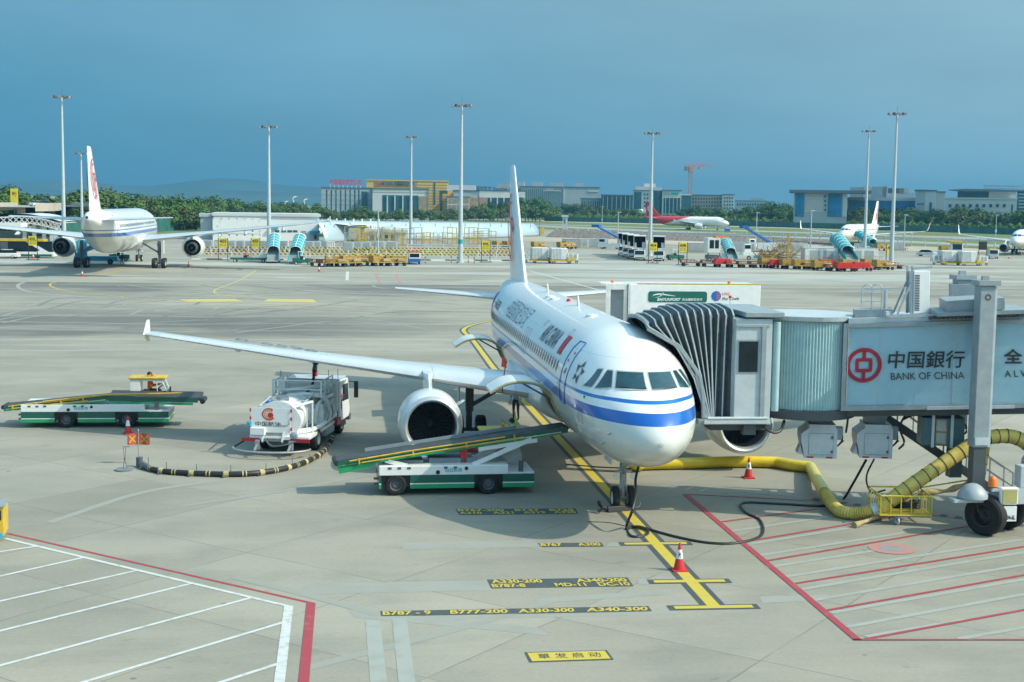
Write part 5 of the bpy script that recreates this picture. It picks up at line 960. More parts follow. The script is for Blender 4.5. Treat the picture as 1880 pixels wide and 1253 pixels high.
# fuelling hose up to the wing
fa, fb = at(574, 705, 57.0), at(580, 662, 57.6); T = thing('fuel_hose', fa, 0, 'black fuelling hose rising from the truck platform to the underside of the wing', 'hose')
MB().tube(smoothpath([Vector((-.4, -.4, -.45)), Vector((-.1, -.1, -.2)), Vector((0, 0, 0)), (fb-fa)*.6, (fb-fa)], 5), .06, 8).build('hose', 'black', T, smooth=50); MB().cyl((fb-fa)*.55, (fb-fa)*.8, .11, .09).cyl((fb-fa)*.85, (fb-fa)*1.02, .13).build('nozzle', 'darkmetal', T)
# ---- hydrant hose on the ground
hp_ = [G(x, y, .1) for x, y in ((256, 852), (268, 858), (290, 864), (330, 868), (375, 870), (420, 871), (470, 869), (520, 861), (560, 849), (590, 832))]+[at(603, 818, 55.2), at(612, 800, 55.6)]
HH = thing('hydrant_hose', hp_[2], 0, 'black ground hose with pale bands curving from the hydrant pit to the fuelling truck', 'hose')
def HB(mb, nm, m, **k): o = mb.build(nm, m, HH, **k); o.matrix_parent_inverse = Matrix.Translation(-hp_[2]); return o
PH = smoothpath(hp_, 10); HB(MB().tube(PH, .10, 10), 'hose', 'black', smooth=50)
MT['band'] = mat('pale_yellow_band', (.50, .42, .20), .6, var=.3); acc = 0; k_ = 0
for a, b in zip(PH, PH[1:]):
    acc += (b-a).length
    if acc > .56:
        acc = 0; k_ += 1; d = (b-a).normalized()
        if k_ % 2: HB(MB().cyl(a-d*.09, a+d*.09, .114, n=12), 'cart_cradle', 'band'); HB(MB().bar(a+Vector((-.1, -.12, -.1)), a+Vector((-.1, -.12, .05)), .03).bar(a+Vector((.15, .12, -.1)), a+Vector((.15, .12, .3)), .02).cyl(a+Vector((-.12, -.16, -.06)), a+Vector((-.08, -.16, -.06)), .05, n=8), 'cradle_castor', 'dgrey')
        else: HB(MB().cyl(a-d*.10, a-d*.06, .106, n=12), 'band', 'band'); HB(MB().cyl(a+d*.02, a+d*.06, .106, n=12), 'band', 'band')
HB(MB().cyl(hp_[0]+Vector((0, 0, -.08)), hp_[0]+Vector((0, 0, .25)), .12), 'pit_coupler', 'dgrey'); HB(MB().cyl(PH[3], PH[14], .15, .11, n=12), 'inlet_sleeve', 'dgrey')
p = G(258, 854); T = thing('warning_flag_stand', (p.x, p.y, 0), 0, 'pole with two red square flags crossed in yellow above the hydrant pit', 'warning flag')
MB().cyl((-.1, .2, 0), (-.1, .2, 1.25), .018, n=8).lathe((-.1, .2, 1.25), (0, 0, 1), [(0, .03), (.06, .001)], 8).build('pole', 'galv', T)
MT['flagred'] = mat('faded_red_flag', (.5, .09, .05), .7, var=.3); MT['flagx'] = mat('yellow_green_cross', (.5, .5, .06), .7)
for x0, x1, y1 in ((-.08, .32, .12), (-.12, -.48, .1)):
    f_ = lambda a, b, x0=x0, x1=x1, y1=y1, o=0: Vector((x0+(x1-x0)*a, .2+(y1-.2)*a+.02*sin(a*6), .72+.42*b))
    mb = MB(); mb.v = [f_(i/4, j/4) for i in range(5) for j in range(5)]+[f_(i/4, j/4)+Vector((0, .012, 0)) for i in range(5) for j in range(5)]; mb.f = [(i*5+j, i*5+5+j, i*5+6+j, i*5+j+1) for i in range(4) for j in range(4)]+[(25+i*5+j, 25+i*5+5+j, 25+i*5+6+j, 25+i*5+j+1) for i in range(4) for j in range(4)]
    fl = mb.build('flag', 'flagred', T, clean=False)
    g_ = lambda a, b: f_(a, b)+Vector((0, -.014, 0))
    for s_ in (0, 1):
        mb = MB(); mb.v = [g_(.2+.6*i/5, (.2+.6*i/5 if s_ else .8-.6*i/5)+dz) for i in range(6) for dz in (-.06, .06)]; mb.f = [(2*i, 2*i+2, 2*i+3, 2*i+1) for i in range(5)]; mb.build('cross', 'flagx', fl, clean=False)
p = G(228, 864); T = thing('pit_lid', (p.x, p.y, 0), 0, 'round steel pit lid with a lifting handle lying left of the red flags', 'pit lid'); MB().lathe((0, 0, 0), (0, 0, 1), [(0, .3), (.05, .32), (.07, .28), (.08, .001)], 24).build('lid', 'steel', T, smooth=40); MB().bar((-.05, .05, .06), (.02, .05, .45), .02).bar((.1, .05, .06), (0, .05, .45), .02).bar((0, .05, .4), (-.03, .05, .85), .015).bar((.03, .05, .4), (.06, .05, .85), .015).bar((-.03, .05, .85), (.2, .05, .86), .015).build('lifting_handle', 'dgrey', T)
# ---- catering high-loader behind the nose
CY_ = 65.; ca, cb_ = at(1155, 600, CY_), at(1397, 524, CY_); z0, z1 = 3.35, cb_.z; x0, x1 = ca.x, cb_.x
CT = thing('catering_truck', (x0, CY_, 0), 0, 'white catering high-loader with raised box body behind the jet bridge canopy', 'truck')
BX = MB().bb(0, x1-x0, 0, 2.45, z0, z1).build('box_body', 'white', CT, bevel=.03); MB().bb(.4, x1-x0-.02, -.0, .25, z1+.004, z1+.05).build('yellow_roof_edge', 'yellow', CT); MB().bb(0, x1-x0, -.012, -.001, z0, z0+.62).build('green_band', 'green', CT)
# front platform and door end
px0 = at(1113, 530, CY_).x-x0
MB().bb(px0, .0, .0, .08, z1-.25, z1).bb(px0, px0+.22, 0, .08, z0, z1-.255).bb(-.14, -.005, 0, .08, z0, z1-.255).build('front_frame', 'offwhite', CT); MB().bb(px0+.3, -.2, .5, .6, z0, z1-.3).build('entrance_recess', 'grey', CT); MB().bb(px0, 0, .1, 2.3, z0-.12, z0).build('front_platform', 'galv', CT); MB().bb(px0, -.02, .09, 2.4, z1-.1, z1-.01).build('canopy_roof', 'offwhite', CT)
for x in (px0+.35, x1-x0-1.5): MB().lathe((x, .3, z1+.05), (0, 0, 1), [(0, .08), (.1, .07), (.14, .001)], 12).build('beacon', 'amber', CT)
cf = lambda px_, py_: at(px_, py_, CY_-.02)
a, b, c = cf(1190, 555), cf(1298, 552), cf(1190, 535)
loc = lambda v: v-Vector((x0, CY_, 0))
a, b, c = map(loc, (a, b, c)); w_, h_ = b.x-a.x, c.z-a.z
pl = rr_(w_/2, h_/2, .12); MB().prism(pl, lambda u, v: (a.x+w_/2+u, -.004, a.z+h_/2+v), lambda u, v: (a.x+w_/2+u, -.018, a.z+h_/2+v)).build('airport_sign', 'teal' if 0 else 'green', CT)
P_ = lambda u, v: (a.x+u*w_, -.024, a.z+v*h_)
lettering('baiyun', lambda u, v: P_(.15+u*.40, .12+v*.26), 'letterwhite', CT); lettering('baiyun_cn', lambda u, v: P_(.58+u*.34, .14+v*.24), 'letterwhite', CT)
mb = MB(); cr = [(.07, .48), (.10, .62), (.2, .68), (.32, .62), (.46, .55)]; P2 = smoothpath([(x, y, 0) for x, y in cr], 5); mb.v = [Vector(P_(p.x, p.y+d)) for i, p in enumerate(P2) for d in (0, .10*sin(pi*(i+.5)/len(P2))+.02)]; mb.f = [(2*i, 2*i+2, 2*i+3, 2*i+1) for i in range(len(P2)-1)]; mb.build('airport_emblem', 'letterwhite', CT, clean=False)
mb = MB(); P2 = smoothpath([(.05, .40, 0), (.12, .42, 0), (.2, .58, 0), (.24, .86, 0)], 5); mb.v = [Vector(P_(p.x+d, p.y)) for i, p in enumerate(P2) for d in (0, .02)]; mb.f = [(2*i, 2*i+2, 2*i+3, 2*i+1) for i in range(len(P2)-1)]; mb.build('airport_emblem', 'letterwhite', CT, clean=False)
e = loc(cf(1315, 544)); r_ = .24; F_ = lambda u, v: (e.x+u, -.012, e.z+v)
disc(F_, 0, 0, r_).build('caterer_emblem', 'blue', CT, clean=False)
for i in range(4): poly2(lambda u, v: (e.x+u, -.02, e.z+v), [(-.0, -.16+i*.09), (.2, -.16+i*.09), (.2, -.13+i*.09), (-.0, -.13+i*.09)]).build('caterer_emblem', 'orange', CT, clean=False)
lettering('lsg', flat(F_(.30, .05), (1, 0, 0), (0, 0, 1), .35, .13), 'orange', CT); lettering('skychefs', flat(F_(.30, -.22), (1, 0, 0), (0, 0, 1), .85, .17), 'letter', CT)
q = loc(cf(1228, 573)); lettering('cat_cn', flat((q.x, -.012, q.z), (1, 0, 0), (0, 0, 1), loc(cf(1357, 570)).x-q.x, .26), 'lettergrey', CT)
MB().bb(-3.2, 6.8, .35, 2.1, .62, .85).build('chassis', 'dgrey', CT)
MB().prism([(-3.3, .5), (-1.6, .5), (-1.6, 2.5), (-2.95, 2.5), (-3.35, 1.4)], lambda u, v: (u, .05, v), lambda u, v: (u, 2.4, v)).build('cab', 'white', CT, bevel=.06); MB().add([(-3.37, .25, 1.5), (-3.37, 2.2, 1.5), (-3.02, 2.2, 2.35), (-3.02, .25, 2.35)], [(0, 1, 2, 3)]).build('windscreen', 'glass', CT)
for s_ in (.5, 1.9): MB().bar((-.6, s_, .9), (5.6, s_, z0-.1), .1, .2).bar((5.6, s_, .9), (-.6, s_, z0-.1), .1, .2).build('scissor_lift', 'galv', CT)
for x in (-2.5, 4.6):
    for y in (.2, 2.25): add_wheel(CT, (x, y, .48), .48, .3, (0, 1, 0))
MB().bar((-.1, -.02, z0+.1), (-.1, -.02, z1-.0), .03).tube([(-.55, .5, z0-.6), (-.5, .2, z0+1.0)], .02, 5).build('aerial', 'black', CT)
rp = at(1339, 600, 64.2); T = thing('marker_lamp', (rp.x, rp.y, 0), 0, 'thin mast with a small red lamp in front of the catering truck', 'lamp'); top_ = at(1339, 548, 64.2).z; MB().cyl((0, 0, 0), (0, 0, top_), .015, n=6).build('mast', 'grey', T); MB().lathe((0, 0, top_), (0, 0, 1), [(0, .07), (.12, .07), (.14, .001)], 10).build('lamp', 'red', T)
# ---- people by the aircraft
dp = bpy.data.objects['belt_loader.001']
person((b2.x-1.85+5.12, b2.y-.05+1.42, .95), -pi/2, 'driver in an orange shirt seated in the yellow-roofed belt loader cab', 'sit', 'orangecloth')
p = G(947, 772); person((p.x, p.y, 0), 2.6, 'person in dark trousers standing behind the open cargo door', 'stand', 'shirt')
pv = at(946, 787, 50.4); person((pv.x, 50.4, pv.z-1.33), .4, 'person in a lime safety vest reaching up behind the belt loader cab', 'reach', 'hivis')
p = G(224, 487); person((p.x, p.y, 0), .5, 'person walking in dark clothes under the distant widebody', 'walk', 'trousers', h=1.78)
# ------------------------------------------------------------ other aircraft
m1 = Vector((-32.5, 202, 0)); fw_ = Vector((-.03, 1, 0)).normalized(); n_ = m1+fw_*28.9
AW, _ = airliner('widebody_airliner', n_, pi+.03, 'large white widebody with blue stripes and red tail emblem, seen from behind on the left', k=1.428, L=41.2, span=20.6, tipz=4.9, fintop=11.25, wx=13.2, ey=6.56, ex=11.9, er=1.0, eng_long=0, tip='fence', bogie=2, mgx=20.2, mgy=3.75, stab=6.8, ez=1.9)
wd_ = bpy.data.objects['widebody_airliner']
q1 = G(1317, 423.6); va = atan2(q1.x, q1.y)+.12; d_ = Vector((cos(va), -sin(va), 0)); nose = q1+d_*5.07
airliner('taxiing_airliner', nose, atan2(d_.x, -d_.y), 'red-tailed white airliner taxiing to the right in front of the far trees', liv='red', finm=mat('red_fin_paint', (.5, .02, .04), .4), tip='fence')
a_ = at(1548, 400, 352); b_ = at(1614, 400, 384); dd = Vector((b_.x-a_.x, b_.y-a_.y, 0)).normalized()
airliner('parked_airliner', (a_.x, a_.y, 0), atan2(-dd.x, dd.y), 'white airliner with curled wingtips parked facing left behind the teal stairs', liv='fan', L=38.5, tip='blended', fintop=12.3, finm=MT['white'], ez=1.45, er=.92, ey=4.9)
a_ = at(1866, 400, 292); b_ = at(1935, 400, 325); dd = Vector((b_.x-a_.x, b_.y-a_.y, 0)).normalized()
airliner('parked_airliner', (a_.x, a_.y, 0), atan2(-dd.x, dd.y), 'white airliner cut off by the right edge, its nose and left-hand engine showing', liv='fan', L=38.5, tip='blended', fintop=12.3, finm=MT['white'], ez=1.45, er=.92, ey=4.9)
# ------------------------------------------------------------ lighting masts
for i, (pb, yb, pt, yt, lab) in enumerate(((118, 466, 111, 178, 'tall floodlight mast standing left of the widebody tail'), (151, 440, 147, 282, 'slim floodlight mast just behind the widebody tail fin'), (494, 470, 492.5, 233, 'floodlight mast beside the left teal passenger stairs'), (754, 450, 755, 252, 'shorter floodlight mast between the yellow-topped offices and the racks'), (845, 483, 846.5, 194, 'tall floodlight mast with a green patch, left of the gate airliner tail'), (1193, 470, 1197, 245, 'floodlight mast rising behind the stand 404 high loaders'), (1587, 462, 1595, 241, 'left and shorter floodlight mast of the pair on the right'), (1636, 485, 1645, 209, 'right and taller floodlight mast of the pair on the right'))):
    g0 = G(pb, yb); t0 = at(pt, yt, g0.y); h = t0.z
    T = thing('floodlight_mast', g0, 0, lab, 'lighting mast', 'floodlight masts')
    MB().cyl((0, 0, 0), (0, 0, h), .42, .17, n=14).build('pole', 'lgrey', T, smooth=40); MB().cyl((0, 0, 0), (0, 0, .35), .7, .5, n=12).build('pole_base', 'grey', T)
    fr = MB().tube([Vector((1.15*cos(a), 1.15*sin(a), h-.1)) for a in (2*pi*j/16 for j in range(17))], .05, 5)
    for j in range(4): fr.bar((0, 0, h-.1), (1.15*cos(j*pi/2), 1.15*sin(j*pi/2), h-.1), .06)
    fr.cyl((0, 0, h), (0, 0, h+1.3), .025, n=5).build('lamp_ring', 'dgrey', T)
    for j in range(10): a = 2*pi*j/10+.2; MB().box((1.45*cos(a), 1.45*sin(a), h-.05), (.42, .5, .34), a).build('floodlight', 'galv' if j % 2 else 'dgrey', T)
    if 'green patch' in lab: MB().cyl((0, 0, 3.2), (0, 0, 3.9), .425, .42, n=14).build('green_sleeve', 'teal', T)
for pb, yb, yt, k_, lab in ((1105, 424, 380, 0, 'thin pole on the grass left of the red-tailed airliner'), (1134, 452, 390, 0, 'thin pole beside the raised blue loader at the far apron edge'), (1388, 450, 391, 0, 'thin pole left of the white pickup with blue loader'), (1487, 478, 387, 0, 'thin grey pole in front of the yellow rack heap'), (1659, 464, 395, 0, 'thin pole right of the floodlight pair'), (1827, 450, 395, 0, 'thin pole behind the black sign at right'), (694, 474, 385, 0, 'thin grey pole over the baggage dollies'), (299, 410, 376, 1, 'small street lamp before the trees right of the widebody fin'), (306, 413, 398, 1, 'short street lamp right of the widebody fin'), (471, 394, 371, 1, 'straight street lamp between two sickle lamps'), (545, 388, 367, 1, 'straight street lamp behind the tallest sickle lamp')):
    g0 = G(pb, yb); h = at(pb, yt, g0.y).z; T = thing('lamp_pole', g0, 0, lab, 'lamp pole', 'thin poles around the apron'); MB().cyl((0, 0, 0), (0, 0, h), .13, .09, n=8).build('pole', 'lgrey', T, smooth=40); MB().box((.25, 0, h), (.8, .3, .18)).build('lamp_head', 'lgrey', T); MB().bb(-.2, .2, -.2, .2, h*.42, h*.42+.8).build('switch_box', 'lgrey', T)
def fy(x):                                   # photo row of the foot of the boundary fence
    P = ((-100, 430), (300, 420), (600, 405), (1000, 405.5), (1240, 411), (1700, 426), (2000, 436))
    for (a, b), (c, d) in zip(P, P[1:]):
        if x <= c: return b+(d-b)*(x-a)/(c-a)
    return 436
sick = []
for x, yb, yt, fl in ((440, 397, 376, 1), (484, 396, 376, 1), (502, 396, 379, 1), (524, 390, 370, 1), (535, 392, 379, -1), (539, 388, 361, 1), (559, 388, 366, 1), (564, 392, 379, 1), (602, 393, 380, -1), (631, 395, 379, 1), (667, 395, 379, -1), (699, 395, 379, 1), (735, 394, 379, -1), (770, 392, 375, 1), (806, 394, 380, -1), (1067, 395, 378, 1), (1099, 398, 383, -1), (1148, 403, 381, 1), (1178, 405, 385, -1), (1231, 398, 385, 1), (1262, 400, 386, -1), (1318, 402, 387, 1), (1347, 404, 388, -1), (1383, 412, 389, 1), (1413, 406, 390, -1), (1506, 408, 392, 1), (1724, 414, 393, 1), (1843, 408, 396, 1), (921, 396, 387, -1), (1392, 405, 392, 1)):
    g0 = G(x, yb); h = at(x, yt, g0.y).z
    T = thing('street_lamp', g0, 0, 'white sickle-shaped street lamp along the far perimeter road', 'street lamp', 'white sickle-shaped street lamps'); r_ = .13*g0.y/500*1.3
    MB().cyl((0, 0, 0), (0, 0, h*.72), r_, n=6).build('pole', 'white', T)
    P = smoothpath([(0, 0, h*.68), (-fl*h*.05, 0, h*.78), (-fl*h*.02, 0, h*.9), (fl*h*.14, 0, h*.985), (fl*h*.3, 0, h)], 4); MB().tube(P, r_, 6, rf=lambda i: r_*(1.9 if 2 < i < 12 else .8)).build('lamp_arm', 'white', T)
# ------------------------------------------------------------ stand signs
for x0, x1, y0, y1, yb, key, lab in ((52, 68, 434, 451, 478, 'n405l', 'yellow sign reading 405L beside the airport bus'), (401, 418, 438, 455, 478, 'n405', 'yellow sign reading 405, left of the two teal stairs'), (461, 477, 438, 455, 478, 'n405r', 'yellow sign reading 405R next to the left teal stairs'), (884, 900, 443, 460, 482, 'n404l', 'yellow sign reading 404L in front of the hazard-striped barriers'), (1191, 1207, 446, 462, 484, 'n404', 'yellow sign reading 404 in front of the high loaders'), (1246, 1262, 446, 463, 487, 'n404r', 'yellow sign reading 404R by the rusty dolly'), (1627, 1640, 450, 468, 484, 'n40x', 'yellow sign half hidden by the right floodlight mast'), (1797, 1812, 444, 459, 474, None, 'black-backed sign on two posts near the right edge')):
    g0 = G((x0+x1)/2, yb); a, b = at(x0, y1, g0.y), at(x1, y0, g0.y); w_ = b.x-a.x; z0, z1 = a.z, b.z
    T = thing('stand_sign', ((a.x+b.x)/2, g0.y, 0), 0, lab, 'sign', 'stand number signs')
    for s_ in (-1, 1): MB().bb(s_*w_/2-.05, s_*w_/2+.05, -.05, .05, 0, z1+.05).build('post', 'black', T)
    MB().bb(-w_/2-.3, w_/2+.3, -.35, .35, 0, .12).build('foot', 'dgrey', T)
    MB().bb(-w_/2+.06, w_/2-.06, -.06, .04, z0, z1).build('panel', 'black' if key is None else MT['yellow'] if 0 else 'signy', T) if 'signy' in MT else None
    if key:
        MT.setdefault('signy', mat('sign_yellow', (.75, .60, .02), .5, var=.06)); MB().bb(-w_/2+.06, w_/2-.06, -.06, .04, z0, z1).build('panel', 'signy', T) if not any(c.name.startswith('panel') for c in T.children) else None
        hh = z1-z0; lettering(key, flat((-w_*.38, -.075, z0+hh*.52), (1, 0, 0), (0, 0, 1), w_*.76, hh*.36), 'letter', T)
        if key != 'n40x': lettering('small', flat((-w_*.34, -.075, z0+hh*.14), (1, 0, 0), (0, 0, 1), w_*.68, hh*.12), 'lettergrey', T); lettering('small', flat((-w_*.34, -.075, z0+hh*.32), (1, 0, 0), (0, 0, 1), w_*.68, hh*.12), 'lettergrey', T)
# blue runway sign
g0 = G(1335, 427); a, b = at(1331, 424, g0.y), at(1341, 416, g0.y); T = thing('taxiway_sign', g0, 0, 'small blue sign on the grass in front of the taxiing airliner nose', 'sign'); MB().bb(-1.1, 1.1, -.1, .1, a.z-.3, b.z).build('panel', 'blue', T); lettering('num', flat((-.9, -.12, (a.z+b.z)/2-.1), (1, 0, 0), (0, 0, 1), 1.8, .7), 'letterwhite', T); MB().bb(-.9, -.8, -.05, .05, 0, a.z).bb(.8, .9, -.05, .05, 0, a.z).build('post', 'grey', T)
# ------------------------------------------------------------ passenger stairs
def stairs(loc, rz, lab, m='teal', H_=4.4, L_=8.5, W_=2.3):   # foot at y=0, rises towards +y
    T = thing('passenger_stairs', loc, rz, lab, 'stairs vehicle', 'mobile passenger stairs'); w = W_/2
    sl = H_/L_
    MB().add([(s*w, y, z) for s in (-1, 1) for y, z in ((0, .5), (L_, .5+H_), (L_, .1+H_), (.6, .4))], [(0, 1, 2, 3), (4, 5, 6, 7), (0, 1, 5, 4), (3, 2, 6, 7), (0, 3, 7, 4), (1, 2, 6, 5)]).build('stair_flight', 'lgrey', T)
    for i in range(16): MB().box((0, L_*(i+.5)/16, .56+H_*(i+.5)/16), (W_-.3, .3, .12)).build('step', 'galv', T)
    for s in (-1, 1): MB().add([(s*w, y, z) for y, z in ((0, .5), (L_, .5+H_), (L_+1.5, .5+H_), (L_+1.5, 1.8+H_), (L_, 1.8+H_), (0, 1.6))]+[(s*(w-.06), y, z) for y, z in ((0, .5), (L_, .5+H_), (L_+1.5, .5+H_), (L_+1.5, 1.8+H_), (L_, 1.8+H_), (0, 1.6))], [(0, 1, 2, 3, 4, 5), (6, 7, 8, 9, 10, 11)]+[(i, (i+1) % 6, 6+(i+1) % 6, 6+i) for i in range(6)]).build('side_panel', m, T)
    # ribbed canopy over the upper two thirds
    rings = []; nb = 6
    for i in range(nb*2+1):
        t = .30+.84*i/(nb*2); y = L_*min(t, 1.14); z = .5+H_*min(t, 1.0)
        k = 1.0 if i % 2 == 0 else 1.035
        rings.append([Vector((w*k*cos(a), y, z+1.55+(.95*k)*sin(a)) if a > 0 and a < pi else (w*k*(1 if a <= 0 else -1), y, z+1.2)) for a in ([0]+[pi*j/8 for j in range(1, 8)]+[pi])])
    C_ = MB().loft(rings, cap=False, close=False).build('canopy', m, T, clean=False)
    for i in range(nb+1): MB().tube([p+Vector((0, 0, .03)) for p in rings[min(2*i, len(rings)-1)]], .07, 4).build('canopy_rib', 'white', C_)
    MB().tube([r_[4]+Vector((0, 0, .05)) for r_ in rings], .06, 4).build('ridge_bar', 'white', C_)
    MB().bb(-w, w, 2.2, L_+.6, .45, 1.1).build('chassis', 'white' if m == 'teal' else m, T); MB().bb(-w-.0, -w+1.3, L_-1.5, L_+1.2, 1.1, 2.3).build('cab', 'white', T, bevel=.05)
    for y in (2.8, L_-.6):
        for s in (-1, 1): add_wheel(T, (s*(w-.1), y, .4), .4, .28, (1, 0, 0), 'steel')
    for s in (-1, 1): MB().bar((s*(w-.2), L_*.45, 1), (s*(w-.2), L_*.9, H_*.85), .12).build('lift_strut', 'white', T)
    return T
s0 = stairs(G(501, 484), .02, 'teal canopied stairs seen from the foot, left one of the two by sign 405R'); s0.scale = (.8, .8, .62)
def scopy(o, loc, rz, lab, sc=1): c = copy_tree(o, loc=loc, rz=rz, label=lab, scale=sc); return c
scopy(s0, G(539, 485), -.10, 'teal canopied stairs seen from the foot, right one behind the green tug', (.8, .8, .62))
scopy(s0, G(1345, 480), -.08, 'pale teal canopied stairs standing behind the red dollies', (.8, .75, .55))
scopy(s0, G(1564, 484), .0, 'teal canopied stairs leaning left in front of the white cabins', (1, .9, .72))
scopy(s0, G(1612, 460), .22, 'teal canopied stairs docked at the parked airliner behind the masts', (.95, .9, .62))
def blue_loader(loc, rz, lab):
    T = thing('blue_loader', loc, rz, lab, 'belt loader', 'raised blue loaders')
    MB().bb(-1, 1, 0, 5.5, .4, 1.1).build('body', 'white', T); MB().bb(-1, 0, 3.6, 5.4, 1.1, 2.4).build('cab', 'white', T, bevel=.05); MB().bb(-1.01, -.3, 3.9, 5.2, 1.6, 2.2).build('cab_window', 'glass', T)
    MB().add([(s*.7, y, z) for s in (-1, 1) for y, z in ((-2, 1.1), (6, 4.9), (6, 5.2), (-2, 1.5))], [(0, 1, 2, 3), (4, 5, 6, 7), (0, 1, 5, 4), (3, 2, 6, 7), (0, 3, 7, 4), (1, 2, 6, 5)]).build('conveyor', 'blue', T); MB().bb(-.8, .8, 5.4, 7.2, 4.9, 5.5).build('conveyor_head', 'blue', T)
    for y in (.9, 4.5):
        for s in (-1, 1): add_wheel(T, (s*.85, y, .4), .4, .26)
    return T
blue_loader(G(1142, 458), 1.05, 'white vehicle with raised blue conveyor left of the high loaders'); blue_loader(G(1404, 457), -1.2+pi, 'white vehicle with a sloping blue conveyor right of the thin pole')
# ------------------------------------------------------------ high loaders at stand 404
def high_loader(loc, rz, lab):
    T = thing('high_loader', loc, rz, lab, 'high loader', 'catering high loaders at stand 404')
    MB().bb(-1.2, 1.2, .2, 8.2, .55, .9).build('chassis', 'dgrey', T); MB().prism([(0, .45), (1.9, .45), (1.9, 2.2), (.35, 2.3), (0, 1.3)], lambda a, b: (-1.15, a, b), lambda a, b: (1.15, a, b)).build('cab', 'white', T, bevel=.06)
    MB().add([(-1.0, -.03, 1.35), (1.0, -.03, 1.35), (1.0, .29, 2.2), (-1.0, .29, 2.2)], [(0, 1, 2, 3)]).build('windscreen', 'glass', T); MB().bb(-.9, .9, -.06, -.005, .5, .75).build('bumper', 'green', T)
    b = MB().bb(-1.3, 1.3, 1.4, 8.4, 2.6, 2.8).bb(-1.3, 1.3, 1.2, 8.4, 5.3, 5.42).bb(-1.3, -1.2, 1.4, 8.4, 2.8, 5.3).bb(1.2, 1.3, 1.4, 8.4, 2.8, 5.3).bb(-1.2, 1.2, 8.3, 8.4, 2.8, 5.3); b.build('box_body', 'offwhite', T)
    MB().bb(-1.19, 1.19, 5.6, 5.7, 2.81, 5.29).build('inner_wall', 'innerdark', T); MB().bb(.5, 1.1, 1.6, 2.4, 2.81, 4.0).build('trolley', 'lgrey', T); MB().bb(-1.1, -.7, 1.6, 2.2, 2.81, 3.9).build('trolley', 'lgrey', T)
    for s in (-1, 1): MB().bar((s*.9, 1.8, .9), (s*.9, 7.6, 2.6), .14).bar((s*.9, 7.6, .9), (s*.9, 1.8, 2.6), .14).build('scissor_lift', 'galv', T)
    for y in (1.1, 6.6):
        for s in (-1, 1): add_wheel(T, (s*1.05, y, .48), .48, .3)
    return T
h0 = high_loader(G(1209, 480), -.22, 'high loader with raised open box, foremost on the right of stand 404 row'); h0.scale = (.85, .85, .82)
for i, (x, y) in enumerate(((1174, 479), (1162, 476), (1152, 473), (1144, 470))):
    copy_tree(h0, loc=G(x, y), rz=-.2, label=('high loader with raised open box, foremost on the left of the stand 404 row', 'high loader second in the row left of the 404 sign', 'high loader third in the row left of the 404 sign', 'rearmost high loader at the left end of the 404 row')[i])
# ------------------------------------------------------------ baggage dollies
def dolly(m, lab, loc=(0, 0, 0), rz=0, load=0):
    T = thing('baggage_dolly', loc, rz, lab, 'dolly', 'baggage dollies'); Lx = 1.55
    MB().bb(-Lx, Lx, -.8, .8, .48, .60).build('deck', {'mustard': 'mustard', 'rust': 'rust', 'red': 'red'}[m], T)
    for x in (-1.1, 1.1):
        for y in (-.62, .62): add_wheel(T, (x, y, .24), .24, .16, (0, 1, 0), 'dgrey')
    if m == 'mustard':
        MB().add([(-Lx, -.8, .6), (-.6, -.8, .6), (-1.3, -.8, 1.5), (-Lx, -.8, 1.5), (-Lx, .8, .6), (-.6, .8, .6), (-1.3, .8, 1.5), (-Lx, .8, 1.5)], [(0, 1, 2, 3), (4, 5, 6, 7), (0, 3, 7, 4), (1, 2, 6, 5), (2, 3, 7, 6), (0, 1, 5, 4)]).build('side_curtain', 'mustard', T); MB().bb(-.5, Lx, .62, .78, .6, 1.35).build('side_curtain', 'mustard', T)
        MB().bb(.1, 1.2, -.5, .4, .61, 1.05).build('cargo_sack', 'tan', T, bevel=.1)
    else:
        r_ = MB()
        for y in (-.78, .78):
            r_.bar((-Lx, y, .95), (Lx*.5, y, .92), .06)
            for x in (-Lx, -.8, 0, .7): r_.bar((x, y, .6), (x, y, .95), .05)
        r_.build('side_rail', m, T); MB().bb(-Lx, -Lx+.08, -.8, .8, .6, 1.0).build('end_board', m, T); 
        if m == 'red': MB().prism([(-1.4, .6), (1.2, .6), (.8, 1.25), (-1.3, 1.3)], lambda a, b: (a, -.6, b), lambda a, b: (a, .6, b)).build('red_cover', 'red', T)
    MB().bar((Lx, 0, .5), (Lx+.75, 0, .4), .07).build('tow_bar', 'dgrey', T)
    return T
DM = {m: dolly(m, '', (0, -60, 0)) for m in ('mustard', 'rust', 'red')}
used = set()
def put_dolly(m, x, y, rz, lab):
    if m not in used: used.add(m); o = DM[m]; o.location = G(x, y); o.rotation_euler = (0, 0, rz); o['label'] = lab; o.scale = (1.1, 1.1, 1.12); return o
    return copy_tree(DM[m], loc=G(x, y), rz=rz, label=lab, scale=(1.1, 1.1, 1.12))
rowR = (('rust', 1268, 489), ('rust', 1306, 490), ('red', 1328, 491), ('rust', 1350, 491.5), ('rust', 1372, 492), ('rust', 1393, 492), ('mustard', 1412, 492), ('red', 1430, 493), ('mustard', 1452, 494), ('mustard', 1474, 495), ('rust', 1492, 495), ('mustard', 1510, 497), ('red', 1520, 493), ('rust', 1534, 498), ('red', 1553, 499), ('mustard', 1560, 494), ('red', 1582, 498), ('mustard', 1600, 494), ('mustard', 1622, 496), ('rust', 1638, 494))
tint = dict(mustard='mustard curtain-sided dolly', rust='rusty low-railed dolly', red='red covered dolly')
for i, (m, x, y) in enumerate(rowR): put_dolly(m, x, y, R.uniform(-.15, .15), '%s, number %s from the left in the right-hand row' % (tint[m], ('one two three four five six seven eight nine ten eleven twelve thirteen fourteen fifteen sixteen seventeen eighteen nineteen twenty'.split())[i]))
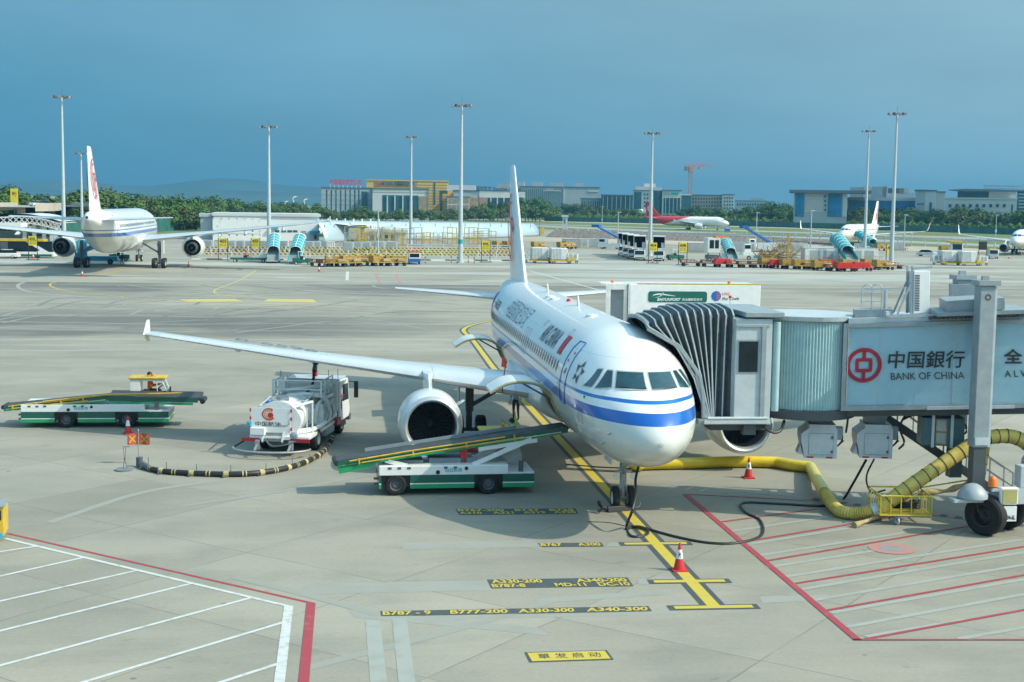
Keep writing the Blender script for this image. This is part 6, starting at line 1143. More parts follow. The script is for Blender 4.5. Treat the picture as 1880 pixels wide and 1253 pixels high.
rowL = ((588, 489), (603, 490), (618, 490), (633, 489), (646, 489.5), (660, 488), (672, 487), (700, 489), (714, 488), (728, 488.5))
for i, (x, y) in enumerate(rowL): put_dolly('mustard' if i > 1 else 'rust', x, y, R.uniform(-.2, .2)+(.5 if i % 3 == 1 else 0), '%s, number %s from the left in the row behind the green tug' % (tint['mustard' if i > 1 else 'rust'], 'one two three four five six seven eight nine ten'.split()[i]))
for i, (x, y) in enumerate(((1738, 465), (1650, 460), (1618, 461), (990, 458), (1037, 458), (1046, 457), (918, 457), (936, 457))): put_dolly('mustard', x, y, .1*i, ('yellow dolly to the left of the white-yellow truck', 'yellow dolly left of the thin pole by the masts', 'yellow dolly behind the half hidden yellow sign', 'yellow dolly at far left of the pair behind the gate airliner fin', 'yellow dolly left of the middle far containers', 'yellow dolly touching the middle far containers', 'far yellow dolly left of the gate airliner fin beside the racks', 'far yellow dolly just left of the gate airliner fin')[i])
# ------------------------------------------------------------ tugs, containers, transporters
def tug(loc, rz, lab, m='green'):
    T = thing('baggage_tug', loc, rz, lab, 'baggage tug', 'baggage tugs'); MB().prism([(-1.6, .3), (1.5, .3), (1.5, .95), (.4, 1.0), (.3, .8), (-.5, .8), (-.6, 1.1), (-1.6, 1.0)], lambda a, b: (a, -.65, b), lambda a, b: (a, .65, b)).build('body', m, T, bevel=.04)
    MB().bb(-.75, .55, -.6, .6, 1.95, 2.02).build('roof', 'offwhite', T)
    for x in (-.7, .5):
        for y in (-.56, .56): MB().bar((x, y, .9), (x, y, 1.95), .06).build('roof_post', 'offwhite', T)
    MB().bb(-.45, .05, -.35, .35, .82, 1.3).build('seat', 'black', T)
    for x in (-1.05, .95):
        for y in (-.55, .55): add_wheel(T, (x, y, .3), .3, .22, (0, 1, 0))
    return T
t0_ = tug(G(556, 486), .1, 'green baggage tug in front of the right teal stairs'); copy_tree(t0_, loc=G(1262-22, 478), rz=.2, label='green tug with white post between signs 404 and 404R')
pl_ = G(458, 482); T = thing('flatbed_tractor', pl_, 0, 'low green flatbed tractor with a rider left of the teal stairs', 'baggage tug'); MB().bb(-3, 3, -.8, .8, .45, .75).build('deck', 'green', T); MB().prism([(1.2, .75), (2.8, .75), (2.6, 1.2), (1.9, 2.0), (1.6, 1.3)], lambda a, b: (a, -.5, b), lambda a, b: (a, .5, b)).build('canvas_load', 'offwhite', T); MB().bb(-.9, -.3, -.4, .4, .75, 1.1).build('seat', 'black', T)
for x in (-2.2, 2.2):
    for y in (-.7, .7): add_wheel(T, (x, y, .3), .3, .2, (0, 1, 0))
person(pl_+Vector((-.55, -.1, .62)), -pi/2, 'rider in a red-brown shirt seated on the low green tractor', 'sit', 'red')
p = G(1060, 449); person((p.x, p.y, 0), .2, 'person in blue standing by the far containers, middle distance', 'stand', 'blue')
def container(loc, rz, lab, m='lgrey', sc=1.):
    T = thing('cargo_container', loc, rz, lab, 'container', 'air cargo containers'); MB().prism([(-1.0, 0), (.7, 0), (1.0, .45), (1.0, 1.6), (-1.0, 1.6)], lambda a, b: (a, -.75, b+.5), lambda a, b: (a, .75, b+.5)).build('shell', m, T); MB().bb(-.95, .65, -.78, -.755, .6, 2.0).build('curtain_door', 'galv', T); MB().bb(-1.0, 1.0, -.8, .8, .32, .49).build('base_pallet', 'galv', T)
    for x in (-.7, .7): MB().cyl((x, -.7, .16), (x, .7, .16), .16, n=10).build('roller', 'black', T)
    T.scale = (sc,)*3; return T
k0 = container(G(382, 461), 0, 'grey container at the left end of the row behind sign 405')
cs = [(363, 461), (424, 462), (440, 462), (458, 462), (484, 462), (520, 462), (567, 463), (580, 463), (593, 462), (640, 464), (656, 464), (672, 464), (697, 463), (720, 463)]
wl = ('one two three four five six seven eight nine ten eleven twelve thirteen fourteen'.split())
for i, (x, y) in enumerate(cs): copy_tree(k0, loc=G(x, y), rz=R.uniform(-.1, .1), label='grey air cargo container, number %s in the line behind the striped barriers' % wl[i])
def transporter(loc, rz, lab):
    T = thing('container_transporter', loc, rz, lab, 'container transporter', 'yellow-framed container transporters')
    MB().bb(-1.9, 1.9, -1.2, 1.2, .35, .6).build('frame', 'yellow', T); MB().bb(-1.8, 1.0, -1.1, 1.1, .65, 2.6).build('container_shell', 'offwhite', T, bevel=.1)
    for i in range(7): MB().bb(-1.7+i*.25, -1.62+i*.25, -1.125, -1.101, .7, 2.5).build('container_rib', 'grey', T)
    MB().bar((1.0, -1.15, .6), (1.5, -1.15, 2.2), .3, .08).bb(.9, 2.4, -1.25, -.6, .5, .95).build('yellow_hopper', 'yellow', T)
    for x in (-1.3, 1.3): add_wheel(T, (x, -1.0, .3), .3, .2, (0, 1, 0))
    return T
tr0 = transporter(G(994, 483), 0, 'container with yellow chute, left one right of the gate airliner fin')
for x, y, lab in ((1029, 484), (1742, 486), (1780, 487)) and ((1029, 484, 'container with yellow chute, right one right of the gate airliner fin'), (1742, 487, 'container with yellow chute, left one of the right-hand group'), (1778, 488, 'container with yellow chute, right one of the right-hand group')): copy_tree(tr0, loc=G(x, y), rz=0, label=lab)
def boxy(nm, x, y, w_, d, h, m, lab, cat, lift=0, fence=None):
    g0 = G(x, y); T = thing(nm, g0, 0, lab, cat); MB().bb(-w_/2, w_/2, 0, d, lift, lift+h).build('casing', m, T, bevel=.04); MB().bb(-w_/2-.03, w_/2+.03, -.03, d+.03, lift+h, lift+h+.06).build('lid', 'lgrey', T)
    MB().bb(-w_*.35, -w_*.05, -.03, -.001, lift+.2*h, lift+.85*h).bb(w_*.05, w_*.35, -.03, -.001, lift+.2*h, lift+.85*h).build('door_panel', 'grey', T)
    if lift:
        for s in (-1, 1): add_wheel(T, (s*w_*.35, .15, .25), .25, .15, (0, 1, 0))
    if fence:
        f = MB(); n = int(w_/.35)
        for z in (.1, 1.15): f.bar((-w_/2-.4, -.7, z), (w_/2+.4, -.7, z), .05)
        for i in range(n+1): xx = -w_/2-.4+(w_+.8)*i/n; f.bar((xx, -.7, .1), (xx, -.7, 1.15), .04)
        f.build('railing', fence, T)
    return T
boxy('generator_cart', 959, 483, 1.8, 1.4, 1.1, 'white', 'small white cart on wheels just right of the gate airliner fin', 'generator cart', .6)
boxy('generator_cart', 1052, 484, 1.8, 1.4, 1.1, 'white', 'small white cart with yellow guard right of the two chute containers', 'generator cart', .6)
boxy('generator_cart', 1723, 487, 2.2, 1.4, 1.3, 'white', 'white cart behind railings, left of the right-hand chute containers', 'generator cart', .6, 'galv')
boxy('generator_cart', 1806, 488, 1.6, 1.4, 1.1, 'white', 'small white cart at the right end of the chute containers', 'generator cart', .6)
for i, (x, y, w_, m, lab) in enumerate(((1050, 455, 4, 'galv', 'low mesh-fenced container behind the fin, leftmost of the far group'), (1069, 455, 3, 'lgrey', 'light container second from left of the far group'), (1090, 455, 5, 'grey', 'wide grey container in the middle of the far group'), (1108, 455, 3, 'offwhite', 'white container right of the wide grey one'), (1278, 464, 4.5, 'galv', 'mesh-sided container left of the pale teal stairs'), (1355, 462, 5, 'grey', 'grey container right of the pale teal stairs'), (1376, 462, 3, 'offwhite', 'white container behind the yellow railing left of the pole'), (1448, 463, 9, 'lgrey', 'long pale container behind the yellow rack heap'), (1650, 461, 3, 'grey', 'dark container right of the floodlight pair'))): boxy('cargo_box', x, y, w_, 2.2, 2.0, m, lab, 'container', 0, 'tan')
for x, lab in ((1508, 'long white cabin fenced with bars, left of the leaning teal stairs'), (1584, 'long white cabin fenced with bars, between the leaning stairs and the mast')): boxy('site_cabin', x, 482, 6.3 if x == 1508 else 5.9, 2.4, 2.55, 'offwhite', lab, 'cabin', 0, 'tan')
# heap of yellow racks
g0 = G(1446, 481); T = thing('rack_heap', g0, 0, 'tangled heap of rusty yellow folded racks behind the dolly row', 'rack heap')
for k in range(9):
    mb = MB(); cx = R.uniform(-5, 4.6); cy = R.uniform(0, 4)
    for i in range(26):
        a = Vector((cx+R.uniform(-1.5, 1.5), cy+R.uniform(-1.2, 1.2), R.uniform(.1, 1.0+2.6*max(0, 1-abs(cx-1)/6)))); b = a+Vector((R.uniform(-1.8, 1.8), R.uniform(-.5, .5), R.uniform(-.4, 1.5))); b.z = max(.05, b.z); mb.bar(a, b, .07)
    for z in (.2, .7, 1.2): mb.bar((cx-1.6, cy, z), (cx+1.6, cy, z+R.uniform(-.2, .2)), .09)
    mb.build('rack_bundle', 'rust' if k % 3 == 0 else 'mustard', T)
MB().bb(-.2, .2, -.1, .1, 0, 5.2).build('upright_rack', 'mustard', T)
# steel racks standing before the jet-blast wall
def rack(x, y, h, w_, m, lab):
    T = thing('cargo_rack', G(x, y), R.uniform(-.2, .2), lab, 'rack', 'yellow steel racks before the blast wall')
    for sx_ in (-1, 1):
        for sy_ in (0, 1): MB().bar((sx_*w_/2, sy_*1.5, 0), (sx_*w_/2, sy_*1.5, h), .10).build('upright', m, T)
    for z in [.3+(h-.35)*i/3 for i in range(4)]: MB().bar((-w_/2, 0, z), (w_/2, 0, z), .09).bar((-w_/2, 1.5, z), (w_/2, 1.5, z), .09).build('crossbar', m, T)
    return T
rk = [rack(G_[0], G_[1], G_[2], G_[3], G_[4], 'tall yellow cargo rack, first of the line at its left end') for G_ in ((652, 452, 4.0, 2.0, 'yellow'),)][0]
rk2 = rack(749, 452, 4.0, 2.6, 'galv', 'grey cargo rack right of the tall pole by the windows')
xs_ = [645, 658, 669, 683, 697, 705, 714, 729, 742, 756, 770, 783, 797, 811, 829, 845, 868, 880, 893, 664, 676, 689, 722, 735, 763, 777, 790, 804, 822, 838, 852, 861, 874, 886, 903]
for i, x in enumerate(xs_): copy_tree(rk if i % 3 else rk2, loc=G(x, 452+R.uniform(-1, 1)), rz=R.uniform(-.3, .3), scale=R.uniform(.7, 1.1), label='%s steel cargo rack, number %d along the blast wall from the left' % ('yellow' if i % 3 else 'grey', i+2))
# ------------------------------------------------------------ barriers
def stripe(name, c1, c2, L_, ax='X'):
    m = bpy.data.materials.new(name); m.use_nodes = True; n, l = nodes(m); c = n.new('ShaderNodeTexCoord'); s = n.new('ShaderNodeSeparateXYZ'); l.new(c.outputs['Object'], s.inputs[0])
    a = n.new('ShaderNodeMath'); a.operation = 'ADD'; l.new(s.outputs[0], a.inputs[0]); l.new(s.outputs[2], a.inputs[1]); d = n.new('ShaderNodeMath'); d.operation = 'DIVIDE'; l.new(a.outputs[0], d.inputs[0]); d.inputs[1].default_value = L_
    f = n.new('ShaderNodeMath'); f.operation = 'FRACT'; l.new(d.outputs[0], f.inputs[0]); g = n.new('ShaderNodeMath'); g.operation = 'GREATER_THAN'; l.new(f.outputs[0], g.inputs[0]); g.inputs[1].default_value = .5
    x = n.new('ShaderNodeMixRGB'); l.new(g.outputs[0], x.inputs[0]); x.inputs[1].default_value = (*c1, 1); x.inputs[2].default_value = (*c2, 1); l.new(x.outputs[0], n['Principled BSDF'].inputs['Base Color']); return m
MT['hazard'] = stripe('yellow_black_hazard_stripes', (.62, .42, .03), (.05, .05, .04), .8); MT['bw'] = stripe('black_white_kerb_blocks', (.62, .62, .6), (.05, .05, .05), 5.0)
def barrier(nm, pa, pb_, lab, h=.9, m='hazard', posts=True):
    a, b = G(*pa), G(*pb_); L_ = (b-a).length; T = thing(nm, a, atan2(b.y-a.y, b.x-a.x), lab, 'barrier'); 
    for z in (h, h*.5): MB().bb(0, L_, -.05, .05, z-.10, z+.10).build('rail', m, T)
    if posts:
        n = max(2, int(L_/3.4))
        for i in range(n+1): MB().bb(L_*i/n-.07, L_*i/n+.07, -.08, .08, 0, h+.25).build('post', 'offwhite', T)
    return T
barrier('striped_barrier', (352, 463), (944, 465.5), 'rear line of yellow and black striped barrier left of the gate airliner fin'); barrier('striped_barrier', (352, 471), (944, 473.5), 'front line of yellow and black striped barrier left of the gate airliner fin')
barrier('steel_barrier', (748, 457), (946, 459), 'plain grey guard rail behind the striped barriers', .9, 'lgrey')
for pa, pb_ in (((352, 477), (944, 479.5)),): a, b = G(*pa), G(*pb_); T = MB().bb(0, (b-a).length, -.15, .15, 0, .2).build('kerb', 'bw'); T.location = a; T.rotation_euler = (0, 0, atan2(b.y-a.y, b.x-a.x)); settag(T, kind='structure')
def whitefence(x0, x1, y, lab):
    a, b = G(x0, y), G(x1, y); L_ = (b-a).length; T = thing('white_fence', a, atan2(b.y-a.y, b.x-a.x), lab, 'fence'); MB().bb(0, L_, -.04, .04, .2, .3).bb(0, L_, -.04, .04, 1.5, 1.6).build('rail', 'white', T)
    f = MB(); n = int(L_/.45)
    for i in range(n+1): f.bb(L_*i/n-.05, L_*i/n+.05, -.03, .03, .1, 1.6)
    f.build('pickets', 'white', T)
whitefence(368, 389, 457, 'short white picket fence left of sign 405'); whitefence(594, 614, 458, 'short white picket fence right of the teal stairs')
# grass bars in front of the masts
for x in (775, 834, 865): 
    g0 = G(x, 484); T = thing('bollard_frame', g0, 0, 'small striped hoop barrier near the foot of the green-patched mast', 'hoop barrier', 'hoop barriers on the apron'); MB().bar((-.5, 0, 0), (-.5, 0, 1.4), .12).bar((.5, 0, 0), (.5, 0, 1.4), .12).bar((-.5, 0, 1.35), (.5, 0, 1.35), .12).build('hoop', 'hazard', T)
# ------------------------------------------------------------ road vehicles
def car(loc, rz, lab, m, L_=4.4):
    T = thing('parked_car', loc, rz, lab, 'car', 'cars'); w = .88
    MB().prism([(-L_/2, .3), (L_/2, .3), (L_/2, .72), (L_/2-.9, .88), (-L_/2+.5, .92), (-L_/2, .8)], lambda a, b: (a, -w, b), lambda a, b: (a, w, b)).build('body', m, T, bevel=.08)
    MB().prism([(-L_/2+.5, .9), (L_/2-1.0, .88), (L_/2-1.7, 1.38), (-L_/2+1.1, 1.42)], lambda a, b: (a, -w+.1, b), lambda a, b: (a, w-.1, b)).build('cabin_glass', 'glass', T, bevel=.03); MB().bb(-L_/2+1.15, L_/2-1.75, -w+.12, w-.12, 1.40, 1.46).build('roof', m, T, bevel=.02)
    for x in (-1.35, 1.35):
        for y in (-.78, .78): add_wheel(T, (x, y, .32), .32, .2, (0, 1, 0), 'steel')
    for s in (-1, 1): MB().bb(-L_/2-.02, -L_/2+.05, s*.6-.15, s*.6+.15, .6, .75).build('tail_light', 'darkred', T); MB().bb(L_/2-.05, L_/2+.02, s*.6-.15, s*.6+.15, .55, .7).build('headlight', 'lens', T)
    return T
car(G(10, 475), pi-.05, 'white saloon car at the left edge beside the airport bus', 'white'); car(G(1702, 471), -.6, 'silver saloon car parked alone left of the yellow dolly', 'offwhite')
def van(loc, rz, lab, m, roof, glassy=True, h=1.9, L_=4.6, low=None):
    T = thing('service_van', loc, rz, lab, 'van', 'service vans'); MB().prism([(-L_/2, .35), (L_/2, .35), (L_/2, 1.0), (L_/2-.5, h), (-L_/2, h)], lambda a, b: (a, -.9, b), lambda a, b: (a, .9, b)).build('body', m, T, bevel=.08); MB().bb(-L_/2, L_/2-.6, -.88, .88, h, h+.12).build('roof', roof, T)
    MB().bb(-L_/2-.02, -L_/2+.0, -.75, .75, 1.15, h-.15).build('rear_window', 'glass', T); MB().add([(L_/2+.01, -.78, 1.05), (L_/2+.01, .78, 1.05), (L_/2-.42, .78, h-.1), (L_/2-.42, -.78, h-.1)], [(0, 1, 2, 3)]).build('windscreen', 'glass', T)
    if low: MB().bb(-L_/2-.04, L_/2-.2, -.92, .92, .36, .95).build('lower_body', low, T)
    for x in (-1.4, 1.4):
        for y in (-.82, .82): add_wheel(T, (x, y, .33), .33, .2, (0, 1, 0), 'steel')
    return T
van(G(760, 485), pi/2, 'small blue and white van with red-striped roof, right of the dollies', 'white', 'red', low='blue'); van(G(1822, 475), -1.9, 'pale van with yellow top near the engine at the right edge', 'offwhite', 'yellow')
van(G(1409, 463), -.2, 'white pickup-like van in front of the sloping blue conveyor', 'white', 'white'); 
g0 = G(1757, 472); T = thing('ramp_truck', g0, -.25, 'white truck with a yellow roof hatch facing the camera, right part of apron', 'truck'); MB().prism([(0, .4), (2, .4), (2, 2.9), (.4, 2.9), (0, 1.6)], lambda a, b: (-1.15, a, b), lambda a, b: (1.15, a, b)).build('cab', 'white', T, bevel=.06); MB().add([(-1.0, -.03, 1.55), (1.0, -.03, 1.55), (1.0, .33, 2.7), (-1.0, .33, 2.7)], [(0, 1, 2, 3)]).build('windscreen', 'glass', T); MB().bb(-1.5, 1.5, .2, 5.5, 2.95, 3.3).build('roof_deck', 'yellow', T); MB().bb(-1.15, 1.15, 2.1, 6, .7, 1.4).build('rear_body', 'white', T); MB().bb(-1.1, 1.1, -.08, 0, .45, .8).build('bumper', 'lgrey', T)
for y in (1, 4.6):
    for s in (-1, 1): add_wheel(T, (s*1.0, y, .45), .45, .3)
g0 = G(1404, 478); T = thing('container_loader', g0, 0, 'low white loader with a green skirt behind the dolly row', 'loader'); MB().bb(-4.2, 3.2, 0, 2.6, .9, 1.5).build('deck', 'white', T); MB().bb(-2.2, 3.0, -.05, -.005, .35, .9).build('green_skirt', 'teal', T); MB().bb(-3.9, -2.6, .3, 1.6, 1.5, 3.0).build('operator_cab', 'white', T, bevel=.05); MB().bb(-3.8, -2.7, .28, .299, 2.1, 2.8).build('cab_window', 'glass', T)
for i in range(8): MB().cyl((-2+i*.62, .1, 1.56), (-2+i*.62, 2.5, 1.56), .08, n=8).build('deck_roller', 'dgrey', T)
for x in (-3, 2.3): add_wheel(T, (x, .3, .4), .4, .3, (0, 1, 0))
g0 = G(1311, 481); T = thing('disabled_lift', g0, .0, 'white boxy lift vehicle on dark legs left of the pale teal stairs', 'lift vehicle'); MB().bb(-1.3, 1.1, 0, 2.6, 1.6, 4.3).build('cabin', 'offwhite', T, bevel=.05); MB().bb(-.9, -.1, -.02, -.005, 2.4, 3.9).bb(.1, .8, -.02, -.005, 2.4, 3.9).build('window', 'glass', T); MB().bb(.3, 2.6, .3, 2.2, 4.32, 4.6).build('orange_cap', 'orange', T)
for s in (-1, 1): MB().bar((s*1.0, .4, 1.6), (s*1.4, .2, .1), .14).build('leg', 'dgrey', T)
MB().bb(-1.1, 1.0, .2, 2.4, .5, 1.2).build('chassis', 'dgrey', T)
for s in (-.8, .8): add_wheel(T, (s, .3, .38), .38, .26, (0, 1, 0))
# airport bus
g0 = G(50, 474); T = thing('airport_bus', g0, 0, 'long white and green airport bus with yellow roof edge, cut by the left border', 'bus'); x0, x1 = -9, 4.2
MB().bb(x0, x1, 0, 2.7, .25, 1.0).build('lower_body', 'white', T, bevel=.05); MB().bb(x0, x1-.3, -.02, -.003, .25, .62).build('green_band', 'green', T); MB().bb(x0, x1-.1, .05, 2.65, 1.0, 2.7).build('window_band', 'glass', T); MB().bb(x0, x1-1.5, -.02, 2.7, 2.7, 3.05).build('roof', 'yellow', T)
MB().prism([(-.2, 2.7), (1.2, 2.3), (3.4, 1.0), (4.0, 1.0), (4.0, .62), (.6, .62), (2.0, 1.3)], lambda a, b: (a, -.03, b), lambda a, b: (a, -.004, b)).build('white_swoosh', 'white', T); MB().bb(-4.2, -3.0, -.025, -.003, .4, 2.6).build('door', 'dgrey', T); MB().bb(-7, -6, -.025, -.003, 1.0, 2.6).build('door', 'dgrey', T)
for x in (-7, 1.6): add_wheel(T, (x, .15, .48), .48, .3, (0, 1, 0), 'steel')
# light blue loader under the widebody
g0 = G(182, 486); T = thing('blue_cargo_loader', g0, .05, 'bright light-blue belt loader working under the widebody fuselage', 'belt loader'); MB().bb(-3.6, 2.6, 0, 2.2, .55, 1.2).build('body', 'lblue', T, bevel=.05); MB().add([(x, y, z) for y in (.3, 1.5) for x, z in ((-3.5, 2.0), (1.6, 3.9), (1.6, 3.2), (-3.5, 1.2))], [(0, 1, 2, 3), (4, 5, 6, 7), (0, 1, 5, 4), (3, 2, 6, 7), (0, 3, 7, 4), (1, 2, 6, 5)]).build('conveyor', 'lblue', T); MB().bb(-3.3, -1.9, .4, 1.8, 1.2, 3.6).build('canvas_cab', 'lblue', T)
for x in (-2.4, 1.6): add_wheel(T, (x, .1, .42), .42, .3, (0, 1, 0), 'dgrey')
copy_tree(t0_, loc=G(220, 479), rz=.1, label='green tug standing behind the widebody landing gear'); 
g0 = G(1, 990); T = thing('yellow_cart', G(-6, 991), .1, 'yellow equipment cart cut by the left border above the red line', 'cart'); MB().bb(-1.6, .24, -.3, .6, .16, .98).build('body', 'yellow', T, bevel=.02); MB().bb(-1.6, .2, -.31, -.3005, .0+.1, .26).build('blue_skirt', 'lblue', T)
for i in range(3): MB().bb(.0+i*.08-.04, .02+i*.08, -.32, -.301, .62, .9).build('grille_slot', 'black', T)
MB().bb(-1.6, .26, -.34, .62, .985, 1.03).build('top_frame', 'galv', T); add_wheel(T, (-.5, -.2, .12), .12, .08, (0, 1, 0))
# white tanker near the terminal shed
g0 = G(600, 441); T = thing('tanker_truck', g0, 0, 'white and green tanker truck parked right of the long white shed', 'truck'); MB().cyl((-2.6, 1.2, 1.9), (4.2, 1.2, 1.9), 1.1, n=16).build('tank', 'offwhite', T, smooth=40); MB().bb(-2.6, 4.2, -.1, -.02, .8, 1.5).build('green_side', 'green', T); MB().bb(-4.8, -2.8, 0, 2.4, .6, 2.8).build('cab', 'teal', T, bevel=.06); MB().bb(-4.82, -3.4, -.02, -.001, 1.6, 2.5).build('cab_window', 'glass', T)
for x in (-3.8, 2.5): add_wheel(T, (x, .1, .5), .5, .3, (0, 1, 0))
# ------------------------------------------------------------ far apron, grass and terrain
def field_mat(name, c1, c2, sc=.05):
    return mat(name, c1, .9, var=.3, scale=sc, dirt=c2, spec=.1)
MT['grass'] = field_mat('mown_grass', (.105, .16, .055), (.17, .185, .08)); MT['taxi'] = field_mat('distant_taxiway', (.30, .31, .29), (.25, .26, .25)); MT['beige'] = field_mat('beige_service_road', (.42, .36, .27), (.34, .31, .26)); MT['rock'] = mat('loose_stone_bank', (.20, .17, .15), .9, var=.6, scale=1.2, bump=.6); MT['gdark'] = field_mat('roadside_scrub', (.07, .10, .045), (.11, .12, .06))
def band(name, yA, yB, m, z, xa=990, xb=1960):   # strips given by photo rows at x=1240 and x=1700
    f = lambda r, x: r[0]+(r[1]-r[0])*(x-1240)/460
    P = [G(xa, f(yA, xa)), G(xb, f(yA, xb)), G(xb, f(yB, xb)), G(xa, f(yB, xa))]
    return struct(name, MB().add([p+Vector((0, 0, z)) for p in P], [(0, 1, 2, 3)]), m)
fE, fW = G(1240, 411), G(1700, 426); td = (fE-fW).normalized(); far0 = fE+td*900
lo_ = lambda x, r: G(x, r[0]+(r[1]-r[0])*(x-1240)/460)
# the whole airfield strip in one sheet, then its roads
a, b = lo_(600, (431.6, 452.5)), lo_(2000, (431.6, 452.5)); c, d = lo_(2000, (405, 417)), lo_(600, (405, 417))
struct('airfield_grass', MB().add([(a.x, a.y, .03), (b.x, b.y, .03), (c.x+900, c.y+400, .03), (d.x-1400, d.y+900, .03)], [(0, 1, 2, 3)]), 'grass')
band('perimeter_road', (414.3, 427.2), (412.4, 425.6), 'beige', .08, 800, 2000); band('runway', (421.4, 437.2), (419.4, 433.6), 'taxi', .08, 800, 2000); band('taxiway', (428.4, 448.6), (424.6, 444.2), 'taxi', .08, 700, 2000)
band('service_road', (450, 462), (442, 453.6), 'beige', .03, 950, 2000)
for xa, xb in ((0, 370),): struct('grass_verge', MB().add([G(xa-60, 434, .04), G(xb, 432, .04), G(xb, 417, .04), G(xa-60, 424, .04)], [(0, 1, 2, 3)]), 'grass')
# rough stone bank
a, b = G(1000, 436), G(1660, 453.5); bd = (b-a); L_ = bd.length; u_ = bd.normalized(); n_ = Vector((-u_.y, u_.x, 0)); mb = MB(); NU, NV = 160, 8
for i in range(NU+1):
    for j in range(NV+1):
        t, s_ = i/NU, j/NV; h = 2.3*(1-t)**.6*min(1, s_*1.25)+(.18*R.random() if 0 < s_ < .9 else 0)
        p = a+u_*(L_*t)+n_*(s_*9+R.uniform(-.2, .2)); mb.v.append(Vector((p.x, p.y, max(.04, h if s_ < .95 else .0))))
mb.f = [(i*(NV+1)+j, (i+1)*(NV+1)+j, (i+1)*(NV+1)+j+1, i*(NV+1)+j+1) for i in range(NU) for j in range(NV)]; struct('stone_bank', mb, 'rock')
gr = thing('guard_rail', a+n_*8, atan2(u_.y, u_.x), 'low white guard rail along the top of the stone bank', 'guard rail'); MB().bb(0, L_*1.3, -.06, .06, 1.9, 2.3).build('rail', 'offwhite', gr)
for i in range(40): MB().bb(L_*1.3*i/39-.12, L_*1.3*i/39+.12, -.1, .1, 0, 2.7).build('post', 'offwhite', gr)
# ------------------------------------------------------------ boundary fences (teal mesh on posts)
MT['fence'] = mat('teal_fence_sheet', (.02, .13, .11), .6, var=.35, scale=.3)
def fence(px, h, lab):
    P = [G(*p) for p in px]; T = thing('boundary_fence', P[0], 0, lab, 'fence'); o = P[0]
    for a, b in zip(P, P[1:]):
        a, b = a-o, b-o; L_ = (b-a).length; n = max(1, int(L_/14)); d = (b-a)/n; t_ = (b-a).normalized()
        MB().loft([[a+Vector((0, 0, .1)), b+Vector((0, 0, .1)), b+Vector((0, 0, h)), a+Vector((0, 0, h))], [p+Vector((t_.y*.08, -t_.x*.08, 0)) for p in (a+Vector((0, 0, .1)), b+Vector((0, 0, .1)), b+Vector((0, 0, h)), a+Vector((0, 0, h)))]]).build('mesh_panel', 'fence', T)
        for i in range(min(n, 40)): p = a+(b-a)*(i/min(n, 40)); MB().bar(p, p+Vector((0, 0, h+.4)), .16).build('post', 'grey', T)
fence([(1000, 406.5), (1240, 412), (1700, 426.5), (1960, 435)], 2.9, 'teal boundary fence along the far side of the runway at right')
fence([(120, 432), (240, 430), (330, 423), (370, 419)], 3.8, 'teal boundary fence behind the widebody, in front of the left trees')
fence([(372, 402), (600, 400), (860, 404)], 2.4, 'dark fence line behind the white shed and the blast wall')
# ------------------------------------------------------------ trees
def leafmat(name, col, c2):
    m = mat(name, col, .7, var=.3, scale=.35, dirt=c2, spec=.2); return m
LM = [leafmat('foliage_deep_green', (.045, .105, .025), (.02, .055, .016)), leafmat('foliage_mid_green', (.085, .155, .035), (.035, .085, .02)), leafmat('foliage_olive', (.10, .13, .035), (.05, .08, .025)), leafmat('foliage_yellowish', (.20, .19, .05), (.10, .12, .03))]
MT['bark'] = mat('tree_bark', (.10, .075, .05), .9, var=.4)
def crown_mb(rad, hh, n, blobs, leaf, seed, flat_=1):
    q = random.Random(seed); mb = MB(); B = []
    for i in range(blobs):
        a = q.uniform(0, 2*pi); r = rad*.62*sqrt(q.random()); B.append((Vector((r*cos(a), r*sin(a), hh*q.uniform(.35, .85)-r*.25)), rad*q.uniform(.32, .55)))
    for i in range(n):
        c, r = q.choice(B); d = Vector((q.gauss(0, 1), q.gauss(0, 1), q.gauss(0, .8))).normalized(); p = c+d*r*q.uniform(.6, 1.08); p.z = max(hh*.12, p.z)
        nn = (d+Vector((q.uniform(-.6, .6), q.uniform(-.6, .6), q.uniform(-.2, .8)))).normalized(); e = nn.orthogonal().normalized(); e = (e*cos(i)+nn.cross(e)*sin(i)); f = nn.cross(e); s = leaf*q.uniform(.6, 1.3)
        k = len(mb.v); mb.v += [p+e*s, p+f*s*.7, p-e*s, p-f*s*.7]; mb.f.append((k, k+1, k+2, k+3))
    return mb
def tree(seed, rad, h, m, n=1300, leaf=.42, nm='broadleaf_tree'):
    T = thing(nm, (0, -80, 0), 0, '', 'tree'); q = random.Random(seed)
    tr = MB().tube([(0, 0, 0), (.05, 0, h*.3), (-.08, .05, h*.55)], .2, 7, rf=lambda i: (.26, .2, .1)[i])
    for i in range(6): a = i*1.05+q.random(); tr.tube([(0, 0, h*.28), (rad*.3*cos(a), rad*.3*sin(a), h*.48), (rad*.55*cos(a), rad*.55*sin(a), h*.68)], .1, 5, rf=lambda i: (.12, .08, .03)[i])
    tr.build('trunk', 'bark', T); crown_mb(rad, h, n, 13, leaf, seed).build('crown', LM[m], T, clean=False); return T
TP_ = [tree(11, 5.0, 10, 0), tree(12, 5.2, 10, 1), tree(13, 4.6, 10, 0), tree(14, 5.4, 10, 1), tree(15, 5.0, 10, 2), tree(16, 4.4, 10, 1)]
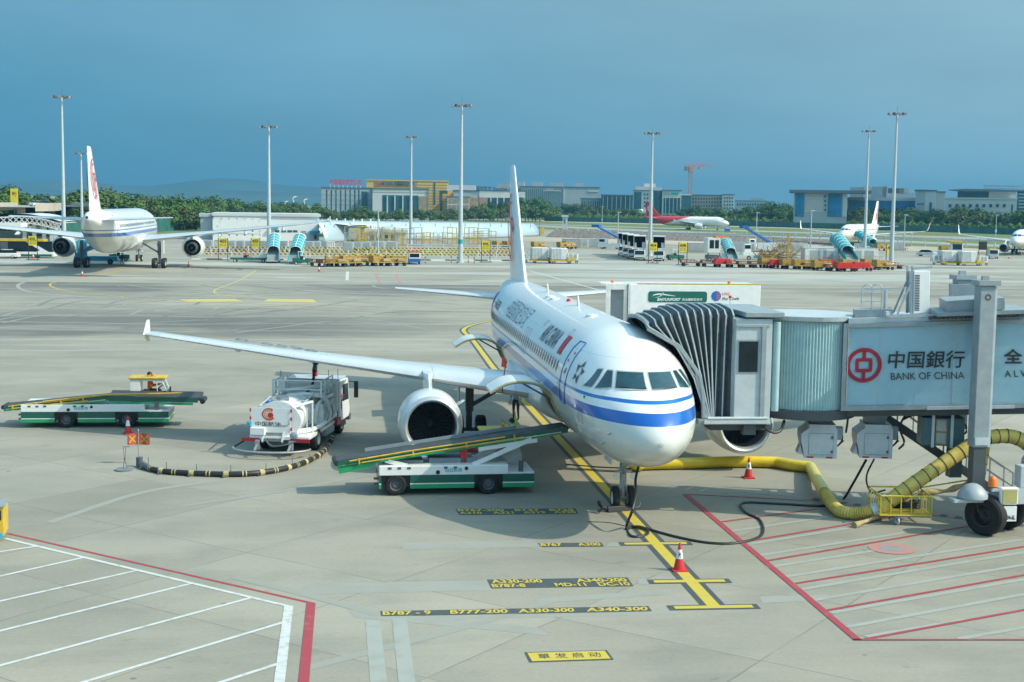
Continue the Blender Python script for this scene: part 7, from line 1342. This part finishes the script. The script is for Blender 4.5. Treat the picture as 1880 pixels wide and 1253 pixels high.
def palm():
    T = thing('palm_tree', (0, -80, 0), 0, '', 'tree'); MB().tube([(0, 0, 0), (.1, 0, 5), (0, 0, 9)], .18, 7).build('trunk', 'bark', T); mb = MB()
    for i in range(16):
        a = 2*pi*i/16; P = [Vector((r*cos(a), r*sin(a), 9+1.2*sin(r*.8)-r*r*.16)) for r in (0, .8, 1.6, 2.4, 3.2)]; sd_ = Vector((-sin(a), cos(a), 0)); k = len(mb.v)
        for j, p in enumerate(P): wv = .35*(1-abs(j-1.5)/3); mb.v += [p+sd_*wv, p-sd_*wv+Vector((0, 0, -.1))]
        mb.f += [(k+2*j, k+2*j+2, k+2*j+3, k+2*j+1) for j in range(4)]
    mb.build('crown', LM[0], T, clean=False); return T
PM = palm()
tu = set()
KN = ('dark rounded tree', 'bushy mid-green tree', 'dark compact tree', 'broad mid-green tree', 'olive-green tree', 'upright mid-green tree')
def put_tree(k, x, yb, yt, where, wk=1.):
    o = TP_[k]; g0 = G(x, yb); h = max(2.5, at(x, yt, g0.y).z); s = h/9.0; sc = (s*wk, s*wk, s)
    lab = '%s %s' % (KN[k], where); grp = 'trees beyond the airfield'
    if k not in tu: tu.add(k); o.location = g0; o.scale = sc; c = o; c['label'] = lab
    else: c = copy_tree(o, loc=g0, rz=R.uniform(0, 6.28), label=lab, scale=sc)
    c['group'] = 'trees '+where; c['label'] = lab; return c
tops = [(-30, 352), (0, 350), (30, 350), (60, 361), (105, 363), (130, 353), (200, 350), (235, 364), (262, 366), (300, 366), (340, 366), (370, 361), (405, 362), (440, 371), (480, 372), (520, 369), (560, 373), (590, 377), (610, 388), (640, 386), (655, 376), (675, 386), (700, 385), (780, 387), (850, 384), (875, 378), (920, 372), (980, 366), (1020, 378), (1060, 376), (1110, 382), (1160, 387), (1230, 391), (1290, 379), (1330, 384), (1380, 378), (1430, 373), (1460, 376), (1500, 389), (1560, 384), (1620, 385), (1700, 386), (1760, 382), (1820, 388), (1900, 388)]
def ty(x):
    for (a, b), (c, d) in zip(tops, tops[1:]):
        if x <= c: return b+(d-b)*(x-a)/(c-a)
    return 388
def where(x):
    return ('behind the terminal canopy at far left' if x < 110 else 'behind the widebody tail fin' if x < 240 else 'left of the white shed' if x < 370 else 'behind the white shed' if x < 595 else 'in front of the grey headquarters' if x < 690 else 'in front of the yellow office building' if x < 840 else 'left of the gate airliner fin' if x < 945 else 'right of the gate airliner fin' if x < 1110 else 'left of the taxiing airliner' if x < 1190 else 'behind the taxiing airliner' if x < 1345 else 'right of the taxiing airliner' if x < 1460 else 'in front of the blue glass building' if x < 1600 else 'behind the parked airliner fin' if x < 1700 else 'in front of the white block at far right')
x = -25
while x < 1905:
    d = fy(x); small = 590 < x < 830
    base = d-1.5 if x > 1000 else (424 if x < 360 else 408 if x < 600 else 407.5)
    put_tree(R.choice((0, 1, 2, 3, 4, 5)), x, base-R.uniform(.6, 2.2), ty(x)+R.uniform(-3, 5.5), where(x), R.uniform(.95, 1.25)*(1.0 if not small else 1.3))
    if R.random() < .85: put_tree(R.choice((4, 1, 3, 4, 5)), x+R.uniform(4, 9), base-R.uniform(.0, .8), ty(x)+R.uniform(6, 13) if ty(x)+13 < base-5 else base-7, where(x), R.uniform(1.1, 1.5))
    x += R.uniform(12, 16)
for i, (x, yb, yt) in enumerate(((253, 416, 357), (1750, 420, 378), (1690, 418, 385))):
    g0 = G(x, yb); s = at(x, yt, g0.y).z/9.6; lab = ('feathery palm rising above the trees right of the widebody fin', 'palm in front of the white block at far right', 'palm left of the white block with dark door')[i]
    if i == 0: PM.location = g0; PM.scale = (s*1.2, s*1.2, s); PM['label'] = lab
    else: copy_tree(PM, loc=g0, label=lab, scale=s)
# flowering and clipped shrubs at the fence
sh = thing('roadside_shrub', (0, -80, 0), 0, '', 'shrub', 'yellowish shrubs by the boundary fence'); crown_mb(2.0, 3.2, 420, 7, .26, 5).build('crown', LM[3], sh, clean=False); MB().cyl((0, 0, 0), (0, 0, 1.2), .1, n=6).build('stem', 'bark', sh); fs = True
for x in (1142, 1156, 1302, 1430, 1445, 1453, 1466, 1480, 1497, 1517, 1551, 1566, 1205, 822, 840, 640, 625, 700, 730):
    y = fy(x)-1.0; lab = 'yellowish shrub '+('in front of the headquarters buildings' if x < 860 else 'behind the fence near the taxiing airliner' if x < 1400 else 'behind the fence in front of the blue glass building')
    if fs: sh.location = G(x, y); sh['label'] = lab; fs = False; sh['group'] = lab
    else: c = copy_tree(sh, loc=G(x, y), rz=R.uniform(0, 6), label=lab, scale=R.uniform(.8, 1.4)); c['group'] = lab
    bpy.data.objects  # noqa
# hedge mass behind the fence
for nm, xs2, hh in (('left_hedge', (110, 370), 0), ('right_hedge', (1000, 1900), 0), ('middle_hedge', (590, 1000), 0)):
    q = random.Random(3); mb = MB(); n = 16000 if nm == 'right_hedge' else 5000
    for i in range(n):
        x = q.uniform(*xs2); y = (fy(x)-1.2) if x > 1000 else (422 if x < 370 else 401.5)
        g0 = G(x, y-q.uniform(0, 1.0)); p = g0+Vector((0, 0, q.uniform(.2, 3.4)+q.uniform(0, 1.8)*(sin(x*.35)*.5+.5))); nn = Vector((q.uniform(-1, 1), q.uniform(-1.5, 0), q.uniform(-.2, 1))).normalized(); e = nn.orthogonal().normalized(); f = nn.cross(e); s = q.uniform(.35, .8); k = len(mb.v); mb.v += [p+e*s, p+f*s, p-e*s, p-f*s]; mb.f.append((k, k+1, k+2, k+3))
    o = mb.build('hedge', LM[1], clean=False); settag(o, 'low green hedge mass filling in behind the boundary fence', 'hedge', kind='stuff')
# ------------------------------------------------------------ blast wall
MT['blast'] = mat('pale_corrugated_blast_wall', (.45, .56, .62), .35, .3, var=.12, scale=.08)
P = [G(x, y) for x, y in ((596, 446), (650, 444), (720, 442), (800, 440), (880, 438), (940, 436), (992, 433.5))]; P = smoothpath(P, 6); o0 = P[0]
tz = [at(x, y, G(x, yb).y).z for x, y, yb in ((600, 405, 446), (700, 404, 442), (850, 406, 439), (992, 411, 433.5))]
mb = MB(); n = len(P)
for i, p in enumerate(P):
    t = i/(n-1); H_ = tz[0]+(tz[-1]-tz[0])*t; d = (P[min(i+1, n-1)]-P[max(0, i-1)]).normalized(); nn = Vector((-d.y, d.x, 0)); 
    for j in range(9): s = j/8; mb.v.append(p-o0+nn*(2.5*(s-.0)**2*1.0)+Vector((0, 0, .1+H_*s)))
mb.f = [(i*9+j, (i+1)*9+j, (i+1)*9+j+1, i*9+j+1) for i in range(n-1) for j in range(8)]
T = thing('blast_wall', o0, 0, 'long pale curved jet-blast wall running left of the gate airliner fin', 'blast wall'); w_ = mb.build('panel', 'blast', T, smooth=True, clean=False); sm = w_.modifiers.new('solid', 'SOLIDIFY'); sm.thickness = .12
for i in range(0, n, 2): p = P[i]-o0; MB().bar(p+Vector((.3, 3.5, 0)), p+Vector((0, 2.2, tz[0]*.8)), .15).build('brace', 'grey', T)
pe = P[-1]; MB().box(pe-o0+Vector((.6, -.4, 1.5)), (1.0, 1.0, 2.2)).build('yellow_end_block', 'yellow', T)
# ------------------------------------------------------------ buildings
MT.update(bwall=mat('grey_cladding', (.36, .42, .45), .5, var=.1, scale=.1), bglass=mat('dark_teal_glazing', (.03, .11, .135), .15, var=.4, scale=.08, spec=.6), blueglass=mat('blue_glazing', (.02, .20, .42), .12, var=.5, scale=.15, spec=.6), bwhite=mat('white_cladding', (.56, .58, .57), .6, var=.1, scale=.1), byel=mat('ochre_cladding', (.70, .46, .09), .6, var=.12, scale=.2), bbrick=mat('buff_brick', (.36, .26, .17), .8, var=.35, scale=.6), bpink=mat('pinkish_render', (.42, .33, .28), .7, var=.1, scale=.1), broof=mat('slate_roof_edge', (.12, .15, .17), .5))
class Pl:                                     # vertical plane through c facing the camera
    def __init__(s, px, Y):
        c = at(px, 380, Y); s.c = Vector((c.x, c.y, 0)); a = atan2(c.x, c.y); s.rz = -a; s.n = Vector((sin(a), cos(a), 0)); s.u = Vector((cos(a), -sin(a), 0))
    def __call__(s, px, py, back=0):
        d = ray(px, py); q = s.c+s.n*back-Vector((0, 0, H)); t = q.dot(s.n)/d.dot(s.n); p = Vector((0, 0, H))+d*t; return Vector(((p-s.c).dot(s.u), back, p.z))
def bld(nm, lab, Y, px0, px1, yt, m, dep=30, feats=(), roof=True, pxw=None, cat='building'):
    P_ = Pl((px0+px1)/2, Y); T = thing(nm, P_.c, P_.rz, lab, cat); a, b = P_(px0, yt), P_(px1, yt); h = (a.z+b.z)/2
    MB().bb(a.x, b.x, 0, dep, 0, h).build('wall', m, T)
    if roof: MB().bb(a.x-.4, b.x+.4, -.4, dep+.4, h, h+.7).build('roof', 'broof' if roof is True else roof, T)
    for f in feats:
        k, fx0, fy0, fx1, fy1, fm = f[:6]; pr = f[6] if len(f) > 6 else .25
        p, q = P_(fx0, fy1), P_(fx1, fy0)
        MB().bb(p.x, q.x, -pr, -.02, max(0, p.z), q.z).build(k, fm, T)
    return T, P_
def sign(T, P_, Y, key, px0, y0, px1, y1, m, pr=.8):
    p, q = P_(px0, y1), P_(px1, y0); lettering(key, flat((p.x, -pr, p.z), (1, 0, 0), (0, 0, 1), q.x-p.x, q.z-p.z), m, T)
def grid(px0, px1, y0, y1, nx, ny, m, nm='window', gx=.45, gy=.5):
    return [(nm, px0+(px1-px0)*(i+gx/2)/nx, y0+(y1-y0)*(j+gy/2)/ny, px0+(px1-px0)*(i+1-gx/2)/nx, y0+(y1-y0)*(j+1-gy/2)/ny, m) for i in range(nx) for j in range(ny)]
cols = lambda xs, w_, y0, y1, m, nm='column', pr=.9: [(nm, x-w_/2, y0, x+w_/2, y1, m, pr) for x in xs]
T, cx = bld('headquarters_building', 'grey-blue office block with dark vertical slots and red roof lettering', 900, 590, 684, 346, 'bwall', 40, cols((600, 608.6, 617, 625.7, 634.5, 643, 651.5, 659), 2.2, 349, 396, 'bglass', 'window_slot', .15)+[('glazed_bay', 664, 352, 675, 396, 'bglass', .2)]+[('cladding_seam', 590, y, 684, y+.35, 'grey', .12) for y in (358, 367, 376)])
sign(T, cx, 900, 'cn_red', 605, 330, 663, 339.5, 'letterred'); p, q = cx(606, 345), cx(662, 340)
for i in range(8): x_ = p.x+(q.x-p.x)*i/7; MB().bb(x_-.15, x_+.15, -.6, -.3, q.z-2.2, q.z+.5).build('sign_support', 'offwhite', T)
bld('office_entrance_block', 'pale colonnaded block with dark glazing in front of the yellow building', 880, 684, 787, 348, 'bwhite', 25, [('glazing', 702, 359.5, 768, 398, 'bglass', .15), ('brick_pier', 769, 361, 783, 398, 'bbrick', .5), ('dark_edge', 785, 349, 787.5, 398, 'bbrick', .6)]+cols((711, 725, 739.5, 754), 2.4, 359.6, 398, 'bwhite')+[('cladding_seam', 684, 353.5, 785, 353.9, 'grey', .12)])
T, cx = bld('yellow_office_building', 'ochre clad building with tall dark slots and airline lettering on its roofline', 940, 673, 823, 333, 'byel', 60, [('dark_slot', 796.5, 335, 799.5, 376, 'bglass', .3), ('dark_slot', 808, 350, 822, 354, 'bglass', .3), ('dark_slot', 808, 354.2, 812, 388, 'bglass', .3), ('sign_band', 688, 333.5, 766, 342.5, 'bbrick', .25)]+[('cladding_seam', 760, y, 823, y+.3, 'bbrick', .1) for y in range(340, 386, 5)], roof='byel')
sign(T, cx, 940, 'airch_roof', 699, 334, 760, 341.5, 'letter'); e_ = cx(690, 342); phoenix(lambda u, v: Vector((e_.x+u*3.3, -.9, e_.z+v*3.8)), T)
bld('yellow_annex', 'lower ochre step on the right of the yellow office building', 945, 823, 833, 343.5, 'byel', 40, roof='byel')
bld('gridded_annex', 'low white-framed annex with square windows behind the green-patched mast', 890, 821, 862, 363, 'bwhite', 15, grid(822, 862, 364, 386, 5, 2, 'bbrick', gx=.25, gy=.3))
T, cx = bld('airline_office', 'grey office with brick pier and dark roof lettering left of the airliner fin', 910, 833, 964, 352, 'bwall', 40, [('brick_pier', 880, 363, 893, 398, 'bbrick', .5), ('brick_wall', 858, 363, 880, 398, 'bbrick', .2), ('glazing', 895, 364, 960, 398, 'bglass', .2), ('pale_beam', 880, 352, 964, 363, 'bwhite', .4)]+cols((901, 913, 925, 937), 2.4, 363.5, 398, 'bwhite'))
sign(T, cx, 910, 'shenzhen', 874, 343, 956, 351, 'letter', .9); p_ = cx(845, 343); MB().bb(p_.x-9, p_.x+10, 5, 20, p_.z-3, p_.z+1).build('roof_plant', 'bwhite', T)
T, cx = bld('long_ribbed_building', 'long blue-grey ribbed building with pale roof logos right of the airliner fin', 1050, 955, 1101, 344.5, 'bwall', 60, cols([956+i*3.6 for i in range(22)], 1.2, 347, 384, 'bglass', 'rib', .3)+[('side_panel', 1034, 345, 1036, 384, 'bwhite', .5), ('logo_stroke', 998, 350, 1030, 351.2, 'bwhite', .5), ('logo_stroke', 1003, 347.5, 1016, 348.6, 'bwhite', .5), ('logo_stroke', 1080, 351, 1098, 352.4, 'bwhite', .5)])
for x0, x1, y0 in ((912, 935, 337), (952, 962, 334), (977, 996, 334), (1010, 1034, 336), (1056, 1072, 336)): p, q = cx(x0, 345), cx(x1, y0); MB().bb(p.x, q.x, 8, 22, p.z-1, q.z).build('roof_plant', 'bwall', T)
bld('low_glass_annex', 'small ribbed annex at the right foot of the long building', 1000, 1066, 1109, 366, 'bwall', 20, cols([1069+i*4 for i in range(10)], 1.6, 369, 386, 'bglass', 'rib', .3))
bld('colonnade_building', 'dark-roofed glazed building with white columns left of the stepped tower', 980, 1104, 1162, 359.5, 'bglass', 30, cols([1107+i*8.2 for i in range(7)], 1.3, 361, 392, 'bwhite'))
T, cx = bld('stepped_tower', 'stepped pale tower with a round teal glass corner left of the crane', 990, 1163, 1200, 351, 'bwhite', 30, [('glazing', 1163.5, 353, 1178, 384, 'bglass', .3)]+grid(1181, 1197, 354, 382, 3, 4, 'bglass'))
for x0, x1, y0, d0 in ((1167, 1200, 343, 5), (1182, 1204, 337, 9)): p, q = cx(x0, 352), cx(x1, y0); MB().bb(p.x, q.x, d0, 26, p.z, q.z).build('upper_step', 'bwhite', T)
p = cx(1206, 350); MB().cyl((p.x, 4, 0), (p.x, 4, p.z), 3.9, n=24).build('glass_drum', 'bglass', T); MB().bb(p.x-3, p.x+3.5, 2, 12, p.z, p.z+2.4).build('drum_cap', 'bwhite', T)
bld('columned_block', 'white columned block with a teal sign, just left of the crane mast', 985, 1216, 1251, 351, 'bwhite', 28, [('glazing', 1218, 364, 1249, 392, 'bglass', .2), ('teal_sign', 1232, 354, 1246, 357, 'teal', .4), ('name_panel', 1219, 353.5, 1229, 357, 'grey', .3)]+cols((1222, 1229, 1236, 1243), 1.6, 363, 392, 'bwhite'))
bld('glass_link', 'dark glazed link under a thin pale roof next to the crane', 995, 1251, 1269, 359, 'bglass', 20, roof='bwhite')
bld('brown_office', 'long muted brown office block with small windows right of the crane', 1020, 1268, 1326, 359.5, 'bpink', 40, grid(1270, 1325, 362, 388, 11, 4, 'bglass', gx=.5, gy=.5))
bld('cream_office', 'short cream block with window columns at the right end of the brown office', 1010, 1326, 1348, 358.5, 'bwhite', 35, grid(1328, 1347, 361, 386, 4, 4, 'bglass'))
bld('far_low_block', 'low distant grey block above the trees right of the cream office', 1300, 1350, 1409, 370, 'bwall', 30, [('upper_step', 1378, 364, 1402, 370, 'bwall', .3)]+grid(1352, 1408, 372, 380, 12, 1, 'bglass'))
T, cx = bld('blue_glass_building', 'blue glass building with wide overhanging dark roof behind the right trees', 700, 1458, 1556, 354.5, 'bwall', 30, [('blue_bay', 1459, 355, 1477, 398, 'blueglass', .3), ('blue_bay', 1519, 356, 1546, 398, 'blueglass', .3), ('white_pier', 1546.5, 356, 1556, 398, 'bwhite', .4)]+grid(1478, 1511, 356, 390, 12, 7, 'bwhite', 'panel', .12, .12)+grid(1512, 1518, 357, 390, 1, 4, 'bglass')+grid(1548, 1555, 358, 386, 1, 5, 'bglass'), roof=False)
p, q = cx(1449, 354), cx(1600, 350.5); MB().bb(p.x, q.x, -3, 33, p.z, q.z).build('roof', 'broof', T)
T, cx = bld('terraced_building', 'long terraced building with mottled blue glass band behind the floodlight pair', 720, 1556, 1683, 366, 'bwall', 30, [('blue_band', 1558, 370, 1681, 392, 'blueglass', .3), ('parapet', 1556, 364, 1683, 368, 'bwhite', .5)])
for x0, x1, y0, y1, m in ((1560, 1584, 344, 364, 'bwall'), (1584, 1600, 342, 364, 'bwhite'), (1600, 1628, 343, 364, 'bwall'), (1619, 1629, 341, 364, 'bwhite'), (1630, 1660, 346, 355, 'broof'), (1629, 1680, 355, 364, 'bwhite'), (1651, 1669, 345, 356, 'bwhite')): p, q = cx(x0, y1), cx(x1, y0); MB().bb(p.x, q.x, 6, 26, p.z, q.z).build('upper_storey', m, T)
bld('grey_stair_block', 'grey block with a window row left of the white block at right', 690, 1681, 1699, 351, 'bwall', 25, grid(1684, 1697, 372, 378, 4, 1, 'bglass')); bld('white_stair_block', 'tall white block with one dark doorway opening behind the trees', 688, 1699, 1719, 351.5, 'bwhite', 20, [('doorway', 1706, 372, 1711, 390, 'bglass', .2)]); bld('grey_back_block', 'small grey block behind the tall white block', 720, 1719, 1735, 354, 'bwall', 20)
T, cx = bld('right_white_building', 'white building with dark wing-like roof and square windows at far right', 640, 1735, 1867, 366, 'bwhite', 30, grid(1738, 1850, 374, 382, 9, 1, 'bglass', gx=.55, gy=.3)+[('tall_slot', 1856, 376, 1860, 394, 'bglass', .2)], roof='bwhite')
p, q = cx(1757, 368), cx(1816, 352); MB().bb(p.x, q.x, 8, 26, p.z, q.z).build('glazed_storey', 'bglass', T)
p, q = cx(1740, 351), cx(1868, 347.5); MB().prism([(p.x, (p.z+q.z)/2), (p.x+8, q.z), (q.x, q.z-.5), (q.x, p.z), (p.x+8, p.z)], lambda a, b: (a, 4, b), lambda a, b: (a, 30, b)).build('roof', 'broof', T); p, q = cx(1815, 368), cx(1866, 352); MB().bb(p.x, q.x, 7, 26, p.z, q.z).build('upper_storey', 'bwhite', T)
p, q = cx(1805, 346), cx(1890, 341); mb = MB(); 
for z in (p.z, q.z): mb.bar((p.x, 20, z), (q.x, 20, z), .4)
for i in range(14): x_ = p.x+(q.x-p.x)*i/13; mb.bar((x_, 20, p.z-1), (x_+1.2, 20, q.z), .25)
mb.build('roof_truss', 'bwall', T)
bld('edge_glass_building', 'glazed building cut by the right border', 700, 1868, 1920, 352, 'bglass', 30, grid(1869, 1918, 354, 390, 4, 6, 'bwall', 'panel', .1, .6)); bld('guard_hut', 'small white guard hut at the fence right of the airliner fin', 560, 1033, 1042, 399, 'bwhite', 5, [('door', 1036, 402, 1038, 411, 'bglass', .1)], roof='bwhite', cat='hut')
bld('distant_white_block', 'tiny white buildings on the skyline left of the widebody fin', 1500, 50, 66, 359, 'bwhite', 20); bld('distant_pale_block', 'faint pale block on the skyline left of the widebody fin', 1550, 84, 101, 360, 'bwhite', 20)
# tower crane
g0 = at(1266, 390, 1100); T = thing('tower_crane', (g0.x, 1100, 0), 0, 'pinkish-orange tower crane above the brown office', 'crane'); MT['crane'] = mat('faded_orange_crane_paint', (.45, .20, .12), .6); hz = at(1266, 306, 1100).z; mb = MB(); s_ = 1.1
for x_ in (-s_, s_):
    for y_ in (-s_, s_): mb.bar((x_, y_, 0), (x_, y_, hz), .35)
for i in range(22): z = hz*i/22; mb.bar((-s_, -s_, z), (s_, -s_, z+hz/22), .28)
mb.build('mast', 'crane', T); jb = MB(); jl, jr = at(1257, 305, 1100).x-g0.x, at(1310, 305, 1100).x-g0.x
for z in (hz, hz+1.6): jb.bar((jl, 0, z), (jr if z == hz else jr*.8, 0, z), .4)
for i in range(16): x_ = jl+(jr-jl)*i/16; jb.bar((x_, 0, hz), (x_+(jr-jl)/32, 0, hz+1.5), .22)
jb.build('jib', 'crane', T); MB().bb(jl, jl+2.2, -1, 1, hz-3.5, hz-.2).build('counterweight', 'broof', T); MB().bb(-1.6, 1.6, -1.6, 1.6, hz-4.5, hz-.2).build('operator_cab', 'crane', T); MB().bb(jr*.33, jr*.33+1.5, -1, 1, hz-2, hz-.2).build('trolley', 'crane', T)
# ------------------------------------------------------------ white shed and canopies at left
T, cx = bld('white_shed', 'long low white shed with a caged walkway and blue awnings', 352, 392, 586, 397.5, 'white', 25, [('awning', 498, 416, 511, 420, 'lblue', 1.0), ('awning', 568, 424, 587, 429, 'lblue', 2.0)]+[('window', x, 423, x+8, 426.5, 'bglass', .1) for x in (505, 517, 528, 538)]+[('door', 577, 432, 581, 440, 'bglass', .1), ('door', 554, 424, 562, 438, 'grey', .1)], roof='bwhite')
T2, _ = bld('grey_shed_end', 'plain grey end wall at the left of the long white shed', 353, 368, 391, 398.5, 'bwall', 22, roof='bwall')
a, b = at(392, 431, 343), at(478, 402, 343); T = thing('caged_walkway', (a.x, 343, 0), 0, 'white cross-braced steel walkway frame in front of the long shed', 'steel frame'); w_ = b.x-a.x; mb = MB()
for z in (a.z, a.z+1, b.z): mb.bar((0, 0, z), (w_, 0, z), .35)
for i in range(7): mb.bar((w_*i/6, 0, 0), (w_*i/6, 0, b.z), .35)
for i0, i1 in ((0, 1), (5, 6)): mb.bar((w_*i0/6, 0, a.z), (w_*i1/6, 0, b.z), .2).bar((w_*i0/6, 0, b.z), (w_*i1/6, 0, a.z), .2)
mb.build('frame', 'white', T); MB().bb(0, w_, 1.0, 4, a.z-.1, a.z+.3).build('walkway_deck', 'lgrey', T)
a, b = at(583, 411, 350), at(701, 420, 350); T = thing('tent_canopy', (a.x, 345, 0), 0, 'white swooping tensile canopy on masts right of the long shed', 'canopy'); w_ = b.x-a.x; z_ = b.z+1
mb = MB(); NX_, NY_ = 24, 5
for i in range(NX_+1):
    for j in range(NY_+1): u, v = i/NX_, j/NY_; mb.v.append(Vector((w_*u, 12*v, z_-.6+.7*abs(sin(pi*u*2.0))**.7*(1-.5*abs(v-.5)*2)+.5*(1-u))))
mb.f = [(i*(NY_+1)+j, (i+1)*(NY_+1)+j, (i+1)*(NY_+1)+j+1, i*(NY_+1)+j+1) for i in range(NX_) for j in range(NY_)]; mb.build('membrane', 'offwhite', T, smooth=True, clean=False)
for i in range(7): x_ = at(603+i*15.5, 410, 352).x-a.x; MB().bb(x_-.18, x_+.18, 6, 6.4, 0, at(600, 401, 352).z).build('mast', 'white', T)
T, cx = bld('gatehouse', 'small cream building with paired windows behind the yellow racks', 330, 672, 746, 427, 'bwhite', 8, [('window', x, 432, x+7, 441, 'bglass', .1) for x in (680, 692, 706, 718)]+[('side_wall', 640, 420, 662, 440, 'bwall', .2)], roof='bwhite')
# terminal canopy, far left
Yc = 300; a, b = at(-60, 395, Yc), at(112, 395, Yc); T = thing('terminal_canopy', (a.x, Yc, 0), 0, 'white arched terminal canopy with exposed trusses at the far left', 'canopy'); w_ = b.x-a.x
pr = [at(x, y, Yc) for x, y in ((-60, 396), (0, 394), (45, 393), (80, 398), (112, 407))]; mb = MB().loft([[p-a+Vector((0, dy, a.z+dz)) for p in smoothpath([Vector((q.x, 0, q.z-0)) for q in pr], 4) for p in (Vector((p.x, a.y, p.z)),)] for dy, dz in ((0, -0), (18, 0), (18, -.4), (0, -.4))], cap=False) ; mb.v = [Vector((v.x, v.y if abs(v.y) < 50 else v.y-a.y, v.z)) for v in mb.v]
mb.build('arched_roof', 'white', T, clean=False)
tp = smoothpath([Vector((q.x-a.x, 0, q.z)) for q in pr], 4); ts = MB()
for p, q in zip(tp, tp[1:]): ts.bar(p+Vector((0, 0, -.6)), q+Vector((0, 0, -.6)), .2).bar(p+Vector((0, 0, -1.9)), q+Vector((0, 0, -1.9)), .2).bar(p+Vector((0, 0, -.6)), q+Vector((0, 0, -1.9)), .14).bar(p+Vector((0, 0, -1.9)), q+Vector((0, 0, -.6)), .14)
ts.build('truss', 'offwhite', T)
for x in (42, 60, 78, 92, 99): q = at(x, 408, Yc); MB().bb(q.x-a.x-.35, q.x-a.x+.35, 1, 1.7, 0, q.z).build('column', 'bwhite', T)
MB().bb(0, w_*.93, 9, 14, 0, a.z-3.6).build('rear_wall', 'bwall', T); MB().bb(w_*.55, w_*.9, 8.8, 8.98, 1.5, a.z-4).build('glazing', 'bglass', T); q, q2 = at(-60, 417, Yc-6), at(38, 410, Yc-6); MB().bb(0, q2.x-a.x, -6, 2, q.z, q2.z).build('lower_canopy', 'white', T)
# elevated road
MT['deckc'] = mat('road_deck_concrete', (.42, .38, .32), .8); rp = smoothpath([at(x, y, Y_) for x, y, Y_ in ((20, 399, 330), (55, 392, 345), (72, 383, 380), (64, 376, 420), (70, 372, 450), (95, 374, 430), (125, 381, 400))], 6)
zr = 7.6; rp = [Vector((p.x, p.y, zr)) for p in rp]; rd = ribbon(rp, 11, zr); struct('elevated_road', rd, 'taxi')
for s_, nm in ((-1, 'outer'), (1, 'inner')):
    mb = MB(); q = []
    for i, p in enumerate(rp): d = (rp[min(i+1, len(rp)-1)]-rp[max(0, i-1)]).normalized(); q.append(p+Vector((-d.y, d.x, 0))*(5.6*s_))
    mb.loft([[p+Vector((0, 0, -.9)), p+Vector((0, 0, 1.0)), p+Vector((0, .4, 1.0)), p+Vector((0, .4, -.9))] for p in q]); o = mb.build('parapet_wall', 'deckc'); settag(o, 'pale concrete parapet on the %s curve of the elevated road' % nm, 'parapet', 'parapets of the elevated road')
for i in range(3, len(rp), 9): o = MB().cyl((rp[i].x, rp[i].y, 0), (rp[i].x, rp[i].y, zr-.1), 1.0, n=10).build('road_pier', 'deckc'); settag(o, 'round concrete pier hidden below the elevated road', 'pier', 'piers of the elevated road')
for x, y, m, lab in ((82, 390, 'blue', 'dark blue car driving round the elevated road bend'), (68, 379, 'white', 'white car on the elevated road behind the dark blue one')):
    p = at(x, y, 385 if m == 'blue' else 425); d_ = ray(x, y); t_ = (zr+.02-H)/d_.z if d_.z < 0 else 380; p = Vector((d_.x*t_, d_.y*t_, zr)) if 300 < d_.y*t_ < 520 else Vector((p.x, p.y, zr)); car(p, 1.0, lab, m)
p = at(26, 364, 400); T = thing('road_sign', (p.x, 400, 0), 0, 'yellow roadside sign among the left trees', 'sign'); MB().bb(-1.0, 1.0, 0, .2, p.z-2.6, p.z+2.6).build('panel', 'signy', T); MB().bb(-.1, .1, .2, .4, 0, p.z-2.6).build('post', 'grey', T); lettering('zh', flat((-.6, -.02, p.z+.4), (1, 0, 0), (0, 0, 1), 1.2, 1.4), 'darkred', T)
# ------------------------------------------------------------ hills and haze
MT['hill'] = mat('hazy_wooded_hillside', (.045, .10, .09), .95, var=.4, scale=.002)  # green made paler and bluer, haze painted into the colour
def hills(name, Y, pts, dep):
    pr = smoothpath([at(x, y, Y) for x, y in pts], 8); mb = MB(); n = len(pr)
    for i, p in enumerate(pr):
        for j in range(7): s = j/6; mb.v.append(Vector((p.x, Y-dep*(1-s), max(0, p.z*s**1.4))))
    for i, p in enumerate(pr): mb.v.append(Vector((p.x, Y+dep, 0)))
    mb.f = [(i*7+j, (i+1)*7+j, (i+1)*7+j+1, i*7+j+1) for i in range(n-1) for j in range(6)]+[(i*7+6, (i+1)*7+6, n*7+i+1, n*7+i) for i in range(n-1)]
    return struct(name, mb, 'hill', smooth=True)
hills('hills', 6200, [(-300, 345), (-60, 337), (40, 334), (120, 330), (180, 336), (250, 342), (310, 338), (400, 328), (460, 331), (520, 340), (590, 345), (700, 354), (800, 362), (900, 374)], 1200)
hills('hills', 4700, [(-300, 352), (0, 350), (200, 356), (400, 350), (560, 356), (700, 364), (900, 376), (1300, 388)], 900)
hz_ = MB().bb(-2600, 4200, -60, 7600, -1, 165).build('haze', MT['white']); hm = bpy.data.materials.new('haze_air'); hm.use_nodes = True; n, l = nodes(hm); n.clear(); o_ = n.new('ShaderNodeOutputMaterial'); v_ = n.new('ShaderNodeVolumePrincipled'); v_.inputs['Color'].default_value = (.15, .44, .68, 1); v_.inputs['Density'].default_value = .00019; v_.inputs['Anisotropy'].default_value = .2; l.new(v_.outputs[0], o_.inputs['Volume'])
hz_.data.materials.clear(); hz_.data.materials.append(hm); settag(hz_, 'thin blue haze lying over the whole airfield', 'haze', kind='stuff')
for o in list(scn.objects):
    if o.type == 'EMPTY' and o.location.y < -50 and not o.parent:
        for c in list(o.children_recursive): bpy.data.objects.remove(c)
        bpy.data.objects.remove(o)
